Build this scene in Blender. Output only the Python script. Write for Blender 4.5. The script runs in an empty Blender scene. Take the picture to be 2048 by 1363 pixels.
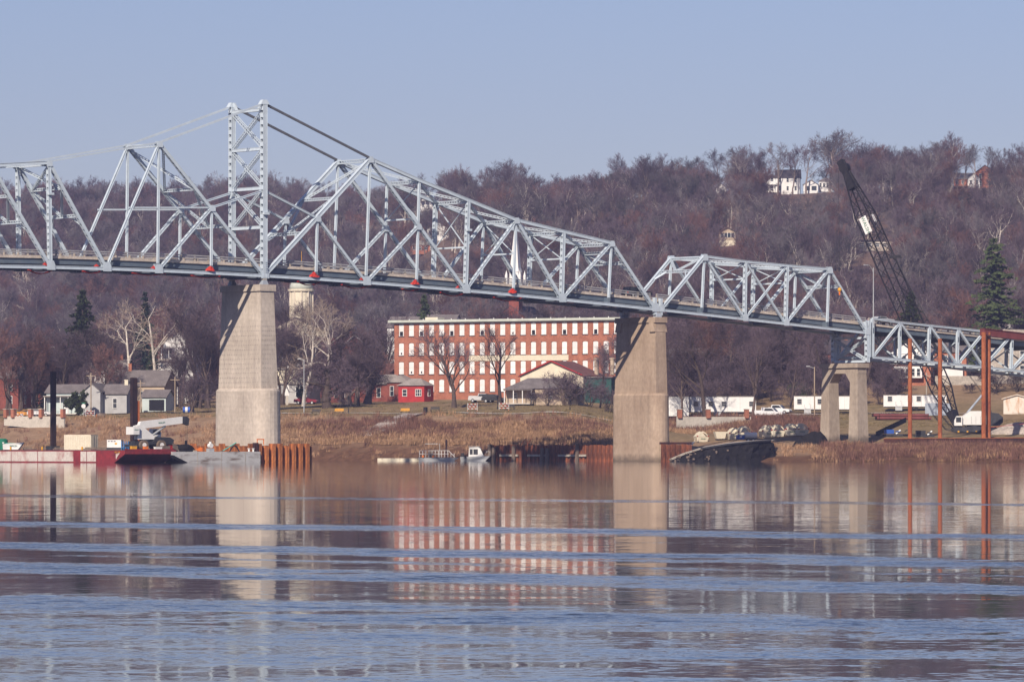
import bpy, math, random
import numpy as np
from mathutils import Vector, Matrix
R = math.radians
rnd = random.Random(7)

# ------------------------------------------------------------------ camera, sky, sun
sc = bpy.context.scene
FPX, HZ, EYE = 10000.0, 894.0, 2.3        # focal length and horizon row in photo pixels, eye height over the water
cd = bpy.data.cameras.new('camera'); cam = bpy.data.objects.new('camera', cd)
sc.collection.objects.link(cam); sc.camera = cam
cam.location = (0, 0, EYE); cam.rotation_euler = (R(90), 0, 0)
cd.sensor_width = 36; cd.lens = 36 * FPX / 2048; cd.shift_y = (HZ - 681.5) / 2048
cd.clip_start = 1; cd.clip_end = 20000

SUN = Vector((-0.46, -1.30, 0.92)).normalized()
sun_el = math.asin(SUN.z)
w = bpy.data.worlds.new('World'); sc.world = w; w.use_nodes = True
wn = w.node_tree; wn.nodes.clear()
sky = wn.nodes.new('ShaderNodeTexSky'); sky.sky_type = 'NISHITA'; sky.sun_disc = False
sky.sun_elevation = sun_el; sky.sun_rotation = math.atan2(SUN.x, SUN.y)
sky.altitude = 0; sky.air_density = 1.0; sky.dust_density = 0.6; sky.ozone_density = 5.0
tint = wn.nodes.new('ShaderNodeMix'); tint.data_type = 'RGBA'; tint.blend_type = 'MULTIPLY'
tint.inputs[0].default_value = 1; tint.inputs[7].default_value = (1.09, 0.925, 1.04, 1)
bg = wn.nodes.new('ShaderNodeBackground'); bg.inputs[1].default_value = 0.068
wo = wn.nodes.new('ShaderNodeOutputWorld')
wn.links.new(sky.outputs[0], tint.inputs[6]); wn.links.new(tint.outputs[2], bg.inputs[0]); wn.links.new(bg.outputs[0], wo.inputs[0])
sl = bpy.data.lights.new('sun', 'SUN'); so = bpy.data.objects.new('sun', sl); sc.collection.objects.link(so)
sl.energy = 5.0; sl.angle = R(0.5); sl.color = (1.0, 0.87, 0.72)
so.rotation_euler = (-SUN).to_track_quat('-Z', 'Y').to_euler(); so.location = (-300, -300, 400)
vs = sc.view_settings; vs.view_transform = 'Standard'; vs.look = 'None'; vs.exposure = 0.30; vs.gamma = 1; vs.use_curve_mapping = False
cy = sc.cycles
cy.use_denoising = True; cy.max_bounces = 5; cy.diffuse_bounces = 2; cy.glossy_bounces = 3; cy.volume_bounces = 0
cy.transmission_bounces = 2; cy.transparent_max_bounces = 4; cy.caustics_reflective = False; cy.caustics_refractive = False
cy.sample_clamp_indirect = 4; cy.use_adaptive_sampling = False

# ------------------------------------------------------------------ helpers
COL = sc.collection
def P(px, py, Y): return Vector(((px - 1024) / FPX * Y, Y, EYE - (py - HZ) / FPX * Y))
def PX(px, Y): return (px - 1024) / FPX * Y
def ZY(py, Y): return EYE - (py - HZ) / FPX * Y

class MB:
    def __init__(s): s.v = []; s.f = []
    def add(s, vs_, fs):
        n = len(s.v); s.v.extend([tuple(a) for a in vs_]); s.f.extend([tuple(i + n for i in f) for f in fs]); return s
    def box(s, c, d, rz=0.0, top=None):
        hx, hy, hz = d[0] / 2, d[1] / 2, d[2] / 2; tx, ty = (hx, hy) if top is None else (top[0] / 2, top[1] / 2)
        pts = [(-hx, -hy, -hz), (hx, -hy, -hz), (hx, hy, -hz), (-hx, hy, -hz), (-tx, -ty, hz), (tx, -ty, hz), (tx, ty, hz), (-tx, ty, hz)]
        ca, sa = math.cos(rz), math.sin(rz)
        return s.add([(c[0] + x * ca - y * sa, c[1] + x * sa + y * ca, c[2] + z) for x, y, z in pts],
                     [(3, 2, 1, 0), (4, 5, 6, 7), (0, 1, 5, 4), (1, 2, 6, 5), (2, 3, 7, 6), (3, 0, 4, 7)])
    def beam(s, p0, p1, wd, dp, n=None):
        """bar from p0 to p1: wd along the side vector n, dp across it"""
        p0, p1 = Vector(p0), Vector(p1); a = (p1 - p0).normalized()
        n = Vector(n) if n is not None else (Vector((0, 0, 1)).cross(a) if abs(a.z) < .95 else Vector((1, 0, 0)))
        n = (n - a * n.dot(a)).normalized(); b = a.cross(n)
        o = [n * (wd / 2 * i) + b * (dp / 2 * j) for i, j in ((-1, -1), (1, -1), (1, 1), (-1, 1))]
        return s.add([p0 + q for q in o] + [p1 + q for q in o], [(3, 2, 1, 0), (4, 5, 6, 7), (0, 1, 5, 4), (1, 2, 6, 5), (2, 3, 7, 6), (3, 0, 4, 7)])
    def tube(s, p0, p1, r0, r1=None, n=8, cap=True):
        p0, p1 = Vector(p0), Vector(p1); r1 = r0 if r1 is None else r1
        a = (p1 - p0).normalized(); x = a.orthogonal().normalized(); y = a.cross(x)
        c = [(x * math.cos(2 * math.pi * i / n) + y * math.sin(2 * math.pi * i / n)) for i in range(n)]
        fs = [(i, (i + 1) % n, n + (i + 1) % n, n + i) for i in range(n)]
        if cap: fs += [tuple(range(n))[::-1], tuple(range(n, 2 * n))]
        return s.add([p0 + q * r0 for q in c] + [p1 + q * r1 for q in c], fs)
    def path(s, pts, r, n=5):
        for a, b in zip(pts, pts[1:]): s.tube(a, b, r, r, n)
        return s
    def prism(s, poly, a0, a1, axis='y'):
        """polygon in the plane across the axis, pushed from a0 to a1"""
        m = {'y': lambda p, a: (p[0], a, p[1]), 'x': lambda p, a: (a, p[0], p[1]), 'z': lambda p, a: (p[0], p[1], a)}[axis]
        n = len(poly)
        return s.add([m(p, a0) for p in poly] + [m(p, a1) for p in poly],
                     [tuple(range(n)), tuple(range(n, 2 * n))[::-1]] + [(i, n + i, n + (i + 1) % n, (i + 1) % n) for i in range(n)])
    def loft(s, rings, cap=True):
        n = len(rings[0]); k = len(s.v)
        for r in rings: s.v.extend([tuple(p) for p in r])
        for j in range(len(rings) - 1):
            for i in range(n):
                s.f.append((k + j * n + i, k + j * n + (i + 1) % n, k + (j + 1) * n + (i + 1) % n, k + (j + 1) * n + i))
        if cap: s.f.append(tuple(k + i for i in range(n))[::-1]); s.f.append(tuple(k + (len(rings) - 1) * n + i for i in range(n)))
        return s
    def mesh(s, name, mats, off=(0, 0, 0), smooth=False):
        me = bpy.data.meshes.new(name); o = Vector(off)
        me.from_pydata([(a[0] - o.x, a[1] - o.y, a[2] - o.z) for a in s.v], [], s.f)
        for m in (mats if isinstance(mats, (list, tuple)) else [mats]): me.materials.append(m)
        if smooth: me.shade_smooth()
        return me
    def obj(s, name, m, parent=None, world=False, smooth=False, fix=True):
        off = parent.location if (parent is not None and world) else (0, 0, 0)
        me = s.mesh(name, m, off, smooth)
        o = bpy.data.objects.new(name, me); COL.objects.link(o); o.parent = parent
        return o

def tag(o, label, cat=None, group=None, kind=None):
    if label: o['label'] = label
    if cat: o['category'] = cat
    if group: o['group'] = group
    if kind: o['kind'] = kind
    return o
def thing(name, label, cat, loc=(0, 0, 0), rz=0.0, group=None):
    o = bpy.data.objects.new(name, None); COL.objects.link(o); o.empty_display_size = .5
    o.location = loc; o.rotation_euler = (0, 0, rz); return tag(o, label, cat, group)
def place(me, name, parent, loc=(0, 0, 0), rz=0.0):
    o = bpy.data.objects.new(name, me); COL.objects.link(o); o.parent = parent; o.location = loc; o.rotation_euler = (0, 0, rz); return o
def copy_tree(o, parent=None):
    c = o.copy(); COL.objects.link(c); c.parent = parent
    for ch in list(o.children): copy_tree(ch, c)
    return c

# ------------------------------------------------------------------ materials
ALB = .86
def mat(name, col, rough=.75, var=.18, scale=1.0, metal=0.0, col2=None, mix=.5, stretch=(1, 1, 1), bump=0.0, perobj=0.0, spec=.3, coord='Object', ramp=(.35, .65), fine=None):
    col = tuple(c * ALB for c in col); col2 = tuple(c * ALB for c in col2) if col2 else None
    m = bpy.data.materials.new(name); m.use_nodes = True; nt = m.node_tree; N = nt.nodes; L = nt.links
    b = N['Principled BSDF']; b.inputs['Roughness'].default_value = rough; b.inputs['Metallic'].default_value = metal
    b.inputs['Specular IOR Level'].default_value = spec
    tc = N.new('ShaderNodeTexCoord'); mp = N.new('ShaderNodeMapping'); mp.inputs['Scale'].default_value = stretch
    L.new(tc.outputs[coord], mp.inputs[0])
    no = N.new('ShaderNodeTexNoise'); no.inputs['Scale'].default_value = scale; no.inputs['Detail'].default_value = 6; no.inputs['Roughness'].default_value = .65
    L.new(mp.outputs[0], no.inputs['Vector'])
    cr = N.new('ShaderNodeValToRGB'); e = cr.color_ramp.elements
    e[0].position, e[1].position = ramp
    c2 = col2 if col2 else tuple(min(1, c * (1 + var)) for c in col)
    c1 = col if col2 else tuple(c * (1 - var) for c in col)
    e[0].color = (*c1, 1); e[1].color = (*c2, 1)
    L.new(no.outputs['Fac'], cr.inputs[0]); out = cr.outputs[0]
    if fine:                                   # (scale, amount): a second, finer mottling
        n2 = N.new('ShaderNodeTexNoise'); n2.inputs['Scale'].default_value = fine[0]; n2.inputs['Detail'].default_value = 4
        L.new(mp.outputs[0], n2.inputs['Vector'])
        mr = N.new('ShaderNodeMapRange'); mr.inputs[1].default_value = .3; mr.inputs[2].default_value = .7
        mr.inputs[3].default_value = 1 - fine[1]; mr.inputs[4].default_value = 1 + fine[1]
        L.new(n2.outputs['Fac'], mr.inputs[0])
        mx = N.new('ShaderNodeVectorMath'); mx.operation = 'SCALE'; L.new(out, mx.inputs[0]); L.new(mr.outputs[0], mx.inputs['Scale']); out = mx.outputs[0]
    if perobj:
        oi = N.new('ShaderNodeObjectInfo'); mr = N.new('ShaderNodeMapRange')
        mr.inputs[3].default_value = 1 - perobj; mr.inputs[4].default_value = 1 + perobj
        L.new(oi.outputs['Random'], mr.inputs[0])
        mx = N.new('ShaderNodeVectorMath'); mx.operation = 'SCALE'; L.new(out, mx.inputs[0]); L.new(mr.outputs[0], mx.inputs['Scale']); out = mx.outputs[0]
    L.new(out, b.inputs['Base Color'])
    if bump:
        bp = N.new('ShaderNodeBump'); bp.inputs['Strength'].default_value = bump; bp.inputs['Distance'].default_value = .05
        L.new(no.outputs['Fac'], bp.inputs['Height']); L.new(bp.outputs[0], b.inputs['Normal'])
    return m

def glass(name='window_glass', col=(.03, .04, .05)):
    m = mat(name, col, .08, .2, .5, spec=.6); return m

M = {}
M['steel'] = mat('bridge_paint', (.55, .64, .72), .5, .07, .35, fine=(2.2, .06))
def add_rust(m, lo=.62, hi=.74, amt=.55, col=(.20, .095, .055)):
    nt = m.node_tree; N, L = nt.nodes, nt.links; b = N['Principled BSDF']; src = b.inputs['Base Color'].links[0].from_socket
    tc = N.new('ShaderNodeTexCoord'); n = N.new('ShaderNodeTexNoise'); n.inputs['Scale'].default_value = .55; n.inputs['Detail'].default_value = 9; n.inputs['Roughness'].default_value = .72; L.new(tc.outputs['Object'], n.inputs['Vector'])
    r = N.new('ShaderNodeMapRange'); r.inputs[1].default_value = lo; r.inputs[2].default_value = hi; r.inputs[3].default_value = 0; r.inputs[4].default_value = amt; L.new(n.outputs['Fac'], r.inputs[0])
    x = N.new('ShaderNodeMix'); x.data_type = 'RGBA'; L.new(r.outputs[0], x.inputs[0]); L.new(src, x.inputs[6]); x.inputs[7].default_value = (*col, 1); L.new(x.outputs[2], b.inputs['Base Color'])
add_rust(M['steel'])
M['steel_dull'] = mat('bridge_paint_worn', (.36, .41, .48), .6, .16, .5)
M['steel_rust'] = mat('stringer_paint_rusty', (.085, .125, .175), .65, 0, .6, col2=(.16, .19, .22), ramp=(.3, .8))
M['slab'] = mat('deck_concrete', (.55, .48, .41), .85, .2, .8, fine=(4, .15))
M['asphalt'] = mat('asphalt', (.06, .058, .056), .9, .2, .5)
M['rail'] = mat('galvanised_rail', (.45, .45, .46), .45, .15, 1.5, metal=.3)
M['railpost'] = mat('concrete_rail_post', (.42, .37, .32), .85, .2, 2)
M['red_net'] = mat('red_containment_net', (.50, .035, .02), .8, .25, 2)
M['black'] = mat('black_paint', (.014, .013, .017), .55, .3, 2)
M['dark'] = mat('dark_steel', (.04, .042, .05), .6, .3, 1.5)
M['rust'] = mat('rusty_steel', (.25, .068, .028), .85, 0, .7, col2=(.42, .14, .055), fine=(5, .25), stretch=(1, 1, .35))
M['rust_dark'] = mat('dark_rusty_steel', (.028, .012, .013), .85, 0, .9, col2=(.075, .028, .024), fine=(5, .25), stretch=(1, 1, .3))
M['sheet'] = mat('rusty_sheet_pile', (.15, .042, .02), .8, 0, 1.3, col2=(.52, .19, .055), fine=(6, .25), stretch=(1, 1, .25), perobj=.3)
M['sheet_old'] = mat('old_sheet_pile', (.055, .024, .02), .85, 0, .45, col2=(.33, .105, .045), fine=(4, .3), stretch=(1, 1, .4), perobj=.3)
M['maroon'] = mat('maroon_primer', (.17, .045, .045), .6, .2, .6)
M['white'] = mat('white_paint', (.78, .78, .77), .55, .05, .6, fine=(3, .04))
M['cream'] = mat('cream_paint', (.70, .64, .50), .65, .1, .7, fine=(4, .06))
M['creamw'] = mat('cream_weathered', (.66, .58, .46), .7, 0, 1.2, col2=(.78, .72, .60), fine=(5, .1))
M['skip'] = mat('cream_skip_paint', (.74, .68, .54), .65, 0, 1.0, col2=(.55, .27, .10), ramp=(.68, .95), fine=(4, .08))
M['green_sign'] = mat('green_lettering', (.01, .16, .09), .6, .1)
M['glass'] = glass()
M['tyre'] = mat('tyre_rubber', (.025, .024, .023), .9, .2)
M['mudtyre'] = mat('muddy_tyre', (.16, .12, .09), .95, .3, 3)
M['orange'] = mat('orange_plastic', (.80, .20, .03), .6, .1)
M['yellow'] = mat('yellow_paint', (.72, .36, .03), .6, .12)
M['blue'] = mat('blue_paint', (.03, .10, .42), .5, .1)
M['bluel'] = mat('light_blue_paint', (.05, .25, .60), .5, .1)
M['greenp'] = mat('green_paint', (.01, .17, .10), .55, .15)
M['teal'] = mat('teal_paint', (.12, .45, .38), .6, .1)
M['redp'] = mat('red_paint', (.36, .02, .02), .5, .15)
M['wood'] = mat('weathered_wood', (.17, .13, .105), .9, .3, 1, stretch=(3, 3, .4), fine=(6, .2))
M['pole'] = mat('pole_wood', (.38, .30, .22), .9, .2, 1, stretch=(3, 3, .3))
M['brick'] = mat('red_brick', (.30, .112, .07), .9, 0, .22, col2=(.43, .175, .11), fine=(3.0, .17))
M['brickd'] = mat('dark_brick', (.22, .065, .05), .9, .2, .3, fine=(3, .16))
M['barn'] = mat('red_boarding', (.40, .035, .035), .8, .15, .8)
M['shingle'] = mat('grey_shingle', (.17, .15, .15), .9, .2, .5, fine=(4, .15))
M['shingled'] = mat('dark_shingle', (.07, .06, .07), .9, .25, .5, fine=(4, .15))
M['shinglel'] = mat('pale_shingle', (.29, .26, .24), .9, .2, .5, fine=(4, .12))
M['redroof'] = mat('rust_red_roof', (.19, .085, .075), .8, .2, .5)
M['sidingb'] = mat('pale_blue_siding', (.50, .58, .57), .8, .08, .6)
M['sidingg'] = mat('grey_siding', (.42, .42, .42), .8, .1, .6)
M['tan'] = mat('tan_siding', (.46, .37, .28), .85, .12, .6)
M['stone'] = mat('stone_wall', (.40, .36, .31), .9, .2, .8, fine=(3, .15))
M['conc'] = mat('concrete', (.52, .48, .42), .9, .14, .5, fine=(3, .1))
M['gravel'] = mat('gravel', (.42, .37, .33), .95, .25, 2, fine=(8, .2))
M['boardw'] = mat('white_window_board', (.80, .80, .80), .7, .1, .8, perobj=.10)
M['opening'] = mat('dark_opening', (.012, .012, .016), .9, .2)
M['greygreen'] = mat('roof_edge_verdigris', (.52, .56, .50), .7, .12, .5)
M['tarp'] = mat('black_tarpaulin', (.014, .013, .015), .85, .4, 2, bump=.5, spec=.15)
M['silver'] = mat('aluminium', (.55, .57, .58), .4, .1, 1, metal=.4)
for k_, lo_, hi_, am_, c_ in (('white', .6, .8, .3, (.30, .24, .20)), ('creamw', .58, .75, .45, (.25, .12, .06)), ('conc', .55, .75, .4, (.20, .17, .14)), ('sidingg', .6, .8, .3, (.2, .18, .16)), ('brick', .56, .7, .35, (.10, .05, .04))): add_rust(M[k_], lo_, hi_, am_, c_)
M['green_shed'] = mat('green_metal_cladding', (.018, .075, .068), .7, .15, .6)
# ------------------------------------------------------------------ terrain
def lerp_tab(t, tab):
    return float(np.interp(t, [a for a, _ in tab], [b for _, b in tab]))
def shore(X):
    if X > 50: return 797 - .25 * (X - 50)
    if X < -150: return 977 - .3 * (X + 150)
    return 842 - .9 * X
TC = [(-300, -9), (-60, -5), (-3, -.6), (0, 0), (3.0, 1.4), (8, 2.8), (30, 5.2), (50, 8.0), (57, 8.4), (140, 10.9), (200, 12.2), (300, 14), (450, 17), (700, 22)]
TR = [(-300, -9), (-60, -5), (0, 0), (4, .8), (45, 2.5), (62, 4.1), (108, 4.9), (148, 8.6), (160, 8.8), (185, 11), (212, 14.6), (260, 16), (450, 20), (700, 24)]
TL = [(-300, -9), (-60, -5), (0, 0), (3, .8), (20, 3.0), (48, 7.6), (57, 8.2), (140, 10.9), (200, 12.2), (300, 14), (450, 17), (700, 22)]
RIDGE_Y = [(-800, 2350), (0, 2300), (700, 2200), (900, 2000), (1300, 1850), (2048, 1750), (3000, 1700)]
RIDGE_P = [(-800, 440), (0, 436), (120, 430), (250, 428), (400, 424), (520, 414), (640, 436), (760, 446), (880, 412), (1000, 402), (1100, 426), (1200, 420), (1300, 392), (1420, 386), (1550, 384), (1700, 378), (1900, 372), (2048, 370), (3000, 360)]
BASE_Y = [(-800, 1480), (0, 1480), (900, 1330), (1300, 1230), (2048, 1180), (3000, 1150)]
def hash2(i, j):
    n = (i * 374761393 + j * 668265263) & 0xffffffff; n = ((n ^ (n >> 13)) * 1274126177) & 0xffffffff
    return ((n ^ (n >> 16)) & 0xffff) / 65535.0
def vnoise(x, y):
    i, j = math.floor(x), math.floor(y); a, b = x - i, y - j; a = a * a * (3 - 2 * a); b = b * b * (3 - 2 * b)
    return (hash2(i, j) * (1 - a) + hash2(i + 1, j) * a) * (1 - b) + (hash2(i, j + 1) * (1 - a) + hash2(i + 1, j + 1) * a) * b
def sstep(a, b, x):
    t = min(1, max(0, (x - a) / (b - a))); return t * t * (3 - 2 * t)
def ground(X, Y):
    d = Y - shore(X)
    r = sstep(8, 32, X); l = sstep(-45, -62, X)
    z = lerp_tab(d, TC) * (1 - r) * (1 - l) + lerp_tab(d, TR) * r + lerp_tab(d, TL) * l * (1 - r)
    if d > 1: z += (vnoise(X / 7, Y / 7) - .5) * min(.5, d * .05)
    px = 1024 + X / max(Y, 1) * FPX
    yb, yr = lerp_tab(px, BASE_Y), lerp_tab(px, RIDGE_Y)
    if Y > yb:
        zr = ZY(lerp_tab(px, RIDGE_P), yr)
        z0 = 17.0
        s = (Y - yb) / (yr - yb)
        if s <= 1:
            sh = .55 * s + .45 * (s * s * (3 - 2 * s)); z = z * (1 - sstep(0, .12, s)) + sstep(0, .12, s) * (z0 + (zr - z0) * sh)
            z += (vnoise(X / 60 + 9, Y / 90) - .5) * 14 * math.sin(math.pi * s) + (vnoise(X / 20, Y / 25) - .5) * 3
        else: z = zr - (Y - yr) * .03
    return z
def on_ground(px, py, y0=1150):
    Y = y0
    while Y < 2400:
        X = PX(px, Y)
        if 1e4 * (EYE - ground(X, Y)) / Y + HZ <= py: return Vector((X, Y, ground(X, Y)))
        Y += 3
    Y = lerp_tab(px, RIDGE_Y) - 5; X = PX(px, Y); return Vector((X, Y, ground(X, Y)))
def gpt(px, Y):
    X = PX(px, Y); return Vector((X, Y, ground(X, Y)))

xs = sorted(set([-1400, -1100, -900, -700] + list(range(-600, -140, 20)) + list(range(-140, 141, 4)) + list(range(160, 620, 20)) + [700, 900, 1100, 1400]))
ys = [600, 660, 700, 740] + list(range(760, 1010, 4)) + list(range(1010, 1300, 12)) + list(range(1300, 2500, 25)) + [2600, 2800]
gm = MB(); zone = []
for Y in ys:
    for X in xs:
        z = ground(X, Y); gm.v.append((X, Y, z)); d = Y - shore(X)
        px = 1024 + X / Y * FPX; yb = lerp_tab(px, BASE_Y)
        hill = sstep(yb - 60, yb + 60, Y)
        green = sstep(48, 56, d) * (1 - sstep(170, 230, d)) * (1 - hill) * (.3 + .7 * vnoise(X / 14, Y / 14)); mud = 1 - sstep(6, 12, d)
        if X < -48: mud *= .2
        zone.append((hill, green, mud, 1))
nx = len(xs)
for j in range(len(ys) - 1):
    for i in range(nx - 1):
        a = j * nx + i; gm.f.append((a, a + 1, a + nx + 1, a + nx))
def ground_material():
    m = bpy.data.materials.new('ground_cover'); m.use_nodes = True; nt = m.node_tree; N, L = nt.nodes, nt.links
    b = N['Principled BSDF']; b.inputs['Roughness'].default_value = .95; b.inputs['Specular IOR Level'].default_value = .1
    at = N.new('ShaderNodeAttribute'); at.attribute_name = 'zone'; sp = N.new('ShaderNodeSeparateColor'); L.new(at.outputs['Color'], sp.inputs[0])
    tc = N.new('ShaderNodeTexCoord')
    def noise(s, det=6):
        n = N.new('ShaderNodeTexNoise'); n.inputs['Scale'].default_value = s; n.inputs['Detail'].default_value = det; n.inputs['Roughness'].default_value = .7
        L.new(tc.outputs['Object'], n.inputs['Vector']); return n.outputs['Fac']
    def ramp(f, c1, c2, a=.35, b_=.65):
        r = N.new('ShaderNodeValToRGB'); r.color_ramp.elements[0].color = (*c1, 1); r.color_ramp.elements[1].color = (*c2, 1)
        r.color_ramp.elements[0].position = a; r.color_ramp.elements[1].position = b_; L.new(f, r.inputs[0]); return r.outputs[0]
    def mix(f, a, b_):
        x = N.new('ShaderNodeMix'); x.data_type = 'RGBA'; L.new(f, x.inputs[0]); L.new(a, x.inputs[6]); L.new(b_, x.inputs[7]); return x.outputs[2]
    tan = ramp(noise(.35), (.19, .115, .07), (.35, .235, .15)); fine = ramp(noise(3), (.16, .10, .06), (.38, .27, .18))
    mm = N.new('ShaderNodeMix'); mm.data_type = 'RGBA'; mm.inputs[0].default_value = .4; L.new(tan, mm.inputs[6]); L.new(fine, mm.inputs[7]); base = mm.outputs[2]
    grass = ramp(noise(.5), (.13, .105, .05), (.27, .20, .105)); mud = ramp(noise(.8), (.075, .04, .025), (.16, .085, .05)); lit = ramp(noise(.06), (.10, .068, .058), (.20, .135, .105))
    c = mix(sp.outputs[1], base, grass); c = mix(sp.outputs[2], c, mud); c = mix(sp.outputs[0], c, lit)
    L.new(c, b.inputs['Base Color'])
    bp = N.new('ShaderNodeBump'); bp.inputs['Strength'].default_value = .6; bp.inputs['Distance'].default_value = .3; L.new(noise(2), bp.inputs['Height']); L.new(bp.outputs[0], b.inputs['Normal'])
    return m
g = gm.obj('ground', ground_material(), smooth=True); tag(g, 'river bank, town ground and hillside under the trees', kind='structure')
ca = g.data.color_attributes.new('zone', 'FLOAT_COLOR', 'POINT'); ca.data.foreach_set('color', np.array(zone, dtype=np.float32).ravel())

def water_material():
    m = bpy.data.materials.new('river_water'); m.use_nodes = True; nt = m.node_tree; N, L = nt.nodes, nt.links
    b = N['Principled BSDF']; b.inputs['Base Color'].default_value = (.032, .040, .055, 1); b.inputs['Roughness'].default_value = .03
    b.inputs['IOR'].default_value = 1.33
    geo = N.new('ShaderNodeNewGeometry'); sep = N.new('ShaderNodeSeparateXYZ'); L.new(geo.outputs['Position'], sep.inputs[0])
    def math_(op, a, b_=None, c=None):
        n = N.new('ShaderNodeMath'); n.operation = op
        for i, q in enumerate((a, b_, c)):
            if q is None: continue
            if isinstance(q, (int, float)): n.inputs[i].default_value = q
            else: L.new(q, n.inputs[i])
        return n.outputs[0]
    def noise(vec_scale, scale, detail=3, rough=.55, out='Fac', loc=(0, 0, 0)):
        mp = N.new('ShaderNodeMapping'); mp.inputs['Scale'].default_value = vec_scale; mp.inputs['Location'].default_value = loc
        L.new(geo.outputs['Position'], mp.inputs[0])
        n = N.new('ShaderNodeTexNoise'); n.inputs['Scale'].default_value = scale; n.inputs['Detail'].default_value = detail; n.inputs['Roughness'].default_value = rough
        L.new(mp.outputs[0], n.inputs['Vector']); return n.outputs[out]
    # bands of ruffled water: old wakes crossing the river, curved a little
    wob = math_('MULTIPLY', math_('SUBTRACT', noise((.03, .03, 1), 1, 2), .5), 9.0)
    wob2 = math_('MULTIPLY', math_('SUBTRACT', noise((.25, .14, 1), 1, 4, .6), .5), 6.0)
    yy = math_('ADD', math_('ADD', math_('MULTIPLY_ADD', sep.outputs[0], .84, sep.outputs[1]), wob), wob2)
    # (distance from the near bank, ruffle)
    fac = math_('DIVIDE', yy, 260.0)
    cr = N.new('ShaderNodeValToRGB'); cr.color_ramp.interpolation = 'EASE'
    tab = WATER_BANDS
    els = cr.color_ramp.elements
    while len(els) > 1: els.remove(els[-1])
    els[0].position = tab[0][0] / 260; els[0].color = (tab[0][1],) * 3 + (1,)
    for yv, a in tab[1:]:
        e = els.new(yv / 260); e.color = (a, a, a, 1)
    L.new(fac, cr.inputs[0])
    patch = noise((.16, .22, 1), 1, 5, .65, loc=(31, 7, 0))
    pr = N.new('ShaderNodeMapRange'); pr.inputs[1].default_value = .38; pr.inputs[2].default_value = .62; pr.inputs[3].default_value = .05; pr.inputs[4].default_value = 1.5
    L.new(patch, pr.inputs[0])
    ruf = math_('MULTIPLY', cr.outputs[0], pr.outputs[0])
    amp = math_('MULTIPLY_ADD', ruf, WATER_AMP[1], WATER_AMP[0])
    f1 = noise((1, 1.3, 1), 4.0, 3, .6, 'Color'); f2 = noise((.5, 1.5, 1), .9, 3, .55, 'Color', (5, 3, 0))
    def centred(c, k):
        a = N.new('ShaderNodeVectorMath'); a.operation = 'SUBTRACT'; L.new(c, a.inputs[0]); a.inputs[1].default_value = (.5, .5, .5)
        s = N.new('ShaderNodeVectorMath'); s.operation = 'MULTIPLY'; L.new(a.outputs[0], s.inputs[0]); s.inputs[1].default_value = k; return s.outputs[0]
    sm = N.new('ShaderNodeVectorMath'); sm.operation = 'ADD'; L.new(centred(f1, (1.0, 1.3, 0)), sm.inputs[0]); L.new(centred(f2, (.6, 1.1, 0)), sm.inputs[1])
    sx = N.new('ShaderNodeSeparateXYZ'); L.new(sm.outputs[0], sx.inputs[0])
    # steep little wavelets: the faces turned to the near bank are the ones a low viewpoint sees
    ny = math_('ADD', math_('MULTIPLY', math_('MULTIPLY', math_('ABSOLUTE', sx.outputs[1]), ruf), -WATER_AMP[1]), math_('MULTIPLY', sx.outputs[1], WATER_AMP[0]))
    nx_ = math_('MULTIPLY', sx.outputs[0], math_('MULTIPLY_ADD', ruf, WATER_AMP[1] * .6, WATER_AMP[0]))
    up = N.new('ShaderNodeCombineXYZ'); L.new(nx_, up.inputs[0]); L.new(ny, up.inputs[1]); up.inputs[2].default_value = 1
    nn = N.new('ShaderNodeVectorMath'); nn.operation = 'NORMALIZE'; L.new(up.outputs[0], nn.inputs[0])
    L.new(nn.outputs[0], b.inputs['Normal'])
    return m
WATER_BANDS = [(0, .16), (50, .10), (52.5, .22), (54.5, .06), (57, .14), (59, .30), (61, .10), (64, .07), (66.5, .5), (69, .65), (72, .10), (74, .02), (83, .02), (85.5, .55), (88.5, .75), (92, .03), (96, .02), (97.5, .25), (99, .02), (102.5, .02), (105.5, .6), (109, .75), (113, .02),
               (132, .012), (136, .55), (140, .5), (145, .01), (212, .008), (217, .22), (221, .2), (226, .008)]
WATER_AMP = (.016, 1.1)
wm = MB().add([(-1390, -300, 0), (1390, -300, 0), (1390, 1300, 0), (-1390, 1300, 0)], [(0, 1, 2, 3)])
tag(wm.obj('water', water_material()), 'calm brown river with bands of blue ripples', kind='structure')

# ------------------------------------------------------------------ bridge frame: U along the bridge, V across it (away from us)
TH = R(38.26); U = Vector((math.cos(TH), math.sin(TH), 0)); V = Vector((-math.sin(TH), math.cos(TH), 0))
P0 = Vector((PX(527.6, 766.5), 766.5, 0)); WD = 8.45
def t_of(px):                       # distance along the near truss line seen in column px
    k = (px - 1024) / FPX; return (k * P0.y - P0.x) / (U.x - k * U.y)
def BP(px, py):                     # point of the near truss plane
    t = t_of(px); q = P0 + U * t; q.z = ZY(py, q.y); return q
def far(p, w_=None): return p + V * (WD if w_ is None else w_)
BOT = [(-260, 528), (0, 535), (100, 537), (212, 539.5), (315, 542), (422, 545), (527, 549.5), (632, 554.5), (732, 562), (833, 570.5), (930, 579), (1026, 588.5), (1123, 599), (1217, 609.5), (1309, 621), (1403, 631), (1489, 640), (1571, 648.5), (1654, 656), (1735, 664), (1850, 676), (2048, 695), (2300, 718)]
BT = [(t_of(x), ZY(y, (P0 + U * t_of(x)).y)) for x, y in BOT]
_bt = np.array(BT); _co = np.polyfit(_bt[:, 0], _bt[:, 1], 4)
def zb(t): return float(np.polyval(_co, t))
def BB(px): t = t_of(px); q = P0 + U * t; q.z = zb(t); return q
def at(t, v, z): q = P0 + U * t + V * v; q.z = z; return q

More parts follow.
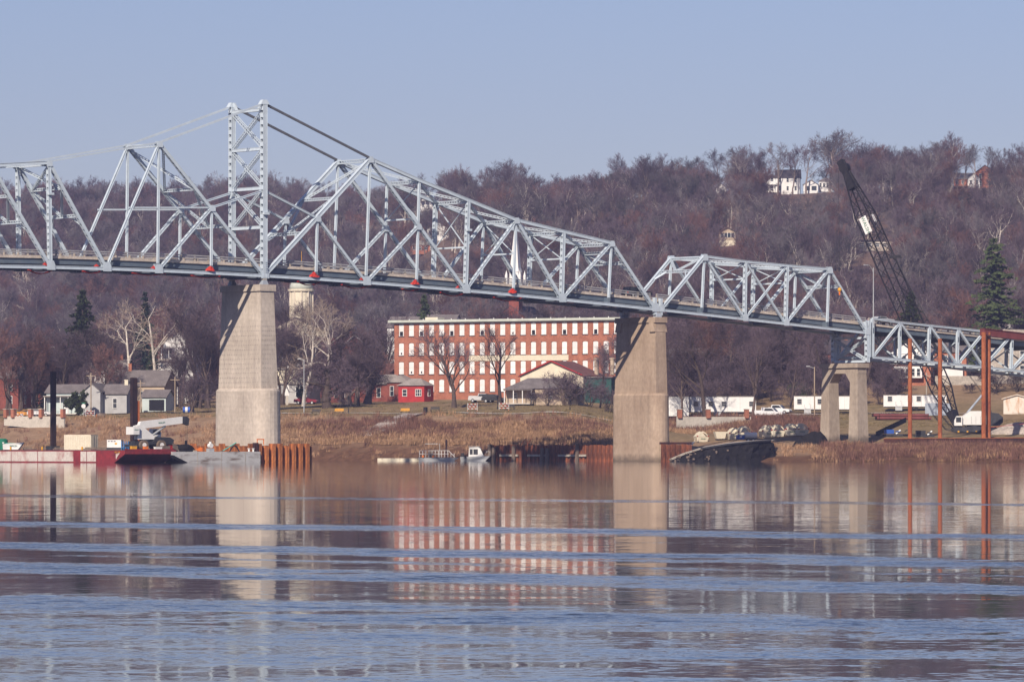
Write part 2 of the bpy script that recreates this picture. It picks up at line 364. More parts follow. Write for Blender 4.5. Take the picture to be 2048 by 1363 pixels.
def laced(p0, p1, w_, d, pitch=.95, n=V, holes=True):
    """built-up member: two side plates and perforated cover plates between them"""
    mb = MB(); a = (p1 - p0).normalized(); b = a.cross(n).normalized(); L_ = (p1 - p0).length
    for s in (-1, 1):
        o = n * (s * w_ / 2); mb.beam(p0 + o, p1 + o, .06, d, n)
        for e in (-1, 1):                                  # flange angles stand proud of the plate
            q = o + n * (s * .045) + b * (e * (d / 2 - .03)); mb.beam(p0 + q, p1 + q, .07, .05, n)
    if holes:
        k = max(3, int(L_ / pitch)); st = L_ / k
        for i in range(k):
            c = p0 + a * ((i + .5) * st)
            for e in (-1, 1):
                q = c + b * (e * (d / 2 - .02)); mb.beam(q - a * st * .29, q + a * st * .29, w_ - .05, .03, n)
    return mb
def solid(p0, p1, w_, d, n=V, fl=.06):
    mb = MB(); mb.beam(p0, p1, w_, d, n); a = (p1 - p0).normalized(); b = a.cross(n).normalized()
    for s in (-1, 1):
        for e in (-1, 1):
            q = n * (s * (w_ / 2 + fl / 2)) + b * (e * (d / 2 - .03)); mb.beam(p0 + q, p1 + q, fl, .07, n)
    return mb
def lattice(p0, p1, w_, d, up, pitch=None, r=.05):
    """four angles with zig-zag lacing on all sides"""
    mb = MB(); a = (p1 - p0).normalized(); up = Vector(up); up = (up - a * up.dot(a)).normalized(); s_ = a.cross(up); L_ = (p1 - p0).length
    pitch = pitch or max(w_, d) * 1.1; k = max(2, int(L_ / pitch)); st = L_ / k
    for i in (-1, 1):
        for j in (-1, 1):
            q = s_ * (i * w_ / 2) + up * (j * d / 2); mb.beam(p0 + q, p1 + q, r * 2.2, r * 2.2, s_)
    for i in range(k):
        z = 1 if i % 2 else -1
        for e in (-1, 1):
            for zz in (z, -z):
                c0 = p0 + a * (i * st); c1 = p0 + a * ((i + 1) * st)
                mb.beam(c0 + s_ * (e * w_ / 2) + up * (zz * d / 2), c1 + s_ * (e * w_ / 2) - up * (zz * d / 2), r * .5, r * 1.2, s_)
                mb.beam(c0 + up * (e * d / 2) + s_ * (zz * w_ / 2), c1 + up * (e * d / 2) - s_ * (zz * w_ / 2), r * 1.2, r * .5, s_)
    return mb
ST = M['steel']
def gusset(root, p, w_=1.5, h=1.4, dv=0.0):
    for s in (-1, 1):
        q = p + V * (dv + s * .36)
        mb = MB(); pts = [q + U * x + Vector((0, 0, z)) for x, z in ((-w_ / 2, -h * .3), (w_ / 2, -h * .3), (w_ / 2, h * .2), (w_ * .3, h * .7), (-w_ * .3, h * .7), (-w_ / 2, h * .2))]
        off = V * (s * .02)
        mb.loft([[x for x in pts], [x + off for x in pts]]); mb.obj('gusset_plate', ST, root, world=True)
    return

def deck(root, t0, t1, rise, v0=.75, v1=None, rail_v=.05):
    """roadway slab, stringers, railings between two stations"""
    v1 = WD - .75 if v1 is None else v1
    n = max(6, int((t1 - t0) / 4)); ts = [t0 + (t1 - t0) * i / n for i in range(n + 1)]
    def sweep(name, m, va, vb, za, zb_, parent=root):
        mb = MB(); mb.loft([[at(t, va, zb(t) + rise + za), at(t, vb, zb(t) + rise + za), at(t, vb, zb(t) + rise + zb_), at(t, va, zb(t) + rise + zb_)] for t in ts]); return mb.obj(name, m, parent, world=True)
    sl_ = sweep('deck_slab', M['slab'], v0, v1, -.42, 0)
    sweep('road_surface', M['asphalt'], v0 + .5, v1 - .5, .004, .05, sl_)
    sweep('kerb', M['slab'], v0 - .02, v0 + .3, .004, .2, sl_); sweep('kerb', M['slab'], v1 - .3, v1 + .02, .004, .2, sl_)
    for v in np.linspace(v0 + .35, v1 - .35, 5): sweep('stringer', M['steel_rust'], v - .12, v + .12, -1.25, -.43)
    for v in (v0 + .1, v1 - .1):
        for za in (.38, .72): sweep('guard_rail', M['rail'], v - .04, v + .04, za, za + .16)
        k = int((t1 - t0) / 2.5)
        pm = MB().box((0, 0, .45), (.22, .22, .92)).mesh('rail_post', M['railpost'])
        for i in range(k + 1):
            t = t0 + (t1 - t0) * i / k; q = at(t, v + (.13 if v < 4 else -.13), zb(t) + rise); place(pm, 'rail_post', root, q - Vector(root.location), TH)
def floor_beams(root, tl, rise, h=1.2):
    for t in tl:
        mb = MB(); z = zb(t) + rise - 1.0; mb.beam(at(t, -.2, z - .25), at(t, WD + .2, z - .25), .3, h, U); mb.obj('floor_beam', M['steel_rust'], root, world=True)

RISE = 1.75
M['eyebar_dark'] = mat('shaded_eyebar', (.12, .125, .14), .6, .2, .6)  # eyebars right of the tower: their shade is put into this darker colour
# ---- cantilever truss
can = thing('cantilever_truss', 'long pale grey steel cantilever through truss with the tall tower, spanning the two river piers', 'bridge', at(0, 0, zb(0)))
J = {'U2': (740, 318), 'U3': (838.5, 361), 'U4': (936, 400.5), 'U5': (1032, 440), 'U6': (1126.3, 463), 'U7': (1222.5, 486), 'M1': (634.5, 436), 'M3': (836, 452),
     'T': (527.6, 381), 'TT': (528, 209), 'W2': (318, 287), 'WM': (423, 415), 'W4': (97, 325), 'W5': (-18, 331), 'W6': (-130, 336), 'WP': (316, 415)}
jt = {k: BP(*v) for k, v in J.items()}
bt_x = {'B0': 527.6, 'B1': 631.8, 'B2': 731.6, 'B3': 832.8, 'B4': 930.5, 'B5': 1026.5, 'B6': 1122.8, 'B7': 1216.7, 'B8': 1309, 'b1': 422.5, 'b2': 315.4, 'b3': 212, 'b4': 99.8, 'b5': -18, 'b6': -130}
for k, x in bt_x.items(): jt[k] = BB(x)
def member(a, b, kind, w_=.62, d=.62, name='diagonal'):
    for dv in (0, WD):
        p, q = jt[a] + V * dv, jt[b] + V * dv
        mb = laced(p, q, w_, d) if kind == 'L' else solid(p, q, w_, d) if kind == 'S' else MB().beam(p, q, w_, d, V)
        mb.obj(name, ST, can, world=True)
order = ['b6', 'b5', 'b4', 'b3', 'b2', 'b1', 'B0', 'B1', 'B2', 'B3', 'B4', 'B5', 'B6', 'B7', 'B8']
for a, b in zip(order, order[1:]): member(a, b, 'S', .52, .5, 'bottom_chord')
for a, b in (('U2', 'U3'), ('U3', 'U4'), ('U4', 'U5'), ('U5', 'U6'), ('U6', 'U7')): member(a, b, 'S', .5, .52, 'top_chord')
for a, b in (('W4', 'W5'), ('W5', 'W6')): member(a, b, 'S', .5, .52, 'top_chord')
member('B0', 'U2', 'S', .54, .56, 'end_post'); member('U7', 'B8', 'L', .5, .5, 'end_post')
for a, b in (('U2', 'B4'), ('U5', 'B6'), ('W2', 'B0'), ('W4', 'b3'), ('W5', 'b4')): member(a, b, 'L', .46, .5)
for a, b in (('B4', 'U5'), ('B6', 'U7'), ('M3', 'B2'), ('M1', 'B2'), ('WM', 'b2')): member(a, b, 'L', .4, .4)
member('W2', 'b3', 'S', .3, .32)
for a, b in (('U4', 'B4'), ('U6', 'B6'), ('W4', 'b4')): member(a, b, 'L', .52, .52, 'vertical_post')
for a, b in (('U2', 'B2'), ('U3', 'B3'), ('U5', 'B5'), ('U7', 'B7'), ('M1', 'B1'), ('WM', 'b1'), ('W2', 'b2'), ('W6', 'b6')): member(a, b, 'S', .27, .29, 'vertical_post')
member('T', 'M1', 'S', .3, .3, 'tower_strut'); member('T', 'WM', 'S', .3, .3, 'tower_strut'); member('WM', 'WP', 'B', .22, .24, 'horizontal_strut'); jt['WQ'] = BP(258, 415); member('WP', 'WQ', 'B', .22, .24, 'horizontal_strut')
for k in ('B2', 'B4', 'B6', 'B8', 'B0', 'b2', 'b3', 'b4'):
    for dv in (0, WD): gusset(can, jt[k], 1.5, 1.4, dv)
for k in ('U2', 'U5', 'U7', 'W2', 'W4', 'M1', 'WM', 'M3'):
    for dv in (0, WD): gusset(can, jt[k] + Vector((0, 0, -.3)), 1.05, .95, dv)
# tower
tz0, tz1 = jt['B0'].z - .3, jt['TT'].z
for dv in (0, WD):
    leg = laced(at(0, dv, tz0), at(0, dv, tz1), .74, .8, 1.1); leg.obj('tower_leg', ST, can, world=True)
    sd = MB(); q = at(0, dv, tz1)
    sd.loft([[q + U * (-.8) - V * .45, q + U * .8 - V * .45, q + U * .8 + V * .45, q - U * .8 + V * .45], [q + U * (-.4) - V * .35 + Vector((0, 0, .7)), q + U * .4 - V * .35 + Vector((0, 0, .7)), q + U * .4 + V * .35 + Vector((0, 0, .7)), q - U * .4 + V * .35 + Vector((0, 0, .7))]])
    sd.obj('cable_saddle', ST, can, world=True)
    kn = -1 if dv else 1
    MB().beam(q + V * kn * .3 + Vector((0, 0, .5)), q + V * kn * 1.7 - Vector((0, 0, .9)), .14, .5, U).obj('saddle_bracket', ST, can, world=True)
hz_ = [ZY(y, P0.y) for y in (219, 297, 376, 454)]
for z in hz_: laced(at(0, .4, z), at(0, WD - .4, z), .5, .5, .8, n=U).obj('tower_strut', ST, can, world=True)
for za, zb2 in zip(hz_, hz_[1:]):
    for a, b in ((.5, WD - .5), (WD - .5, .5)): lattice(at(0, a, za - .4), at(0, b, zb2 + .4), .42, .42, U, .55, .04).obj('tower_brace', ST, can, world=True)
# eyebars and hanger cables
for dv in (0, WD):
    for n_, (a, b), r in (('eyebar', ('TT', 'W2'), .16), ('eyebar', ('W2', 'W4'), .13), ('eyebar', ('TT', 'U2'), .12)):
        p, q = jt[a] + V * dv + Vector((0, 0, .15)), jt[b] + V * dv + Vector((0, 0, .15))
        for s in (-1, 1): MB().beam(p + V * s * .22, q + V * s * .22, .06, r * (2.2 if b == 'U2' else 1.7), V).obj(n_, M['eyebar_dark'] if b == 'U2' else ST, can, world=True)
# sway and lateral bracing between the trusses
def cross(root, p, w_=.4, d=.45, name='lateral_strut'):
    lattice(p + V * .3, p + V * (WD - .3), w_, d, (0, 0, 1), .62, .05).obj(name, ST, root, world=True)
def latx(root, a, b, both=True):
    lattice(a + V * .3, b + V * (WD - .3), .3, .3, (0, 0, 1), .6, .04).obj('lateral_brace', ST, root, world=True)
    if both: lattice(b + V * .3, a + V * (WD - .3), .3, .3, (0, 0, 1), .6, .04).obj('lateral_brace', ST, root, world=True)
dn = Vector((0, 0, -.2))
for k in ('U2', 'U3', 'U4', 'U5', 'U6', 'U7', 'W2', 'W4', 'W5'): cross(can, jt[k] + dn)
for a, b in (('U2', 'U3'), ('U3', 'U4'), ('U4', 'U5'), ('U5', 'U6'), ('U6', 'U7'), ('W4', 'W5')): latx(can, jt[a] + dn, jt[b] + dn)
def portal(root, top, low, f1, f2):
    """portal frame between the two inclined end posts"""
    a = top.lerp(low, f1); b = top.lerp(low, f2); cross(root, a, .3, .35, 'portal_strut'); cross(root, b, .3, .4, 'portal_strut')
    m_ = a + V * WD / 2; n_ = b + V * WD / 2
    for s in (.25, WD - .25):
        lattice(a + V * s, n_, .26, .26, U, .5, .035).obj('portal_brace', ST, root, world=True)
        kn = b.lerp(low, .08 / max(.01, 1)); MB().beam(b + V * (s + (1.6 if s < 4 else -1.6)), b.lerp(low, .18) + V * s, .12, .3, U).obj('knee_brace', ST, root, world=True)
portal(can, jt['U2'], jt['B0'], .34, .64); portal(can, jt['U7'], jt['B8'], .14, .30); portal(can, jt['W2'], jt['B0'], .34, .62); portal(can, jt['W4'], jt['b3'], .24, .50); portal(can, jt['W5'], jt['b4'], .3, .55)
latx(can, jt['U2'].lerp(jt['B0'], .05), jt['U2'].lerp(jt['B0'], .34), False); latx(can, jt['W2'].lerp(jt['B0'], .05), jt['W2'].lerp(jt['B0'], .34), True); latx(can, jt['W4'].lerp(jt['b3'], .03), jt['W4'].lerp(jt['b3'], .24), True)
def sway(root, top, bot, z1, z2):
    a = top.lerp(bot, z1); b = top.lerp(bot, z2)
    MB().beam(b + V * .2, b + V * (WD - .2), .2, .24, U).obj('sway_strut', ST, root, world=True)
    for s in (0, 1):
        p, q = (a + V * .2, b + V * (WD - .2)) if s else (a + V * (WD - .2), b + V * .2)
        MB().beam(p, q, .13, .13, U).obj('sway_brace', ST, root, world=True)
for k, f in (('3', .36), ('4', .52), ('5', .45), ('6', .40)): sway(can, jt['U' + k], jt['B' + k], .03, f)
deck(can, t_of(-140), t_of(1309) - .2, RISE); floor_beams(can, [t_of(bt_x[k]) for k in order], RISE)
# bottom laterals
for a, b in zip(order, order[1:]):
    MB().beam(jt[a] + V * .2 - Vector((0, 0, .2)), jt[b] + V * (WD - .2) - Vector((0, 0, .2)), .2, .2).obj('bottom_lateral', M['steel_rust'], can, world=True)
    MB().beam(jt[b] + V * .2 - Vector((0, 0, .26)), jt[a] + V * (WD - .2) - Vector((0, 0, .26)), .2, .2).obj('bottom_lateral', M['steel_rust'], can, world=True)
# post collars
for k, f in (('U4', .33), ('W4', .3)):
    q = jt[k].lerp(jt['B4' if k == 'U4' else 'b4'], f) - V * .5; MB().box(q, (.9, .5, .35), TH).obj('conduit_box', ST, can, world=True)
MB().box(at(0, -.6, ZY(427, P0.y)), (1.0, .5, .4), TH).obj('conduit_box', ST, can, world=True)
MB().box(at(.2, -.6, ZY(536, P0.y)), (.5, .05, .05), TH).obj('ladder_rung', ST, can, world=True)
for i in range(6): MB().box(at(.1, -.55, ZY(543 - i * 4, P0.y)), (.5, .05, .05), TH).obj('ladder_rung', ST, can, world=True)

# ---- second through truss
cam2 = thing('through_truss', 'low pale grey through truss span between the second river pier and the landward bent', 'bridge', at(t_of(1320), 0, zb(t_of(1320))))
K = {'U1': (1408.5, 512.5), 'U2': (1490.6, 523), 'U3': (1574, 531), 'U4': (1658, 538)}
kt = {k: BP(*v) for k, v in K.items()}
for i, x in enumerate((1321, 1403, 1489, 1571, 1654, 1734)): kt['B%d' % i] = BB(x)
def mem2(a, b, kind='L', w_=.5, d=.5, name='diagonal'):
    for dv in (0, WD):
        p, q = kt[a] + V * dv, kt[b] + V * dv
        (laced(p, q, w_, d) if kind == 'L' else solid(p, q, w_, d)).obj(name, ST, cam2, world=True)
for i in range(5): mem2('B%d' % i, 'B%d' % (i + 1), 'S', .45, .44, 'bottom_chord')
for i in (1, 2, 3): mem2('U%d' % i, 'U%d' % (i + 1), 'S', .42, .4, 'top_chord')
mem2('B0', 'U1', 'S', .42, .44, 'end_post'); mem2('U4', 'B5', 'L', .42, .42, 'end_post')
mem2('U1', 'B2', 'L', .36, .36); mem2('B2', 'U3', 'S', .22, .3); mem2('U2', 'B3', 'S', .22, .3); mem2('B3', 'U4', 'L', .36, .36)
for i in (2, 3): mem2('U%d' % i, 'B%d' % i, 'L', .45, .45, 'vertical_post')
for i in (1, 4): mem2('U%d' % i, 'B%d' % i, 'S', .26, .3, 'vertical_post')
for k in ('B0', 'B2', 'B3', 'B5', 'U1', 'U4'):
    for dv in (0, WD): gusset(cam2, kt[k] + (dn * 2 if k[0] == 'U' else dn * 0), 1.15, 1.1, dv)
for i in (1, 2, 3, 4): cross(cam2, kt['U%d' % i] + dn, .35, .4)
for i in (1, 2, 3): latx(cam2, kt['U%d' % i] + dn, kt['U%d' % (i + 1)] + dn)
portal(cam2, kt['U1'], kt['B0'], .03, .27); portal(cam2, kt['U4'], kt['B5'], .03, .27)
for i in (2, 3): sway(cam2, kt['U%d' % i], kt['B%d' % i], .04, .3)
deck(cam2, t_of(1321), t_of(1738), RISE); floor_beams(cam2, [t_of(x) for x in (1321, 1403, 1489, 1571, 1654, 1734)], RISE)
for x in (1309.5, 1321, 1731):
    for dv in (0, WD):
        q = BB(x) + V * dv; MB().beam(q - Vector((0, 0, .9)), q + Vector((0, 0, 1.9)), .6, .45, V).obj('end_vertical', ST, cam2, world=True)

# ---- deck truss towards the land
dk = thing('deck_truss', 'pale grey deck truss carrying the road above the bank at the right', 'bridge', BP(1745, 718))
TOPC = [(1745, 637), (1799.4, 645), (1859, 651), (1915.6, 657), (1969, 663), (2024, 669), (2080, 675), (2140, 682)]
BOTC = [(1745, 714), (1799.4, 718.5), (1857, 723.5), (1914, 729), (1967, 734), (2022, 740), (2080, 747), (2140, 753)]
tj = [BP(*p) for p in TOPC]; bj = [BP(*p) for p in BOTC]
def mem3(p, q, w_=.32, d=.34, kind='S', name='diagonal'):
    for dv in (0, WD): (laced(p + V * dv, q + V * dv, w_, d) if kind == 'L' else solid(p + V * dv, q + V * dv, w_, d)).obj(name, ST, dk, world=True)
for i in range(7):
    mem3(tj[i], tj[i + 1], .34, .28, 'S', 'top_chord'); mem3(bj[i], bj[i + 1], .42, .4, 'S', 'bottom_chord')
mem3(bj[0], tj[1]); mem3(tj[1], bj[2]); mem3(tj[2], bj[3], .3, .36); mem3(bj[3], tj[4], .3, .36); mem3(tj[3], bj[4], .3, .36); mem3(bj[4], tj[5], .3, .36); mem3(tj[6], bj[5], .4, .4)
for i in range(7): mem3(tj[i], bj[i], .34, .42, 'S', 'vertical_post')
mem3(BP(1737, 640), BP(1736, 714), .6, .55, 'L', 'vertical_post')
for i in range(1, 7):
    a, b = tj[i], bj[i]
    MB().beam(a + V * .3 - Vector((0, 0, 2.2)), b + V * (WD - .3), .2, .2, U).obj('sway_brace', ST, dk, world=True)
    MB().beam(a + V * (WD - .3) - Vector((0, 0, 2.2)), b + V * .3, .2, .2, U).obj('sway_brace', ST, dk, world=True)
for i in range(7):
    MB().beam(bj[i] + V * .3, bj[i + 1] + V * (WD - .3), .22, .22).obj('bottom_lateral', ST, dk, world=True)
    MB().beam(bj[i + 1] + V * .3 - Vector((0, 0, .1)), bj[i] + V * (WD - .3) - Vector((0, 0, .1)), .22, .22).obj('bottom_lateral', ST, dk, world=True)
    MB().beam(bj[i] + V * .3, bj[i] + V * (WD - .3), .3, .4).obj('bottom_strut', ST, dk, world=True)
deck(dk, t_of(1743), t_of(2140), RISE, .35, WD - .35); floor_beams(dk, [t_of(p[0]) for p in TOPC], RISE, .9)
# frame over the bent that carries the end of the through truss
q0, q1 = t_of(1668), t_of(1737)
for t in (q1 - .3,):
    for v in (0, WD): laced(at(t, v, ZY(724, at(t, v, 0).y)), at(t, v, zb(t) - .3), .55, .6, .9).obj('bearing_post', ST, dk, world=True)

zl, zh = ZY(722, at(q1, 0, 0).y), zb(q1) - .8
for a, b in ((zl, zl), (zh, zh)): laced(at(q1 - .3, .4, a), at(q1 - .3, WD - .4, b), .4, .4, .8, n=U).obj('bearing_strut', ST, dk, world=True)
for a, b in ((zl + .3, zh - .3), (zh - .3, zl + .3)): lattice(at(q1 - .3, .4, a), at(q1 - .3, WD - .4, b), .35, .35, U, .6, .05).obj('bearing_brace', ST, dk, world=True)
# ------------------------------------------------------------------ piers
def pier_material(name, c1, c2, streak):
    m = mat(name, c1, .9, 0, .25, col2=c2, fine=(2.5, .12), stretch=(1, 1, .6)); nt = m.node_tree; N, L = nt.nodes, nt.links
    tc = N.new('ShaderNodeTexCoord'); wv = N.new('ShaderNodeTexWave'); wv.wave_type = 'BANDS'; wv.bands_direction = 'Z'
    wv.inputs['Scale'].default_value = 1.6; wv.inputs['Distortion'].default_value = .6; wv.inputs['Detail'].default_value = 2; L.new(tc.outputs['Object'], wv.inputs['Vector'])
    b = N['Principled BSDF']; src = b.inputs['Base Color'].links[0].from_socket
    mr = N.new('ShaderNodeMapRange'); mr.inputs[1].default_value = 0; mr.inputs[2].default_value = .25; mr.inputs[3].default_value = .88; mr.inputs[4].default_value = 1.0; L.new(wv.outputs['Fac'], mr.inputs[0])
    mp = N.new('ShaderNodeMapping'); mp.inputs['Scale'].default_value = (1.4, 1.4, .07); L.new(tc.outputs['Object'], mp.inputs[0])
    ns = N.new('ShaderNodeTexNoise'); ns.inputs['Scale'].default_value = 1; ns.inputs['Detail'].default_value = 5; L.new(mp.outputs[0], ns.inputs['Vector'])
    mr2 = N.new('ShaderNodeMapRange'); mr2.inputs[1].default_value = .5; mr2.inputs[2].default_value = .75; mr2.inputs[3].default_value = 1.0; mr2.inputs[4].default_value = streak; L.new(ns.outputs['Fac'], mr2.inputs[0])
    mu = N.new('ShaderNodeMath'); mu.operation = 'MULTIPLY'; L.new(mr.outputs[0], mu.inputs[0]); L.new(mr2.outputs[0], mu.inputs[1])
    sz = N.new('ShaderNodeSeparateXYZ'); L.new(tc.outputs['Object'], sz.inputs[0]); n3 = N.new('ShaderNodeTexNoise'); n3.inputs['Scale'].default_value = .9; n3.inputs['Detail'].default_value = 5; L.new(tc.outputs['Object'], n3.inputs['Vector'])
    ad = N.new('ShaderNodeMath'); ad.operation = 'MULTIPLY_ADD'; L.new(n3.outputs['Fac'], ad.inputs[0]); ad.inputs[1].default_value = -1.6; L.new(sz.outputs[2], ad.inputs[2])
    m3 = N.new('ShaderNodeMapRange'); m3.inputs[1].default_value = -.6; m3.inputs[2].default_value = .5; m3.inputs[3].default_value = .42; m3.inputs[4].default_value = 1.0; L.new(ad.outputs[0], m3.inputs[0])
    mu2 = N.new('ShaderNodeMath'); mu2.operation = 'MULTIPLY'; L.new(mu.outputs[0], mu2.inputs[0]); L.new(m3.outputs[0], mu2.inputs[1]); mu = mu2
    sc_ = N.new('ShaderNodeVectorMath'); sc_.operation = 'SCALE'; L.new(src, sc_.inputs[0]); L.new(mu.outputs[0], sc_.inputs['Scale']); L.new(sc_.outputs[0], b.inputs['Base Color'])
    bp = N.new('ShaderNodeBump'); bp.inputs['Strength'].default_value = .35; bp.inputs['Distance'].default_value = .05; L.new(wv.outputs['Fac'], bp.inputs['Height']); L.new(bp.outputs[0], b.inputs['Normal'])
    return m
PM1 = pier_material('pale_pier_concrete', (.47, .405, .345), (.62, .545, .47), .80)
PM2 = pier_material('tan_pier_concrete', (.36, .265, .195), (.47, .36, .27), .80)
PM3 = pier_material('bent_concrete', (.36, .295, .235), (.46, .39, .32), .84)
def rect(t, vc, z, lu, lv): return [at(t - lu / 2, vc - lv / 2, z), at(t + lu / 2, vc - lv / 2, z), at(t + lu / 2, vc + lv / 2, z), at(t - lu / 2, vc + lv / 2, z)]
def stadium(t, vc, z, r, L_, n=10):
    out = []
    for i in range(n + 1):
        a = math.pi + math.pi * i / n; out.append(at(t + r * math.cos(a), vc - L_ / 2 + r * math.sin(a), z))
    for i in range(n + 1):
        a = math.pi * i / n; out.append(at(t + r * math.cos(a), vc + L_ / 2 + r * math.sin(a), z))
    return out
def river_pier(label, t, ztop, zcap, zmid, top, low, r, L_, m, pil):
    pr = thing('bridge_pier', label, 'pier', at(t, WD / 2, 0)); vc = WD / 2
    MB().loft([rect(t, vc, zcap, top[0] + .5, top[1] + .4), rect(t, vc, ztop, top[0] + .5, top[1] + .4)]).obj('pier_cap', m, pr, world=True)
    MB().loft([rect(t, vc, zmid, *low), rect(t, vc, zcap - .003, *top)]).obj('pier_shaft', m, pr, world=True)
    if pil:
        for s in (-1, 1):
            MB().loft([rect(t, vc + s * (low[1] / 2 - .9), zmid + 10, low[0] + .35, 1.3), rect(t, vc + s * (top[1] / 2 - .8), zcap - .01, top[0] + .5, 1.2)]).obj('pilaster', m, pr, world=True)
    MB().loft([stadium(t, vc, -4, r + .12, L_), stadium(t, vc, zmid - .35, r, L_), stadium(t, vc, zmid - .004, r - .2, L_)]).obj('pier_base', m, pr, world=True)
    for dv in (0, WD):
        q = at(t, dv, ztop); MB().box(q + Vector((0, 0, .35)), (1.1, 1.0, .68), TH, top=(.7, .7)).obj('bearing', M['steel_dull'], pr, world=True)
        zt = zb(t) - .45
        if zt - ztop > .75: MB().box(at(t, dv, (ztop + .7 + zt) / 2), (.7, .7, zt - ztop - .72), TH).obj('bearing_post', M['conc'], pr, world=True)
    return pr
Yp = P0.y
p1 = river_pier('pale concrete pier with rounded foot standing behind the grey barge under the bridge tower', 0, ZY(569, Yp), ZY(582, Yp), ZY(777, Yp), (2.5, 10.3), (3.1, 11.4), 2.25, 9.3, PM1, False)
t2 = t_of(1315); Y2 = at(t2, 0, 0).y
p2 = river_pier('tan concrete pier with rounded foot standing in the water before the brick mill', t2, ZY(634, Y2), ZY(645, Y2), ZY(786, Y2), (2.1, 9.9), (2.4, 10.6), 1.65, 9.0, PM2, True)
# drilled dowels on the pale pier
dw = MB(); z0, z1 = ZY(773, Yp), ZY(652, Yp)
for i in range(14):
    z = z0 + (z1 - z0) * i / 13; f = (z - ZY(777, Yp)) / (ZY(582, Yp) - ZY(777, Yp)); lu = 3.1 - .6 * f; lv = 11.4 - 1.1 * f; vc = WD / 2
    for j in range(17):
        v = vc - lv / 2 + .5 + (lv - 1) * j / 16 + (.3 if i % 2 else 0); q = at(-lu / 2, v, z); dw.beam(q, q - U * .1 - Vector((0, 0, .04)), .04, .04)
    for j in range(6):
        u_ = -lu / 2 + .35 + (lu - .7) * j / 5; q = at(u_, vc - lv / 2, z); dw.beam(q, q - V * .1 - Vector((0, 0, .04)), .04, .04)
tag(dw.obj('anchor_dowels', M['dark'], p1, world=True), None, kind='stuff')
# landward bent
t3 = t_of(1722); Y3 = at(t3, 0, 0).y; vc = WD / 2
bent = thing('bridge_bent', 'two-legged tan concrete portal bent under the joint of the two truss spans', 'pier', at(t3, vc, ground(at(t3, vc, 0).x, at(t3, vc, 0).y)))
MB().loft([rect(t3, vc, ZY(735, Y3), 2.7, 9.6), rect(t3, vc, ZY(726, Y3), 2.7, 9.6)]).obj('pier_cap', PM3, bent, world=True)
zc, zo, zg = ZY(735, Y3), ZY(757, Y3), ZY(893, Y3)
MB().loft([rect(t3, vc, zo + .9, 2.0, 9.0), rect(t3, vc, zc - .003, 2.0, 9.0)]).obj('cross_beam', PM3, bent, world=True)
for s in (-1, 1):
    vo = vc + s * 3.35; 
    MB().loft([rect(t3, vc + s * 3.6, zg - .8, 2.5, 2.5), rect(t3, vo + s * .2, zc - .006, 2.0, 1.75)]).obj('leg', PM3, bent, world=True)
    a = vo - s * .7; MB().loft([[at(t3 - 1.0, a, zo + .9), at(t3 + 1.0, a, zo + .9), at(t3 + 1.0, a, zo - .7), at(t3 - 1.0, a, zo - .7)], [at(t3 - 1.0, a - s * 1.2, zo + .9), at(t3 + 1.0, a - s * 1.2, zo + .9), at(t3 + 1.0, a - s * 1.2, zo + .85), at(t3 - 1.0, a - s * 1.2, zo + .85)]]).obj('haunch', PM3, bent, world=True)

# red debris nets wrapped round the lower joints
def red_net(px, label, big=1.0):
    p = BB(px); rn = thing('red_net', label, 'net', p, group='red nets on the lower joints of the bridge')
    mb = MB(); rings = []
    for k, (s, z) in enumerate(((.8, .3), (.62, .55), (.36, .85), (.16, 1.15))):
        rings.append([p + U * (math.cos(a) * 1.3 * big * s * rnd.uniform(.75, 1.1)) + V * (math.sin(a) * .7 * big * s - .1 + rnd.uniform(-.05, .05)) + Vector((0, 0, .25 + (z - .3) * big * .85 + rnd.uniform(-.08, .1))) for a in [2 * math.pi * i / 10 for i in range(10)]])
    mb.loft(rings); mb.obj('wrap', M['red_net'], rn, world=True)
    k = rnd.randint(0, 2)
    sag = MB(); L_ = rnd.uniform(1.5, 3); pts = [p + U * (L_ * (i / 6 - .5) * 2) + Vector((0, 0, -.42 - (.3 + .25 * k) * math.sin(math.pi * i / 6))) + V * 1.2 for i in range(7)]
    for a, b in zip(pts, pts[1:]): sag.beam(a, b, .5, .11)
    if k == 2: sag.beam(pts[3], pts[3] + Vector((-.5, 0, -1.5)), .1, .1)
    sag.obj('drape', M['red_net'], rn, world=True)
for px, tx in ((89, 'red net wrapped on the leftmost lower joint of the bridge'), (192, 'red net wrapped by the second lower joint from the left frame edge'), (306, 'red net under the peaked left arm of the bridge'), (420, 'red net round the lower joint left of the bridge tower'),
               (627, 'red net round the lower joint just right of the bridge tower'), (722, 'red net at the joint below the peak right of the tower'), (829, 'red net on the lower joint above the pale domed tower and mill corner'), (915, 'red net on the joint above the left end of the mill'),
               (1024, 'red net on the lower joint below the white steeple')): red_net(px, tx, 1.0 if px in (420, 627, 829, 1024) else .5)
# ------------------------------------------------------------------ trees
M['bark'] = mat('grey_bark', (.105, .078, .068), .95, .25, 2, perobj=.35, spec=.1)
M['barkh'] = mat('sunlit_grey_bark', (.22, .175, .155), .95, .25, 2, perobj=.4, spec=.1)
M['twig'] = mat('brown_twigs', (.108, .079, .094), .95, .2, .3, perobj=.4, spec=.1)
M['twig_grey'] = mat('grey_twigs', (.135, .118, .125), .95, .2, .3, perobj=.45, spec=.1)
M['twig_red'] = mat('reddish_twigs', (.165, .088, .078), .95, .2, .3, perobj=.3, spec=.1)
M['barkp'] = mat('pale_sycamore_bark', (.55, .50, .44), .9, .3, 2.5, perobj=.15, spec=.1)
M['twigp'] = mat('pale_twigs', (.34, .27, .22), .9, .2, .5, perobj=.2, spec=.1)
M['needle'] = mat('dark_needles', (.030, .046, .022), .9, 0, 1.2, col2=(.075, .095, .038), perobj=.3, spec=.1)
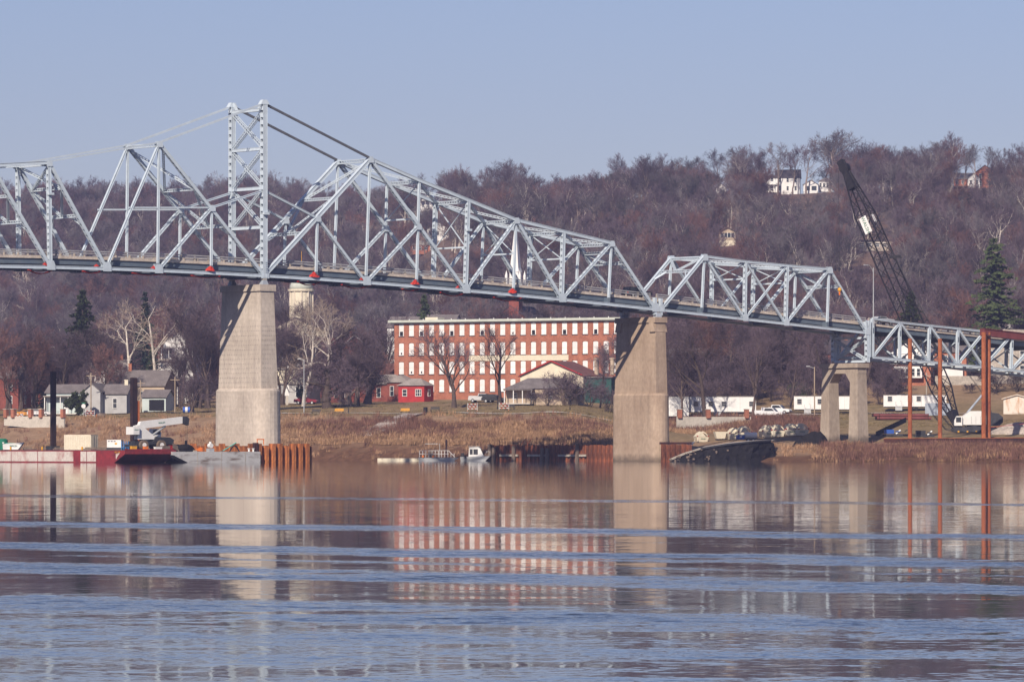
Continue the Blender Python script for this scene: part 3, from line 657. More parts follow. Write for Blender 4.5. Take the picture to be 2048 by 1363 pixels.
M['needleb'] = mat('blue_green_needles', (.02, .035, .03), .9, 0, 1.2, col2=(.04, .06, .05), perobj=.2, spec=.1)
M['leafdark'] = mat('dark_evergreen_leaves', (.018, .028, .012), .8, 0, 1.2, col2=(.05, .065, .02), perobj=.3, spec=.2)

def gen_tree(seed, h, bole=.30, ang=(28, 55), kids=(8, 6, 6, 5), twig_r=.02, r0=None, spread=1.0, wob=.16, droop=0.0, stems=1, trunk_lv=1, leader=.75, subt=3, lean=0):
    rg = random.Random(seed); tr, cr = MB(), MB(); r0 = r0 or h * .022
    UP = Vector((0, 0, 1))
    def rv(): return Vector((rg.gauss(0, 1), rg.gauss(0, 1), rg.gauss(0, 1)))
    def twig(p, d, L, mb, r):
        q = p + d * L * .55 + rv() * L * .06; e = q + (d + rv() * .22 + UP * (.1 - droop)).normalized() * L * .45
        s = d.cross(rv()).normalized() * r
        mb.add([p - s, p + s, q + s * .7, q - s * .7, e], [(0, 1, 2, 3), (3, 2, 4)])
        for _ in range(subt):
            b = p.lerp(e, rg.uniform(.25, .95)); dd = (d + rv() * .55).normalized(); ll = L * rg.uniform(.3, .55); s2 = dd.cross(rv()).normalized() * r * .75
            mb.add([b - s2, b + s2, b + dd * ll], [(0, 1, 2)])
    def branch(p, d, L, r, lv):
        n = (6, 5, 4, 3)[min(lv, 3)]; pts = [p]; rs = [r]; ds = []
        for i in range(n):
            d = (d + rv() * wob * (.6 if lv == 0 else 1) + UP * ((.10 if lv else .05) - droop * lv * .5)).normalized(); p = p + d * (L / n); pts.append(p); ds.append(d)
            rs.append(r * (1 - (i + 1) / n * (.62 if lv == 0 else .72)))
        mb = tr if lv < trunk_lv + 1 else cr
        sides = (7, 5, 4, 3)[min(lv, 3)]
        if lv == 0: mb.tube(pts[0] - UP * .5, pts[0], r * 1.35, r * 1.25, sides, False); rs[0] = r * 1.25
        for i in range(n): mb.tube(pts[i], pts[i + 1], rs[i], rs[i + 1], sides, False)
        last = lv >= len(kids) - 1
        k = kids[min(lv, len(kids) - 1)]; k = max(2, int(k * rg.uniform(.75, 1.25)))
        t0 = bole if lv == 0 else .22
        for j in range(k):
            t = t0 + (1 - t0) * ((j + rg.random()) / k) ** .9; t = min(t, .995)
            i = min(n - 1, int(t * n)); b = pts[i].lerp(pts[i + 1], t * n - i); dd = ds[i]
            a = R(rg.uniform(*ang)) * (1.0 if lv else 1.1 - .35 * t); x = dd.cross(rv()).normalized()
            nd = (dd * math.cos(a) + x * math.sin(a) * spread).normalized()
            if last: twig(b, nd, L * rg.uniform(.55, .9), cr, twig_r)
            else:
                ll = L * rg.uniform(.48, .72) * (1.12 - .5 * t if lv == 0 else 1.05 - .35 * t)
                branch(b, nd, ll, max(twig_r * 1.1, rs[i] * rg.uniform(.42, .62)), lv + 1)
        if last: twig(pts[-1], ds[-1], L * .6, cr, twig_r)
    for s in range(stems):
        d = UP if stems == 1 else (UP + Vector((rg.gauss(0, .35), rg.gauss(0, .35), 0))).normalized()
        if lean: d = (d + Vector((lean, 0, 0))).normalized()
        branch(Vector((rg.gauss(0, .25) if stems > 1 else 0, rg.gauss(0, .25) if stems > 1 else 0, 0)), d, h * leader, r0 if stems == 1 else r0 * .6, 0)
    return tr, cr
def gen_conifer(seed, h, rad, layers=22, per=11, ragged=.3, start=.12, tw=.5, power=.9):
    rg = random.Random(seed); tr, cr = MB(), MB(); tr.tube((0, 0, -.5), (0, 0, h * .97), h * .018, .03, 7)
    for i in range(layers):
        f = i / (layers - 1); z0_ = h * (start + (1 - start) * f) - .1; rr = rad * (1 - f) ** power + .12
        for k in range(per):
            a = rg.uniform(0, 6.283); L = rr * rg.uniform(1 - ragged, 1 + ragged * .5); n = max(3, int(L / .35)); d = Vector((math.cos(a), math.sin(a), rg.uniform(-.25, .15)))
            s = Vector((-math.sin(a), math.cos(a), 0)); z = z0_ + rg.uniform(-1, 1) * h * (1 - start) / layers * (1 if i < layers - 2 else 0); b0 = Vector((0, 0, z))
            tr.tube(b0, b0 + d * L * .9, .035, .015, 3, False)
            for q in range(n):
                p = b0 + d * (L * (q + 1) / n) + Vector((0, 0, -.06 * L * ((q + 1) / n) ** 2))
                for _ in range(3):
                    w_ = tw * rg.uniform(.5, 1.1); e = Vector((rg.gauss(0, 1), rg.gauss(0, 1), rg.gauss(0, .6))).normalized(); e2 = e.orthogonal()
                    cr.add([p - e2 * w_ * .3, p + e * w_, p + e2 * w_ * .3], [(0, 1, 2)])
    return tr, cr
def gen_leafy(seed, rx, rz, n=900, leaf=.4, base=.1):
    rg = random.Random(seed); tr, cr = MB(), MB(); tr.tube((0, 0, -.4), (0, 0, rz * 1.2), .12, .06, 6)
    cl = [(Vector((rg.gauss(0, rx * .45), rg.gauss(0, rx * .45), base + rz * rg.uniform(.15, 1.75))), rg.uniform(.25, .5) * rx) for _ in range(16)]
    for _ in range(n):
        c, r_ = rg.choice(cl); e = Vector((rg.gauss(0, 1), rg.gauss(0, 1), rg.gauss(0, 1))).normalized(); p = c + e * r_ * rg.random() ** .4
        a = Vector((rg.gauss(0, 1), rg.gauss(0, 1), rg.gauss(0, 1))).normalized(); b = a.orthogonal() * leaf * .4; a = a * leaf * rg.uniform(.5, 1)
        cr.add([p - b, p + a, p + b, p - a], [(0, 1, 2, 3)])
    return tr, cr
LIB = {}
HT = {}; NOM = {'hill': 19, 'hillp': 19, 'oak': 15, 'red': 13, 'syc': 17, 'willow': 10, 'bush': 4.5, 'big': 16}
def reg(key, tc, mt, mc):
    zs_ = sorted(v[2] for v in tc[1].v); k_ = key.rstrip('0123456789'); nom = NOM.get(k_, 0); f_ = nom / zs_[int(len(zs_) * .997)] if nom else 1.0; HT[key] = nom or zs_[int(len(zs_) * .997)]
    for mb_ in tc: mb_.v = [(a * f_, b * f_, c * f_) for a, b, c in mb_.v]
    LIB[key] = (tc[0].mesh(key + '_trunk', mt, smooth=True), tc[1].mesh(key + '_crown', mc), (mt, mc), tc)
for i in range(5): reg('oak%d' % i, gen_tree(20 + i, 15, .28, (28, 58), (9, 6, 6, 6), .025), M['bark'], M['twig'])
for i in range(2): reg('red%d' % i, gen_tree(40 + i, 13, .22, (25, 50), (9, 6, 6, 6), .024), M['bark'], M['twig_red'])
for i in range(3): reg('syc%d' % i, gen_tree(50 + i, 17, .38, (30, 60), (7, 5, 5, 4), .022, wob=.24, r0=.33, trunk_lv=2, subt=2), M['barkp'], M['twigp'])
for i in range(2): reg('willow%d' % i, gen_tree(60 + i, 10, .18, (35, 70), (9, 8, 7, 7), .020, r0=.55, spread=1.2, leader=.6, wob=.22), M['bark'], M['twig'])
for i in range(2): reg('big%d' % i, gen_tree(150 + i, 16, .20, (22, 46), (9, 6, 6, 5), .022, r0=.42, wob=.15, trunk_lv=2, subt=2), M['bark'], M['twig'])
for i in range(3): reg('bush%d' % i, gen_tree(70 + i, 4.5, .1, (25, 60), (6, 6, 6), .018, r0=.12, stems=5, wob=.22), M['bark'], M['twig'])
for i in range(2): reg('spruce%d' % i, gen_conifer(80 + i, 16, 3.4, 24, 12, .3), M['bark'], M['needleb' if i else 'needle'])
reg('pine0', gen_conifer(90, 18, 5.0, 24, 9, .5, .16, .75, .65), M['bark'], M['needle'])
reg('pine1', gen_conifer(92, 15, 4.6, 24, 9, .55, .08, .7, .8), M['bark'], M['needle'])
reg('shrub0', gen_leafy(95, 1.5, 1.5, 1100, .35), M['bark'], M['leafdark']); reg('shrub1', gen_leafy(96, 1.9, 1.1, 1100, .35), M['bark'], M['leafdark'])
HREF = {'big': 16, 'oak': 15, 'red': 13, 'syc': 17, 'willow': 10, 'bush': 4.5, 'spruce': 16, 'pine': 18, 'shrub': 3.2}
for i in range(6): reg('hill%d' % i, gen_tree(120 + i, 19, .40, (22, 50), (8, 5, 6, 5), .036, wob=.14, r0=.34, subt=3), M['barkh'], M['twig_red' if i == 4 else 'twig_grey' if i in (1, 3) else 'twig'])
for i in range(2): reg('hillp%d' % i, gen_tree(130 + i, 19, .5, (25, 55), (7, 5, 4, 4), .036, wob=.2, r0=.34, trunk_lv=2, subt=2), M['barkp'], M['twig'])

def tree(name, key, loc, s, label, cat='tree', group=None, rz=None, sx=1.0):
    t = thing(name, label, cat, loc, rnd.uniform(0, 6.28) if rz is None else rz, group); t.scale = (s * sx, s * sx, s)
    for nm, me in (('trunk', LIB[key][0]), ('crown', LIB[key][1])):
        o = bpy.data.objects.new(nm, me); COL.objects.link(o); o.parent = t
    return t
def variant(kind): 
    ks = [k for k in LIB if k.rstrip('0123456789') == kind]; return rnd.choice(ks)
def tree_px(name, kind, px, Y, top, label, group=None, sx=1.0, key=None, base=None, cat='tree'):
    """tree standing on the ground in column px at distance Y, its top seen in row top"""
    q = gpt(px, Y); h = ZY(top, Y) - q.z; key = key or variant(kind)
    return tree(name, key, q, h / HT[key], label, cat, group, sx=sx * HT[key] / HREF[kind])

# --- the wood on the hillside: single trees on the skyline and the slopes, the rest as one mass
G_SKY, G_HILL, G_TOWN = 'bare trees along the ridge line', 'bare trees on the wooded slope', 'bare trees among the town houses'
def clear_of_houses(px, Y, h):
    for (x0, x1, y0, yb) in VIEW_GAPS:
        if x0 <= px <= x1:
            top = HZ - (ground(PX(px, Y), Y) + h - EYE) / Y * FPX; bot = HZ - (ground(PX(px, Y), Y) - EYE) / Y * FPX
            if bot > yb - 2 and top < yb - 6: return False
    return True
VIEW_GAPS = [(1525, 1615, 330, 384), (1608, 1668, 355, 388), (1900, 1985, 330, 372), (1434, 1478, 460, 492), (835, 880, 385, 420), (850, 905, 450, 505), (815, 880, 480, 515), (1435, 1455, 365, 384), (1715, 1800, 480, 500)]
SKYT = [(15, 356), (60, 372), (105, 368), (150, 352), (190, 350), (225, 360), (262, 372), (300, 364), (345, 372), (385, 366), (425, 350), (470, 348), (540, 338), (505, 352), (580, 364), (612, 356), (650, 362), (700, 372), (760, 374), (810, 370), (850, 366), (888, 345), (905, 340), (940, 348), (985, 330), (1020, 318), (1035, 326), (1062, 352), (1090, 352), (1120, 347), (1150, 350), (1178, 346), (1205, 352), (1235, 338), (1262, 334), (1290, 332), (1313, 305), (1340, 330), (1372, 322), (1400, 312), (1438, 298), (1462, 292), (1490, 290), (1520, 294), (1556, 284), (1585, 288), (1612, 278), (1648, 282), (1660, 258), (1680, 262), (1718, 292), (1740, 294), (1765, 290), (1790, 300), (1815, 294), (1842, 298), (1868, 284), (1890, 282), (1926, 292), (1950, 288), (1975, 292), (2000, 296), (2040, 286), (2062, 288)]
for px, top in SKYT:
    Y = lerp_tab(px, RIDGE_Y) + rnd.uniform(-30, 12)
    q = gpt(px, Y); h = max(9, ZY(top, Y) - q.z); key = rnd.choice(['hill0', 'hill1', 'hill2', 'hill3', 'hill5'])
    tree('bare_tree', key, q, h / HT[key], 'bare winter tree standing out against the sky on the ridge', group=G_SKY, sx=rnd.uniform(1.0, 1.3))
def scatter(n, box, fn):
    k = 0
    while k < n:
        px, Y = rnd.uniform(box[0], box[1]), rnd.uniform(box[2], box[3])
        if fn(px, Y): k += 1
cnt = {'a': 0}
def put_hill(px, Y):
    yb, yr = lerp_tab(px, BASE_Y), lerp_tab(px, RIDGE_Y)
    if not (yb < Y < yr - 20): return False
    if not clear_of_houses(px, Y, 20): return False
    pale = rnd.random() < .35; key = rnd.choice(['hillp0', 'hillp1']) if pale else rnd.choice(['hill%d' % i for i in range(6)])
    tree('bare_tree', key, gpt(px, Y), rnd.uniform(.75, 1.15), 'pale-trunked bare tree on the wooded slope' if pale else 'grey-brown bare tree on the wooded slope', group='pale-trunked trees on the wooded slope' if pale else G_HILL)
    return True
scatter(72, (0, 2060, 1250, 1900), put_hill)

def instancer(name, coll_name, meshes, pts, label, kind='stuff'):
    """one object: points carrying copies of the given meshes"""
    col = bpy.data.collections.new(coll_name)
    for i, me in enumerate(meshes):
        o = bpy.data.objects.new('%s_%02d' % (coll_name, i), me); col.objects.link(o)
    me = bpy.data.meshes.new(name); me.from_pydata([p[:3] for p in pts], [], [])
    for an, idx, ty in (('rot', 3, 'FLOAT'), ('scl', 4, 'FLOAT'), ('pick', 5, 'INT')):
        a = me.attributes.new(an, ty, 'POINT'); a.data.foreach_set('value', [p[idx] for p in pts])
    o = bpy.data.objects.new(name, me); COL.objects.link(o)
    ng = bpy.data.node_groups.new(name + '_nodes', 'GeometryNodeTree'); N, L = ng.nodes, ng.links
    ng.interface.new_socket('Geometry', in_out='INPUT', socket_type='NodeSocketGeometry'); ng.interface.new_socket('Geometry', in_out='OUTPUT', socket_type='NodeSocketGeometry')
    gi, go = N.new('NodeGroupInput'), N.new('NodeGroupOutput')
    ci = N.new('GeometryNodeCollectionInfo'); ci.inputs[0].default_value = col; ci.inputs['Separate Children'].default_value = True; ci.inputs['Reset Children'].default_value = True
    ip = N.new('GeometryNodeInstanceOnPoints'); ip.inputs['Pick Instance'].default_value = True
    def attr(n_, ty):
        a = N.new('GeometryNodeInputNamedAttribute'); a.data_type = ty; a.inputs[0].default_value = n_; return a.outputs[0]
    cx = N.new('ShaderNodeCombineXYZ'); L.new(attr('rot', 'FLOAT'), cx.inputs[2])
    L.new(gi.outputs[0], ip.inputs['Points']); L.new(ci.outputs[0], ip.inputs['Instance']); L.new(attr('pick', 'INT'), ip.inputs['Instance Index'])
    L.new(cx.outputs[0], ip.inputs['Rotation']); L.new(attr('scl', 'FLOAT'), ip.inputs['Scale']); L.new(ip.outputs[0], go.inputs[0])
    md = o.modifiers.new('instances', 'NODES'); md.node_group = ng
    return tag(o, label, kind=kind)
def joined(key):
    tm, cm = LIB[key][3]; mb = MB(); mb.add(tm.v, tm.f); n = len(mb.f); mb.add(cm.v, cm.f); me = mb.mesh(key + '_whole', list(LIB[key][2]))
    me.polygons.foreach_set('material_index', [0] * n + [1] * (len(mb.f) - n)); return me
pts = []
hk = ['hill%d' % i for i in range(6)] + ['hillp0', 'hillp1', 'spruce0']
while len(pts) < 5900:
    px, Y = rnd.uniform(-160, 2200), rnd.uniform(1170, 2420)
    yb, yr = lerp_tab(px, BASE_Y), lerp_tab(px, RIDGE_Y)
    if Y < yb - 20 or Y > yr + 60: continue
    if rnd.random() > (1.0 if Y > yb + 200 else .75): continue
    X = PX(px, Y); r_ = rnd.random(); k = rnd.randrange(6) if r_ < .80 else (rnd.choice((6, 7)) if r_ < .988 else 8)
    s = rnd.uniform(.6, 1.0) * (.5 if Y > yr - 90 else 1)
    if not clear_of_houses(px, Y, 18 * s): continue
    pts.append((X, Y, ground(X, Y), rnd.uniform(0, 6.28), s * (.45 if k == 8 else 1), k))
instancer('hillside_wood', 'wood_tree', [joined(k) for k in hk], pts, 'dense mass of bare winter wood covering the rest of the hillside')
# ------------------------------------------------------------------ buildings
_wc = {}
def window(parent, loc, w_, h, rz=0.0, fm='white', pm='glass', bars=True, name='window'):
    """frame with a pane set back in it; the front looks along local -y"""
    key = (round(w_, 2), round(h, 2), fm, pm, bars)
    if key not in _wc:
        f = MB(); t = max(.07, min(w_, h) * .09)
        f.box((-w_ / 2 + t / 2, -.05, 0), (t, .1, h)).box((w_ / 2 - t / 2, -.05, 0), (t, .1, h)).box((0, -.05, h / 2 - t / 2), (w_ - 2 * t, .1, t)).box((0, -.08, -h / 2 + t / 2), (w_ - 2 * t, .16, t))
        if bars: f.box((0, -.045, 0), (w_ - 2 * t, .07, t * .8))
        _wc[key] = (f.mesh('window', M[fm]), MB().box((0, -.025, 0), (w_ - 2 * t, .03, h - 2 * t)).mesh('pane', M[pm]))
    o = place(_wc[key][0], name, parent, loc, rz); place(_wc[key][1], 'pane', o); return o
def door(parent, loc, w_, h, m='white', rz=0.0):
    o = MB().box((0, -.04, h / 2), (w_, .08, h)).obj('door', M[m], parent); o.location = loc; o.rotation_euler[2] = rz
    MB().box((w_ * .35, -.11, h * .48), (.06, .06, .12)).obj('handle', M['dark'], o); return o
def gable_roof(w_, d, z, rh, axis, ov=.35, th=.16):
    mb = MB()
    if axis == 'x':
        for s in (-1, 1):
            mb.loft([[(x, s * (d / 2 + ov), z - ov * rh / (d / 2)), (x, 0, z + rh), (x, 0, z + rh + th), (x, s * (d / 2 + ov), z - ov * rh / (d / 2) + th)] for x in (-w_ / 2 - ov, w_ / 2 + ov)])
    else:
        for s in (-1, 1):
            mb.loft([[(s * (w_ / 2 + ov), y, z - ov * rh / (w_ / 2)), (0, y, z + rh), (0, y, z + rh + th), (s * (w_ / 2 + ov), y, z - ov * rh / (w_ / 2) + th)] for y in (-d / 2 - ov, d / 2 + ov)])
    return mb
def block(root, c, w_, d, h, roof, rh, wm_, rm, wins=None, win=(.9, 1.4), fm='white', z0=0.0, sidewin=1, ov=.35):
    """one volume of a house: walls, roof, windows on the front and on the right side"""
    cx, cyy = c; mb = MB().box((0, 0, (h - .6) / 2), (w_, d, h + .6))
    if roof == 'gx':
        for s in (-1, 1): mb.prism([(-d / 2, h), (d / 2, h), (0, h + rh)], s * w_ / 2 - .05 * s - .05, s * w_ / 2 - .05 * s + .05, 'x')
    if roof == 'gy':
        for s in (-1, 1): mb.prism([(-w_ / 2, h), (w_ / 2, h), (0, h + rh)], s * d / 2 - .05 * s - .05, s * d / 2 - .05 * s + .05, 'y')
    wl = mb.obj('wall', M[wm_], root); wl.location = (cx, cyy, z0)
    if roof in ('gx', 'gy'): rb = gable_roof(w_, d, h, rh, roof[1], ov)
    elif roof == 'hip':
        k = min(w_, d) / 2; rb = MB(); a, b = w_ / 2 + ov, d / 2 + ov
        rb.add([(-a, -b, h), (a, -b, h), (a, b, h), (-a, b, h), (-a + k, 0, h + rh), (a - k, 0, h + rh)] if w_ >= d else [(-a, -b, h), (a, -b, h), (a, b, h), (-a, b, h), (0, -b + k, h + rh), (0, b - k, h + rh)],
               [(0, 1, 5, 4), (2, 3, 4, 5), (1, 2, 5), (3, 0, 4), (3, 2, 1, 0)] if w_ >= d else [(0, 1, 4), (1, 2, 5, 4), (2, 3, 5), (3, 0, 4, 5), (3, 2, 1, 0)])
    else: rb = MB().box((0, 0, h + .15), (w_ + 2 * ov, d + 2 * ov, .3))
    ro = rb.obj('roof', M[rm], root); ro.location = (cx, cyy, z0)
    for (n, z) in (wins or []):
        for i in range(n):
            x = -w_ / 2 + w_ * (i + .5) / n; window(root, (cx + x, cyy - d / 2 - .003, z0 + z), win[0], win[1], 0, fm)
        for i in range(sidewin): window(root, (cx + w_ / 2 + .003, cyy - d / 2 + d * (i + .5) / sidewin, z0 + z), win[0], win[1], math.pi / 2, fm)
    return ro
def chimney(root, ro, x, y, z0, z1, m='brick', s=.7): 
    o = MB().box((0, 0, (z0 + z1) / 2), (s, s, z1 - z0)).box((0, 0, z1 + .06), (s + .15, s + .15, .12)).obj('chimney', M[m], ro); o.location = (x, y, 0)
def porch(root, x0, x1, y, h, n, depth=1.8, m='white', rm='shingle', z=0.0):
    MB().box(((x0 + x1) / 2, y - depth / 2, z + h + .12), (x1 - x0 + .3, depth + .3, .22)).obj('porch_roof', M[rm], root)
    MB().box(((x0 + x1) / 2, y - depth / 2, z + .1), (x1 - x0, depth, .2)).obj('porch_floor', M['conc'], root)
    for i in range(n): MB().box((x0 + .1 + (x1 - x0 - .2) * i / (n - 1), y - depth + .1, z + .2 + (h - .2) / 2), (.16, .16, h - .2)).obj('porch_post', M[m], root)
def hroot(name, label, px, Y, rz=0.0, z=None, cat='house', dz=0.0):
    q = gpt(px, Y); 
    if z is not None: q.z = z
    q.z += dz; return thing(name, label, cat, q, rz)

# --- the brick mill
def mill():
    A = R(-28); ux = Vector((math.cos(A), math.sin(A), 0)); Y0 = 1066; p = Vector((PX(789.5, Y0), Y0, 0)); zt, z0 = ZY(645.5, Y0), 12.0
    rt = thing('brick_mill', 'long four-storey red brick mill with rows of white boarded windows', 'mill', (p.x, p.y, z0), A)
    H_ = zt - z0; n = 22; pit = 2.445; L_ = n * pit + .6; D = 16; s0 = 1.35
    rows = [ZY(y, Y0) - z0 for y in (660.5, 699, 736.5, 772)]; wh, ww = 2.72, 1.22
    wl = MB().box((L_ / 2, D / 2 + .17, H_ / 2 - .5), (L_, D, H_ + 1.0))
    xs_ = [s0 + .35 + pit * i for i in range(n)]
    ed = 0.0
    for x in xs_ + [L_ + ww / 2]:
        wl.box(((ed + x - ww / 2) / 2, 0, H_ / 2 - .5), (x - ww / 2 - ed, .34, H_ + 1.0)); ed = x + ww / 2
    zs = sorted(rows); 
    for x in xs_:
        e2 = -1.0
        for z in zs + [H_ + wh / 2]:
            wl.box((x, .004, (e2 + z - wh / 2) / 2), (ww - .002, .33, z - wh / 2 - e2)); e2 = z + wh / 2
    wl.obj('wall', M['brick'], rt)
    MB().box((L_ / 2 - .3, D / 2 - .3, H_ + .28), (L_ + 1.6, D + 1.5, .5)).box((L_ / 2 - .3, D / 2 - .15, H_ - .1), (L_ + .8, D + .9, .24)).obj('roof', M['greygreen'], rt)
    def arched(w_, h, rise=.16): return [(-w_ / 2, -h / 2), (w_ / 2, -h / 2), (w_ / 2, h / 2 - rise), (w_ * .3, h / 2 - rise * .4), (0, h / 2), (-w_ * .3, h / 2 - rise * .4), (-w_ / 2, h / 2 - rise)]
    bm = MB().prism(arched(ww - .06, wh), -.09, -.04).mesh('window_board', M['boardw'])
    sm = MB().box((0, -.17, -wh / 2 + .02), (ww + .2, .2, .14)).mesh('sill', M['shingled'])
    om = MB().box((0, -.11, -wh / 2 + .62), (.74, .05, .92)).mesh('opening', M['opening']); om2 = MB().box((0, -.11, -wh / 2 + .5), (.3, .05, .4)).mesh('opening', M['opening'])
    fr = MB().box((0, -.1, .05), (ww - .1, .03, .07)).mesh('rail', M['creamw'])
    tops = {0, 2, 5, 8, 13, 16, 19}; mid = {(1, 0), (1, 5), (2, 1), (2, 2), (0, 11)}
    for r_, z in enumerate(rows):
        for c_, x in enumerate(xs_):
            wo_ = place(bm, 'window_board', rt, (x, 0, z)); place(sm, 'sill', wo_); place(fr, 'rail', wo_)
            if (r_ == 0 and c_ in tops): place(om, 'opening', wo_)
            if (r_, c_) in mid: place(om2, 'opening', wo_, (0, 0, 0))
    zb_ = (rows[1] + rows[2]) / 2
    MB().box((s0 + .35 + pit * 11.55, -.2, zb_), (pit * 9.7, .06, 1.15)).obj('sign_board', M['cream'], rt)
    for i in range(15): MB().tube((3 + i * 3.4, 1, H_ + .5), (3 + i * 3.4, 1, H_ + .8), .1).obj('roof_vent', M['white'], rt)
    MB().box((7, 5, H_ + .75), (3, 3, .9)).obj('roof_hatch', M['cream'], rt)
mill()

# --- low brick workshop and red annex left of the mill
rt = hroot('brick_workshop', 'low dark brick workshop with white arched windows beside the bushy trees', 752, 1062, R(-20), cat='workshop')
b = block(rt, (0, 0), 17, 9, 3.6, 'hip', 2.2, 'brickd', 'shinglel', [(7, 1.9)], (.95, 2.1)); chimney(rt, b, -5, 0, 3.5, 6.3, 'tan')
block(rt, (7.0, -2.4), 4.6, 6.5, 4.0, 'hip', 1.6, 'brickd', 'shinglel', [(2, 2.2)], (.9, 2.1))
rt = hroot('brick_cottage', 'small brick house with rust-red gable roof behind the workshop roofs', 772, 1085, R(-28)); b = block(rt, (0, 0), 6.5, 8, 6.0, 'gx', 1.7, 'brick', 'redroof', [(2, 4.0)]); chimney(rt, b, -3.2, 0, 6, 9)
rt = hroot('red_annex', 'bright red boarded annex with white windows at the foot of the mill', 832, 1046, R(-25), cat='shed')
block(rt, (0, 0), 6.0, 4.5, 3.4, 'hip', 1.5, 'barn', 'shinglel', [(2, 1.9)], (1.1, 1.5)); window(rt, (1.9, -2.256, 1.9), 1.0, 1.5)

# --- cream gabled hall, its red metal roof, green side, porch house in front
rt = hroot('cream_hall', 'cream gabled hall with rust-red roof edge standing before the mill', 1107, 1005, R(-22), cat='hall')
block(rt, (0, 5), 13.6, 12, 5.2, 'gy', 2.9, 'cream', 'redroof', [], ov=.4)
MB().box((9.6, 5.5, 2.1), (5.6, 10.8, 5.2)).obj('green_wall', M['green_shed'], rt); MB().box((9.7, 5.4, 4.9), (6.2, 11.4, .2)).obj('lean_to_roof', M['shingle'], rt)
for x in (6.2, 9.6): MB().tube((x, 8, 5.5), (x, 8, 8.6), .45, n=12).tube((x, 8, 8.6), (x, 8, 8.9), .6, n=12).obj('roof_ventilator', M['tan'], rt)
MB().prism([(-6.8, 5.2), (0, 8.1), (6.8, 5.2), (6.8, 5.45), (0, 8.36), (-6.8, 5.45)], -1.55, -1.35).obj('verge_board', M['redp'], rt)
rt = hroot('porch_house', 'low house with wide hipped roof and open porch before the cream hall', 1090, 968, R(-10)); block(rt, (0, 0), 14, 8, 3.0, 'hip', 2.1, 'tan', 'shingle', [(4, 1.6)], (1.0, 1.2)); porch(rt, -7, -1.5, -4, 2.7, 4, 2.2)
rt = hroot('green_shed', 'dark green metal shed behind the bare trees right of the tan pier', 1375, 1075, R(-15), cat='shed'); block(rt, (0, 0), 9, 8, 6.0, 'gx', 1.2, 'green_shed', 'shingle')

# --- left part of the town
rt = hroot('blue_cottage', 'pale blue cottage with grey roof and white porch above the concrete bank wall', 178, 995, R(-12))
b = block(rt, (-3.6, 0), 8.6, 6, 4.4, 'gx', 1.5, 'sidingb', 'shingle', [(3, 2.2)], (.9, 1.6)); chimney(rt, b, -3.6, 0, 5.6, 7.0, 'cream'); porch(rt, -7.9, -1.2, -3, 3.5, 5, 1.6, 'white', 'shinglel')
block(rt, (2.1, -1.2), 3.6, 7.4, 4.6, 'gy', 1.5, 'sidingg', 'shingle', []); b = block(rt, (6.3, -.3), 4.8, 5.6, 4.2, 'gx', 1.7, 'sidingg', 'shingle', [(1, 2.2)], (.9, 2.0)); chimney(rt, b, 1.6, 0, 5.4, 6.8, 'cream'); door(rt, (-4, -3.01, .1), 1.0, 2.2)
rt = hroot('white_house', 'white two-storey house half hidden by branches behind the blue cottage', 217, 1058, R(-14)); b = block(rt, (0, 0), 9.6, 7, 8.2, 'gx', 1.7, 'white', 'shinglel', [(4, 6.2), (4, 2.6)]); chimney(rt, b, 3, 0, 9, 11)
rt = hroot('white_house', 'tall white house with upper gable and balcony left of the pale pier', 345, 1082, R(-18)); block(rt, (-1, -2), 8, 5, 9.0, 'flat', .3, 'white', 'shinglel', [(2, 6.6)]); b = block(rt, (1.5, 3), 7, 7, 13.2, 'gy', 2.0, 'white', 'shingle', [(2, 11.4)]); porch(rt, -4.8, .5, -1, 2.4, 4, 2.2, 'white', 'shingle', 9.4)
rt = hroot('tan_house', 'low tan house with broad grey-mauve roof between cottage and pale pier', 284, 1035, R(-15)); b = block(rt, (0, 0), 12.5, 8, 4.6, 'gx', 3.0, 'tan', 'shingle', [(4, 2.6)]); chimney(rt, b, -2.5, 0, 6.5, 9.0)
rt = hroot('carport_shed', 'small pale shed with dark open front behind the bank trees', 316, 1004, R(-15), cat='shed'); block(rt, (0, 0), 5.0, 5, 2.9, 'gx', 1.3, 'sidingb', 'shingle', []); MB().box((.6, -2.52, 1.2), (3.2, .06, 2.2)).obj('opening', M['opening'], rt)
rt = hroot('brick_house', 'dark brick house with grey gable roof at the left frame edge', 18, 1055, R(-14)); b = block(rt, (0, 0), 7, 8, 6.6, 'gx', 2.2, 'brickd', 'shingle', [(2, 4.6), (2, 1.9)], (.9, 1.7)); chimney(rt, b, 2.5, 0, 7, 10)
rt = hroot('brick_store', 'flat-roofed brick store with white sign band seen between trees at left', 118, 1115, R(-14), cat='store'); block(rt, (0, 0), 7, 8, 13.5, 'flat', .3, 'brickd', 'shingled', [(3, 12), (3, 9)]); MB().box((0, -4.1, 10.9), (6.6, .1, .9)).obj('sign_band', M['white'], rt)
rt = hroot('long_building', 'long low building with dark flat roof behind the left trees', 122, 1190, R(-14), cat='building'); block(rt, (0, 0), 22, 8, 13, 'flat', .3, 'sidingg', 'shingled', [(8, 11)])
rt = hroot('grey_house', 'grey block house with pale upper wall right of the pale pier', 590, 1058, R(-18)); block(rt, (0, 0), 8.4, 8, 3.8, 'flat', .2, 'sidingg', 'shinglel', [(2, 2.2)], (.9, 1.6), sidewin=0); block(rt, (0, .6), 8.6, 6, 2.8, 'flat', .2, 'cream', 'shinglel', z0=4.15)
rt = hroot('grey_house', 'slate-grey house with two bright upper windows behind the white sycamores', 578, 1105, R(-18)); block(rt, (0, 0), 7.6, 7, 10.5, 'gx', 2.0, 'sidingg', 'shingled', [(2, 9.0), (2, 5)], (1.2, 1.4), 'cream')
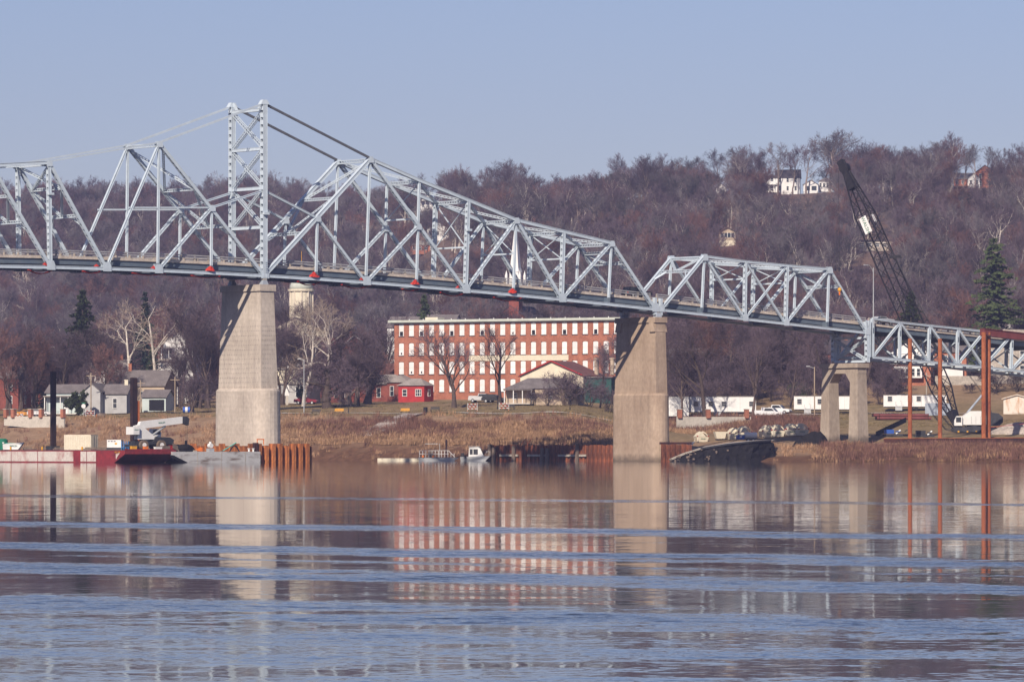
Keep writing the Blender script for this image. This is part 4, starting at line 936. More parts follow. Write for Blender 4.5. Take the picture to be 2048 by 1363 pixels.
rt = hroot('brick_house', 'brick house with pale gable verges seen behind the bushy trees', 725, 1120, R(-22)); b = block(rt, (0, 0), 7, 8, 11.5, 'gy', 2.6, 'brickd', 'shingled', [(2, 9.5), (2, 6)]); MB().prism([(-3.8, 11.3), (0, 14.2), (3.8, 11.3), (3.8, 11.5), (0, 14.45), (-3.8, 11.5)], -4.5, -4.38).obj('verge_board', M['white'], rt); chimney(rt, b, -2.6, 0, 12, 15.4)
rt = hroot('brick_block', 'wide brick commercial block with white cornice left of the mill roof', 690, 1185, R(-16), cat='building'); block(rt, (0, 0), 13, 8, 14.0, 'flat', .3, 'brickd', 'shinglel', [(5, 12), (5, 9)])
rt = hroot('brick_block', 'brick commercial block with red roof band behind the left spruce', 355, 1185, R(-16), cat='building'); block(rt, (0, 0), 14, 8, 15.5, 'flat', .3, 'brickd', 'redroof', [(5, 14), (5, 10)])
for px, Y, top, tx in ((1290 - 470, 1200, 634, 'grey-roofed house over the left end of the mill roof'), (880, 1215, 630, 'pale gabled house behind the middle of the mill roof')):
    rt = hroot('grey_house', tx, px, Y, R(-16)); h = ZY(top, Y) - rt.location.z; block(rt, (0, 0), 9, 8, h - 2.4, 'gx', 2.4, 'white', 'shingle', [(3, h - 4)])
# courthouse with the drum and dome
rt = hroot('courthouse', 'cream courthouse with round columned drum and dome behind the white sycamores', 603, 1235, R(-16), cat='courthouse'); zc_ = lambda y: ZY(y, 1235) - rt.location.z
block(rt, (0, 2), 17, 14, zc_(664), 'gy', 3.4, 'cream', 'shingled', [(4, zc_(664) - 2.5)], (1.2, 2))
def ring(r, z, n=20): return [(r * math.cos(2 * math.pi * i / n), r * math.sin(2 * math.pi * i / n), z) for i in range(n)]
z6, z5 = zc_(646), zc_(583)
MB().loft([ring(3.35, z6 - 4), ring(3.3, z6), ring(2.95, z6 + .1), ring(2.85, z5), ring(3.3, z5 + .1), ring(3.3, z5 + .6)]).obj('drum', M['cream'], rt)
for i in range(10):
    a = 2 * math.pi * i / 10; MB().tube((2.95 * math.cos(a), 2.95 * math.sin(a), z6 + .1), (2.9 * math.cos(a), 2.9 * math.sin(a), z5), .2, n=6).obj('column', M['creamw'], rt)
MB().loft([ring(2.9 * math.cos(a), z5 + .6 + 3.8 * math.sin(a)) for a in np.linspace(0, 1.45, 7)]).obj('dome', M['greygreen'], rt, smooth=True)
MB().loft([ring(.45, z5 + 4.2, 8), ring(.4, z5 + 5.4, 8), ring(.08, z5 + 6.2, 8), ring(.05, zc_(502), 8)]).obj('finial', M['yellow'], rt)
# white steeple
rt = hroot('church', 'white church steeple rising behind the bridge above the mill', 1034, 1225, R(-20), cat='church'); zc_ = lambda y: ZY(y, 1225) - rt.location.z
block(rt, (-1, 6), 10, 16, zc_(640), 'gy', 3.5, 'brickd', 'shingled', [(3, zc_(640) - 3)])
MB().box((0, -1, zc_(575) / 2), (2.6, 2.6, zc_(575))).obj('tower', M['brickd'], rt)
MB().loft([[(x * s, -1 + y * s, z) for x, y in ((-1, -1), (1, -1), (1, 1), (-1, 1))] for s, z in ((1.25, zc_(575) + .01), (1.15, zc_(545)), (1.3, zc_(544)), (1.05, zc_(536)), (.05, zc_(440)))]).obj('spire', M['white'], rt)
for s in (-1, 1):
    for k in (-1, 1): MB().loft([[(s * 1.75 + x * q, -1 + k * 1.75 + y * q, z) for x, y in ((-1, -1), (1, -1), (1, 1), (-1, 1))] for q, z in ((.28, zc_(576)), (.28, zc_(552)), (.02, zc_(541)))]).obj('pinnacle', M['white'], rt)

# --- right part of the town
rt = hroot('brick_house', 'brick house with big white gable and white bay window behind the deck truss', 1822, 1010, R(-8)); zc_ = lambda y: ZY(y, 1010) - rt.location.z
b = block(rt, (0, 1), 8.4, 9, zc_(708), 'gy', 2.9, 'brick', 'shingled', []); MB().prism([(-4.1, zc_(708)), (4.1, zc_(708)), (0, zc_(682))], -3.75, -3.6).obj('gable_board', M['white'], rt)
MB().box((0, -3.8, (zc_(729) + zc_(709)) / 2), (8.2, .5, zc_(709) - zc_(729))).obj('upper_bay', M['white'], rt); MB().box((-.4, -4.2, (zc_(756) + zc_(733)) / 2), (5.8, 1.4, zc_(733) - zc_(756))).obj('bay', M['white'], rt)
for i in range(7):
    window(rt, (-3.3 + 1.1 * i, -4.06, (zc_(729) + zc_(709)) / 2), .8, 1.6); 
    if i < 5: window(rt, (-2.6 + 1.1 * i, -4.91, (zc_(756) + zc_(733)) / 2), .75, 1.5)
rt = hroot('brick_house', 'brick house with dark roof and white porch right of the white gable', 1893, 1022, R(-8)); zc_ = lambda y: ZY(y, 1022) - rt.location.z
b = block(rt, (0, 0), 8.5, 8, zc_(703), 'gx', 2.4, 'brick', 'shingle', [(3, zc_(703) - 1.6), (3, zc_(703) - 4.6)], (1, 1.6)); MB().box((1.2, -4.6, zc_(745)), (4.8, 1.2, 3.0)).obj('bay', M['white'], rt); chimney(rt, b, 2.5, 0, zc_(703), zc_(703) + 4.2)
rt = hroot('stone_house', 'grey stone house with red porch behind the end of the deck truss', 2015, 1020, R(-8)); zc_ = lambda y: ZY(y, 1020) - rt.location.z; block(rt, (0, 0), 9.5, 9, zc_(690), 'gx', 2.8, 'stone', 'shingle', [(3, zc_(690) - 2), (3, zc_(690) - 5)], (1, 1.7))
rt = hroot('grey_house', 'large house with grey roof and dormer at the right edge above the bridge', 2020, 1090, R(-8)); zc_ = lambda y: ZY(y, 1090) - rt.location.z; b = block(rt, (0, 0), 10.5, 9, zc_(662), 'gx', 3.2, 'white', 'shingle', [(3, zc_(662) - 2)]); MB().prism([(-1.2, zc_(662) + .3), (1.2, zc_(662) + .3), (0, zc_(662) + 1.6)], -4.6, -2.5).obj('dormer', M['white'], rt)
rt = hroot('brick_house', 'brick house with gable behind trees left of the portal bent', 1668, 1050, R(-30)); zc_ = lambda y: ZY(y, 1050) - rt.location.z; b = block(rt, (0, 0), 7.5, 8, zc_(706), 'gx', 2.8, 'brickd', 'shingled', [(3, zc_(706) - 1.8), (3, zc_(706) - 5)], (.9, 1.7), 'cream'); chimney(rt, b, 3, 0, zc_(700), zc_(676))
rt = hroot('pale_house', 'small pale house with grey roof seen above the crane boom foot', 1790, 1130, R(-8)); zc_ = lambda y: ZY(y, 1130) - rt.location.z; block(rt, (0, 0), 8, 7, zc_(700), 'gx', 2, 'sidingg', 'shingle', [(3, zc_(700) - 1.6)])
MB().box((0, 0, .3), (11, .4, 1.9)).obj('stone_terrace_wall', M['stone']); o = bpy.data.objects['stone_terrace_wall']; q = gpt(1925, 1000); o.location = q + Vector((0, 0, ZY(764, 1000) - q.z)); tag(o, 'pale stone terrace wall below the brick houses at right', 'wall')

# --- houses on the hill
def hill_house(name, label, px, py, fn, y0=1250, rz=-.1, cat='house'):
    q = on_ground(px, py, y0); rt = thing(name, label, cat, q, rz); s = q.y / FPX; fn(rt, s); return rt
def hh1(rt, s):
    b = block(rt, (1.5, 0), 8.6, 8, 5.6, 'gx', 2.8, 'white', 'shingled', [(3, 4.6), (3, 1.6)], (.9, 1.6)); block(rt, (-4.2, .5), 5.2, 7, 5.4, 'hip', 1.6, 'white', 'shingled', [(3, 4.6), (3, 1.6)], (1.1, 1.6))
    chimney(rt, b, -3.5, 0, 6, 10, 'cream'); chimney(rt, b, .8, 2, 7, 10.2, 'cream'); porch(rt, -7, -1.6, -3, 2.9, 4, 1.8, 'white', 'white'); MB().box((-4.3, -4.7, 3.75), (5.4, .1, .7)).obj('balustrade', M['white'], rt)
hill_house('white_mansion', 'cream two-storey mansion with twin chimneys on the hilltop', 1568, 384, hh1)
def hh2(rt, s):
    block(rt, (0, 0), 5.2, 5, 2.9, 'gy', 1.6, 'white', 'shingle', []); 
    for x in (-1.2, 1.2): MB().box((x, -2.53, 1.6), (1.8, .06, 1.6)).obj('opening', M['glass'], rt)
hill_house('white_pavilion', 'white gabled pavilion with dark openings right of the hilltop mansion', 1622, 386, hh2)
hill_house('white_pavilion', 'white glazed pavilion furthest right of the hilltop mansion', 1652, 384, lambda rt, s: block(rt, (0, 0), 5.0, 5, 3.2, 'hip', 1.4, 'white', 'shingle', [(4, 1.8)], (.8, 1.5)))
hill_house('white_cottage', 'small white gabled cottage left of the hilltop mansion', 1443, 384, lambda rt, s: block(rt, (0, 0), 3.6, 5, 2.6, 'gy', 1.6, 'white', 'shingled', [(1, 1.4)]))
def hh3(rt, s):
    block(rt, (0, 0), 8.5, 7, 3.0, 'gx', 2.0, 'brick', 'shinglel', [(4, 1.7)]); block(rt, (2.8, -3.5), 4.2, 3, 3.0, 'gy', 1.7, 'white', 'shinglel', [(2, 1.6)], (.9, 1.6)); MB().box((-2.5, -4.6, .2), (7, 2.2, .25)).obj('terrace', M['wood'], rt)
    for x in (-5.5, -3, -.5): MB().box((x, -5.5, -1.2), (.2, .2, 2.6)).obj('terrace_post', M['wood'], rt)
hill_house('hilltop_house', 'brick and white house with pale roof and terrace on the right hilltop', 1932, 370, hh3)
hill_house('brick_villa', 'tall red brick villa with white gable behind the right hilltop house', 1970, 366, lambda rt, s: block(rt, (0, 4), 6.5, 7, 5.6, 'gy', 2.4, 'brick', 'shingled', [(2, 4.2), (2, 1.6)], (1, 1.7), 'cream'))
def hh4(rt, s):
    MB().box((0, 0, .9), (5.2, 5, 2.6)).obj('foundation', M['cream'], rt); block(rt, (0, 0), 5.4, 5.2, 2.2, 'gy', 1.3, 'tan', 'shingle', [], z0=2.25, ov=.7); MB().box((0, -2.75, 3.3), (4.6, .1, 1.3)).obj('window_band', M['glass'], rt)
    for i in range(5): MB().box((-2.2 + 1.1 * i, -2.85, 3.3), (.16, .1, 1.6)).obj('post', M['white'], rt)
hill_house('hillside_cabin', 'lone cream cabin with window band halfway up the wooded slope', 1456, 492, hh4)
hill_house('portico_house', 'white columned house on the slope seen through the bridge truss', 858, 418, lambda rt, s: (block(rt, (0, 0), 6, 6, 5, 'gy', 2, 'white', 'shingle', [(3, 2.5)]), porch(rt, -3, 3, -3, 4.2, 4, 1.8)))
hill_house('white_villa', 'white gabled house on the slope below the portico house', 878, 482, lambda rt, s: block(rt, (0, 0), 8, 7, 4, 'gy', 2.6, 'white', 'shinglel', [(3, 2.4)]))
hill_house('brick_bungalow', 'long low brick bungalow on the slope lowest behind the truss', 848, 508, lambda rt, s: block(rt, (0, 0), 13, 7, 2.8, 'gx', 1.5, 'brick', 'shinglel', [(6, 1.6)], (1.2, 1.3)))
hill_house('low_villa', 'long flat-roofed villa halfway up the slope beside the crane boom', 1755, 500, lambda rt, s: block(rt, (0, 0), 12, 6, 2.6, 'flat', .3, 'stone', 'shingled', [(5, 1.4)], (1.4, 1.2)))
hill_house('old_mansion', 'faint brown mansion with pale windows behind ridge trees left of the cottage', 1335, 388, lambda rt, s: block(rt, (0, 0), 15, 9, 5.5, 'hip', 2, 'tan', 'shingled', [(6, 3.8), (6, 1.4)], (1.0, 1.7)))

# ------------------------------------------------------------------ town trees
def T(kind, px, Y, top, label, group=None, sx=1.0, key=None): 
    return tree_px({'syc': 'sycamore_tree', 'spruce': 'spruce_tree', 'pine': 'pine_tree', 'bush': 'bare_bush', 'shrub': 'evergreen_shrub'}.get(kind, 'bare_tree'), kind, px, Y, top, label, group, sx, key, cat='bush' if kind in ('bush', 'shrub') else 'tree')
T('syc', 607, 1000, 600, 'left of two white-barked sycamores right of the pale pier', sx=.9); T('syc', 652, 1012, 590, 'right of two white-barked sycamores right of the pale pier', sx=.95)
T('willow', 655, 985, 690, 'round dense dark tree with thick trunk on the park lawn', sx=1.25); T('willow', 697, 1000, 712, 'smaller round dense tree between the two thick-trunked ones', sx=1.1); T('willow', 735, 1010, 700, 'second round dense tree leaning beside the brick workshop', sx=1.1)
T('big', 908, 960, 652, 'big spreading bare tree in front of the mill left half', sx=1.2, key='big0'); T('big', 1000, 985, 650, 'tall forked bare tree in front of the mill centre', sx=1.0, key='big1')
T('bush', 1135, 958, 742, 'tangled vine-grown bush before the cream hall', sx=1.5); T('bush', 1180, 962, 762, 'lower tangled bush right of the vine-grown bush', sx=1.6); T('bush', 1060, 955, 780, 'low bare bush before the porch house', sx=1.4); T('bush', 1095, 952, 772, 'bare bush at the middle of the porch house', sx=1.4); T('bush', 1215, 950, 770, 'bare bush touching the tan pier', sx=1.4)
T('oak', 1200, 962, 690, 'slender bare tree just left of the tan pier', sx=.7)
T('big', 1412, 938, 640, 'many-limbed big bare tree in front of the long white trailer', sx=1.0, key='big1'); T('big', 1505, 940, 648, 'bare tree at the right end of the long white trailer', sx=.7, key='big0'); T('oak', 1365, 940, 670, 'bare tree with hollow trunk just right of the tan pier', sx=.8); T('oak', 1580, 955, 690, 'leaning dark bare tree between pickup trucks and office trailer', sx=.7)
T('bush', 1640, 985, 770, 'dark thicket behind the middle office trailer', sx=1.5); T('shrub', 1602, 985, 765, 'dark green shrub behind the middle office trailer'); T('bush', 1770, 985, 755, 'brown thicket right of the portal bent', sx=1.6); T('bush', 1990, 985, 745, 'bare brush behind the rusty pile pair', sx=1.9); T('bush', 2035, 985, 742, 'bare brush at the right frame edge', sx=1.9); T('bush', 1945, 985, 765, 'low bare brush below the stone terrace wall', sx=1.6)
T('pine', 1988, 1060, 478, 'large dark pine towering at the right above the bridge', sx=.92, key='pine0'); T('pine', 1822, 1080, 585, 'dark pine behind the crane boom', sx=1.2, key='pine1')
T('pine', 165, 1090, 582, 'broad dark green conifer at left', sx=1.0, key='pine1'); T('spruce', 290, 1075, 586, 'narrow dark blue-green spruce behind the second barge post', sx=.85, key='spruce1'); T('spruce', 92, 1030, 690, 'slim small spruce near the left barge post', sx=.7, key='spruce1'); T('pine', 848, 1200, 592, 'dark conifer rising over the left part of the mill roof', sx=.9, key='pine1'); T('spruce', 305, 1060, 690, 'short olive conifer before the white balcony house', key='spruce0')
T('shrub', 157, 985, 782, 'clipped dark evergreen before the blue cottage porch', sx=.9, key='shrub0'); T('shrub', 600, 1040, 770, 'small dark cypress beside the grey block house', sx=.5, key='shrub0')
for px, Y, top, k, tx in ((20, 1000, 640, 'red', 'reddish bare tree at the left frame edge'), (70, 1010, 670, 'red', 'reddish bare tree left of the first barge post'), (215, 1022, 672, 'oak', 'black-limbed bare tree before the white two-storey house'), (262, 1040, 610, 'syc', 'pale-limbed tree left of the narrow spruce'), (315, 1050, 590, 'syc', 'pale-limbed tree right of the narrow spruce'), (395, 1030, 590, 'oak', 'tall bare tree beside the left face of the pale pier'), (418, 1010, 640, 'oak', 'bare tree touching the left edge of the pale pier'), (360, 1020, 700, 'oak', 'bare tree below the white balcony house'), (385, 985, 740, 'bush', 'bare bush at the foot of the pale pier bank'),
                          (765, 1100, 628, 'oak', 'bare tree at the left corner of the mill'), (700, 1090, 640, 'oak', 'bare tree behind the brick workshop chimney'), (552, 1075, 640, 'oak', 'bare tree right behind the pale pier'), (1250, 1010, 660, 'oak', 'bare tree hidden behind the tan pier'), (1345, 1000, 640, 'oak', 'bare tree by the dark green shed'), (1455, 1010, 640, 'oak', 'dense bare tree behind the long trailer'), (1545, 1015, 660, 'oak', 'dense bare tree above the pickup trucks'), (1620, 1020, 680, 'oak', 'bare tree left of the portal bent'), (1720, 1040, 690, 'oak', 'bare tree inside the portal bent opening'), (1905, 1090, 560, 'oak', 'tall bare tree right of the crane boom'), (1930, 1085, 575, 'red', 'reddish bare tree left of the large pine'), (2035, 1080, 560, 'oak', 'tall bare tree at the right frame edge'), (566, 1045, 650, 'oak', 'bare tree before the grey block house'), (628, 1060, 600, 'oak', 'bare tree between the sycamores before the courthouse'), (585, 1085, 610, 'oak', 'bare tree before the courthouse wall'), (130, 1012, 660, 'oak', 'bare tree behind the blue cottage porch'), (185, 1035, 650, 'oak', 'bare tree behind the blue cottage gable'), (330, 1110, 600, 'red', 'rust-red slender tree right of the narrow spruce')):
    T(k, px, Y, top, tx)
def put_town(px, Y):
    X = PX(px, Y)
    if 780 < px < 1240 and Y < 1110: return False
    if not clear_of_houses(px, Y, 14): return False
    k = rnd.choice(['oak', 'oak', 'oak', 'red', 'oak', 'oak']); s = rnd.uniform(.8, 1.3)
    tree('bare_tree', variant(k), gpt(px, Y), s, 'grey-brown bare tree among the roofs of the town', group=G_TOWN); return True
scatter(66, (0, 2060, 1075, 1300), put_town)
for px, top, tx in ((1008, 612, 'bare tree left of the church tower behind the mill roof'), (1040, 608, 'bare tree before the church tower behind the mill roof'), (1068, 612, 'bare tree right of the church tower behind the mill roof')): T('oak', px, 1150, top, tx)
def put_front(px, Y):
    if not (px < 425 or 545 < px < 600 or 670 < px < 775 or 1335 < px < 1780): return False
    k = rnd.choice(['oak', 'oak', 'red', 'oak']); tree('bare_tree', variant(k), gpt(px, Y), rnd.uniform(.65, 1.15), 'bare tree in front of the town houses near the bank', group='bare trees in front of the town houses'); return True
scatter(46, (0, 1780, 1000, 1072), put_front)
# brush thickets between the town and the slope: one mass
pts = []
bk = ['bush0', 'bush1', 'bush2', 'red0', 'oak2']
while len(pts) < 900:
    px, Y = rnd.uniform(-60, 2110), rnd.uniform(1060, 1420)
    X = PX(px, Y)
    if 780 < px < 1240 and Y < 1110: continue
    k = rnd.choice([0, 1, 2, 0, 1, 2, 3, 4]); 
    if not clear_of_houses(px, Y, 12): continue
    pts.append((X, Y, ground(X, Y), rnd.uniform(0, 6.28), rnd.uniform(.8, 1.4) if k < 3 else rnd.uniform(.5, .9), k))
instancer('brush_thicket', 'thicket_plant', [joined(k) for k in bk], pts, 'bare brush and saplings filling the gaps behind the town')
pts = []
while len(pts) < 130:
    px, Y = rnd.uniform(1335, 1800), rnd.uniform(968, 1060); X = PX(px, Y); k = rnd.choice([0, 1, 2])
    pts.append((X, Y, ground(X, Y), rnd.uniform(0, 6.28), rnd.uniform(.9, 1.7), k))
instancer('bank_brush', 'bank_brush_plant', [joined(k) for k in bk[:3]], pts, 'dark bare brush behind the white office trailers')

# ------------------------------------------------------------------ dry grass and weeds on the banks
M['straw'] = mat('dry_grass', (.40, .25, .15), .95, .25, .6, perobj=.3, spec=.1)
M['weed'] = mat('dead_weeds', (.20, .105, .08), .95, .25, .6, perobj=.35, spec=.1)
M['turf'] = mat('winter_turf', (.20, .155, .08), .95, .3, .6, perobj=.35, spec=.1)
def tuft(seed, n, h, r, m, lean=.35, wd=.035):
    rg = random.Random(seed); mb = MB()
    for _ in range(n):
        a = rg.uniform(0, 6.28); b = Vector((rg.gauss(0, r), rg.gauss(0, r), -.05)); d = Vector((math.cos(a) * lean * rg.random(), math.sin(a) * lean * rg.random(), 1)).normalized(); hh = h * rg.uniform(.5, 1.1)
        s = Vector((-math.sin(a), math.cos(a), 0)) * wd; q = b + d * hh * .6; e = q + (d + Vector((math.cos(a), math.sin(a), 0)) * .35).normalized() * hh * .45
        mb.add([b - s, b + s, q + s * .7, q - s * .7, e], [(0, 1, 2, 3), (3, 2, 4)])
    return mb.mesh('tuft', m)
def grass(name, label, meshes, n, fn, smin, smax):
    pts = []; tries = 0
    while len(pts) < n and tries < n * 30:
        tries += 1; px, d = rnd.uniform(-30, 2080), rnd.uniform(0, 150); Xg = PX(px, 860); 
        for _ in range(3): Y = shore(Xg) + d; Xg = PX(px, Y)
        w_ = fn(px, d, Xg, Y)
        if rnd.random() < w_: pts.append((Xg, Y, ground(Xg, Y), rnd.uniform(0, 6.28), rnd.uniform(smin, smax), rnd.randrange(len(meshes))))
    return instancer(name, name + '_tuft', meshes, pts, label)
def clump(X, Y, s, o=0): return vnoise(X / s + o, Y / s + o)
def f_straw(px, d, X, Y):
    if px < 560: return .25 * (clump(X, Y, 5) > .5) if 8 < d < 56 else 0
    if px < 1250: return (1.0 if 8 < d < 40 else .12 if d < 54 else 0) * (.35 + .65 * (clump(X, Y, 4) > .42)) * (0 if (700 < px < 845 and d > 26) else 1)
    if px < 1500: return .6 * (clump(X, Y, 4) > .4) if 95 < d < 146 else 0
    return (.35 if d < 46 else 0) * (clump(X, Y, 3) > .55)
grass('dry_grass', 'tall tan dry grass along the river bank', [tuft(i, 26, 1.1, .45, M['straw'], .8) for i in range(4)], 5600, f_straw, .35, 1.15)
def f_weed(px, d, X, Y):
    if px < 560: return .05 if 10 < d < 40 else 0
    if px < 1330: return (1.0 if 20 < d < 44 else .1 if d < 52 else 0) * (clump(X, Y, 6, 3) > .45)
    if px < 1640: return .9 if 108 < d < 140 else 0
    return (.8 if d < 44 else .0) * (.3 + .7 * (clump(X, Y, 3, 3) > .4))
grass('dead_weeds', 'red-brown dead weeds on the slope of the bank', [tuft(9 + i, 22, 1.25, .45, M['weed'], .7, .03) for i in range(4)], 4600, f_weed, .5, 1.25)
def f_turf(px, d, X, Y):
    if px > 1330: return .8 * (clump(X, Y, 5, 7) > .35) if 118 < d < 150 else 0
    return .7 * (clump(X, Y, 6, 7) > .45) if 50 < d < 64 else (.25 if 64 <= d < 140 else 0)
grass('lawn_tufts', 'short faded green grass at the top of the bank', [tuft(19 + i, 22, .32, .4, M['turf'], .5, .04) for i in range(3)], 2600, f_turf, .7, 1.2)
# ------------------------------------------------------------------ lettering
def text_mesh(body, size, m, depth=.015):
    cu = bpy.data.curves.new('lettering', 'FONT'); cu.body = body; cu.size = size; cu.extrude = depth; cu.align_x = 'CENTER'; cu.align_y = 'CENTER'; cu.resolution_u = 2
    o = bpy.data.objects.new('lettering_tmp', cu); me = bpy.data.meshes.new_from_object(o); bpy.data.objects.remove(o); me.name = 'lettering'; me.materials.clear(); me.materials.append(m); return me
def put_text(body, size, m, parent, mat4, name='lettering', sx=1.0):
    o = bpy.data.objects.new(name, text_mesh(body, size, m)); COL.objects.link(o); o.parent = parent
    o.matrix_basis = mat4 @ Matrix.Diagonal((sx, 1, 1, 1)); return o
FRONT = Matrix.Rotation(R(90), 4, 'X')          # lettering upright, read from local -y

# ------------------------------------------------------------------ barges and what stands on them
RM = mat('red_barge_paint', (.30, .035, .042), .65, 0, .6, col2=(.13, .025, .03), fine=(4, .3), ramp=(.38, .75))
WB = mat('barge_white_scuffed', (.66, .60, .55), .7, 0, .35, col2=(.38, .12, .11), ramp=(.52, .72), fine=(4, .12), stretch=(1, 1, .6))
GB = mat('grey_barge_paint', (.50, .50, .50), .75, 0, .5, col2=(.20, .16, .14), ramp=(.5, .66), fine=(5, .15), stretch=(.6, .6, 2.2))
DK = 1.85
M['spud'] = mat('tarred_steel', (.016, .010, .012), .7, 0, .8, col2=(.045, .022, .022))
A1 = Vector((PX(250, 745), 745, 0))
b1 = thing('deck_barge', 'red and scuffed white work barge with raked red bow at the left', 'barge', A1, TH)
MB().loft([[(0, 5.5, -.6), (9.2, 5.5, -.6), (9.2, 43, -.6), (0, 43, -.6)], [(0, 2.6, .12), (9.2, 2.6, .12), (9.2, 44, .12), (0, 44, .12)], [(0, 0, DK - .55), (9.2, 0, DK - .55), (9.2, 46, DK - .55), (0, 46, DK - .55)], [(0, -.05, DK), (9.2, -.05, DK), (9.2, 46, DK), (0, 46, DK)]]).obj('hull', RM, b1)
def v_at(px):                                    # distance along the barge side seen in column px
    k = (px - 1024) / FPX; return (k * A1.y - A1.x) / (V.x - k * V.y)
for x0, x1 in ((-10, 22), (23, 75), (76, 147), (161, 173), (174, 192), (236, 246)):
    a, b = v_at(x1), v_at(x0)
    if x1 == 246: MB().prism([(a + 1.5, .9), (b + .5, .5), (b + .6, 1.3), (a + .8, 1.5)], -.025, -.003, 'x').obj('worn_patch', WB, b1)
    else: MB().box((-.012, (a + b) / 2, .93), (.02, b - a - .06, 1.5)).obj('hull_plate', WB, b1)
put_text('MCC 119', .36, M['yellow'], b1, Matrix.Translation((-.03, v_at(235), 1.55)) @ Matrix.Rotation(R(-90), 4, 'Z') @ FRONT, 'hull_number')
MB().box((4.6, 22, DK + .03), (8.9, 43, .05)).obj('deck_plating', M['dark'], b1)
MB().box((4.6, -.02, DK + .1), (9.2, .12, .2)).obj('coaming', RM, b1)
for px in (80, 160, 17): MB().tube((.4, v_at(px), DK), (.4, v_at(px), DK + .55), .14, n=8).obj('mooring_post', M['yellow'], b1)
def on_b1(px, u, z=DK + .06):                     # deck spot u metres in from the side, seen in column px
    k = (px - 1024) / FPX; q = A1 + U * u; v = (k * q.y - q.x) / (V.x - k * V.y); q = q + V * v; q.z = z; return q
def spud(px, u, top, r, label, m='spud'):
    q = on_b1(px, u, -3); t = thing('spud_pile', label, 'pile', q, TH); zt = ZY(top, q.y) + 3
    mb = MB().box((0, 0, zt / 2), (r, r, zt)); mb.obj('post', M[m], t)
    for s in (-1, 1): MB().box((s * r / 2, -r / 2 - .02, zt / 2), (.1, .05, zt - .2)).obj('edge_strip', M[m], t)
    MB().box((0, 0, DK + 3.35), (r + .9, r + .9, .6)).obj('guide_frame', M['dark'], t); return t
spud(106, 2.2, 742, .62, 'dark square steel post on the left end of the red barge'); spud(267, 7.5, 755, .74, 'dark square steel post beside the white mobile crane')
q = on_b1(277, 8.2, -3); t = thing('rusty_post', 'thin rusty steel post just right of the dark barge post', 'pile', q, TH); zt = ZY(801, q.y) + 3; MB().beam((0, 0, 0), (0, 0, zt), .28, .06).beam((0, .14, 0), (0, .14, zt), .06, .3).beam((0, -.14, 0), (0, -.14, zt), .06, .3).obj('post', M['rust'], t); MB().box((0, 0, .1), (.5, .5, .2)).obj('foot', M['rust'], t)
# storage container
q = on_b1(162, 3.5); t = thing('storage_container', 'cream storage container with door ribs standing on the red barge', 'container', q, TH - R(62))
mb = MB().box((0, 0, 1.15), (4.6, 2.3, 2.3))
mb.obj('body', M['creamw'], t); rb = MB().box((0, -1.17, 1.15), (.12, .05, 2.0)).mesh('rib', M['cream'])
for i in range(15): place(rb, 'rib', t, (-2.1 + .3 * i, 0, 0))
for y in (-.57, .57):
    d_ = MB().box((2.325, y, 1.15), (.04, 1.08, 2.1)).obj('door', M['cream'], t)
    for k in (-.25, .25): MB().tube((2.37, y + k, .2), (2.37, y + k, 2.1), .03, n=5).obj('lock_rod', M['creamw'], d_)
# generator and blue rack
q = on_b1(230, 2.0); t = thing('generator', 'white box generator on a skid beside the container', 'generator', q, TH - R(50)); MB().box((0, 0, .95), (2.2, 1.1, 1.15)).obj('body', M['white'], t); MB().box((0, 0, .2), (2.3, 1.2, .3)).obj('skid', M['dark'], t)
for i in range(3): MB().box((-.8 + .45 * i, -.56, 1.3), (.3, .03, .12)).obj('louvre', M['dark'], t)
MB().box((.3, -.56, .95), (.35, .03, .25)).obj('plate', M['yellow'], t)
q = on_b1(250, 2.2); t = thing('blue_rack', 'blue steel rack beside the white generator', 'rack', q, TH)
for x in (-.4, .4):
    for y in (-.3, .3): MB().box((x, y, .65), (.09, .09, 1.3)).obj('post', M['bluel'], t)
MB().box((0, 0, .35), (.9, .7, .1)).obj('shelf', M['bluel'], t); MB().box((0, -.3, .9), (.8, .05, .08)).obj('rail', M['bluel'], t)
# green tank, bow of a small white skiff
q = on_b1(6, 1.5); t = thing('green_tank', 'green fuel tank with white mark at the left edge of the barge', 'tank', q, TH); MB().tube((0, 0, 0), (0, 0, 1.55), .75, n=16).tube((0, 0, 1.55), (0, 0, 1.75), .75, .4, 16).obj('shell', M['greenp'], t, smooth=False); MB().box((-.4, -.66, 1.1), (.3, .06, .16), R(-30)).obj('mark', M['white'], t)
q = on_b1(25, 2.0); t = thing('small_skiff', 'white skiff bow with green lettering lying on the barge at left', 'boat', q, TH - R(50)); MB().loft([[(-1.4, -.45, .05), (1.0, -.4, .05), (1.0, .4, .05), (-1.4, .45, .05)], [(-1.4, -.6, .9), (1.9, -.35, 1.15), (1.9, .35, 1.15), (-1.4, .6, .9)]]).obj('hull', M['white'], t); MB().box((.2, 0, 1.03), (2.4, .7, .06)).obj('thwart', M['teal'], t); put_text('WALSH', .35, M['greenp'], t, Matrix.Translation((.3, -.52, .62)) @ FRONT)
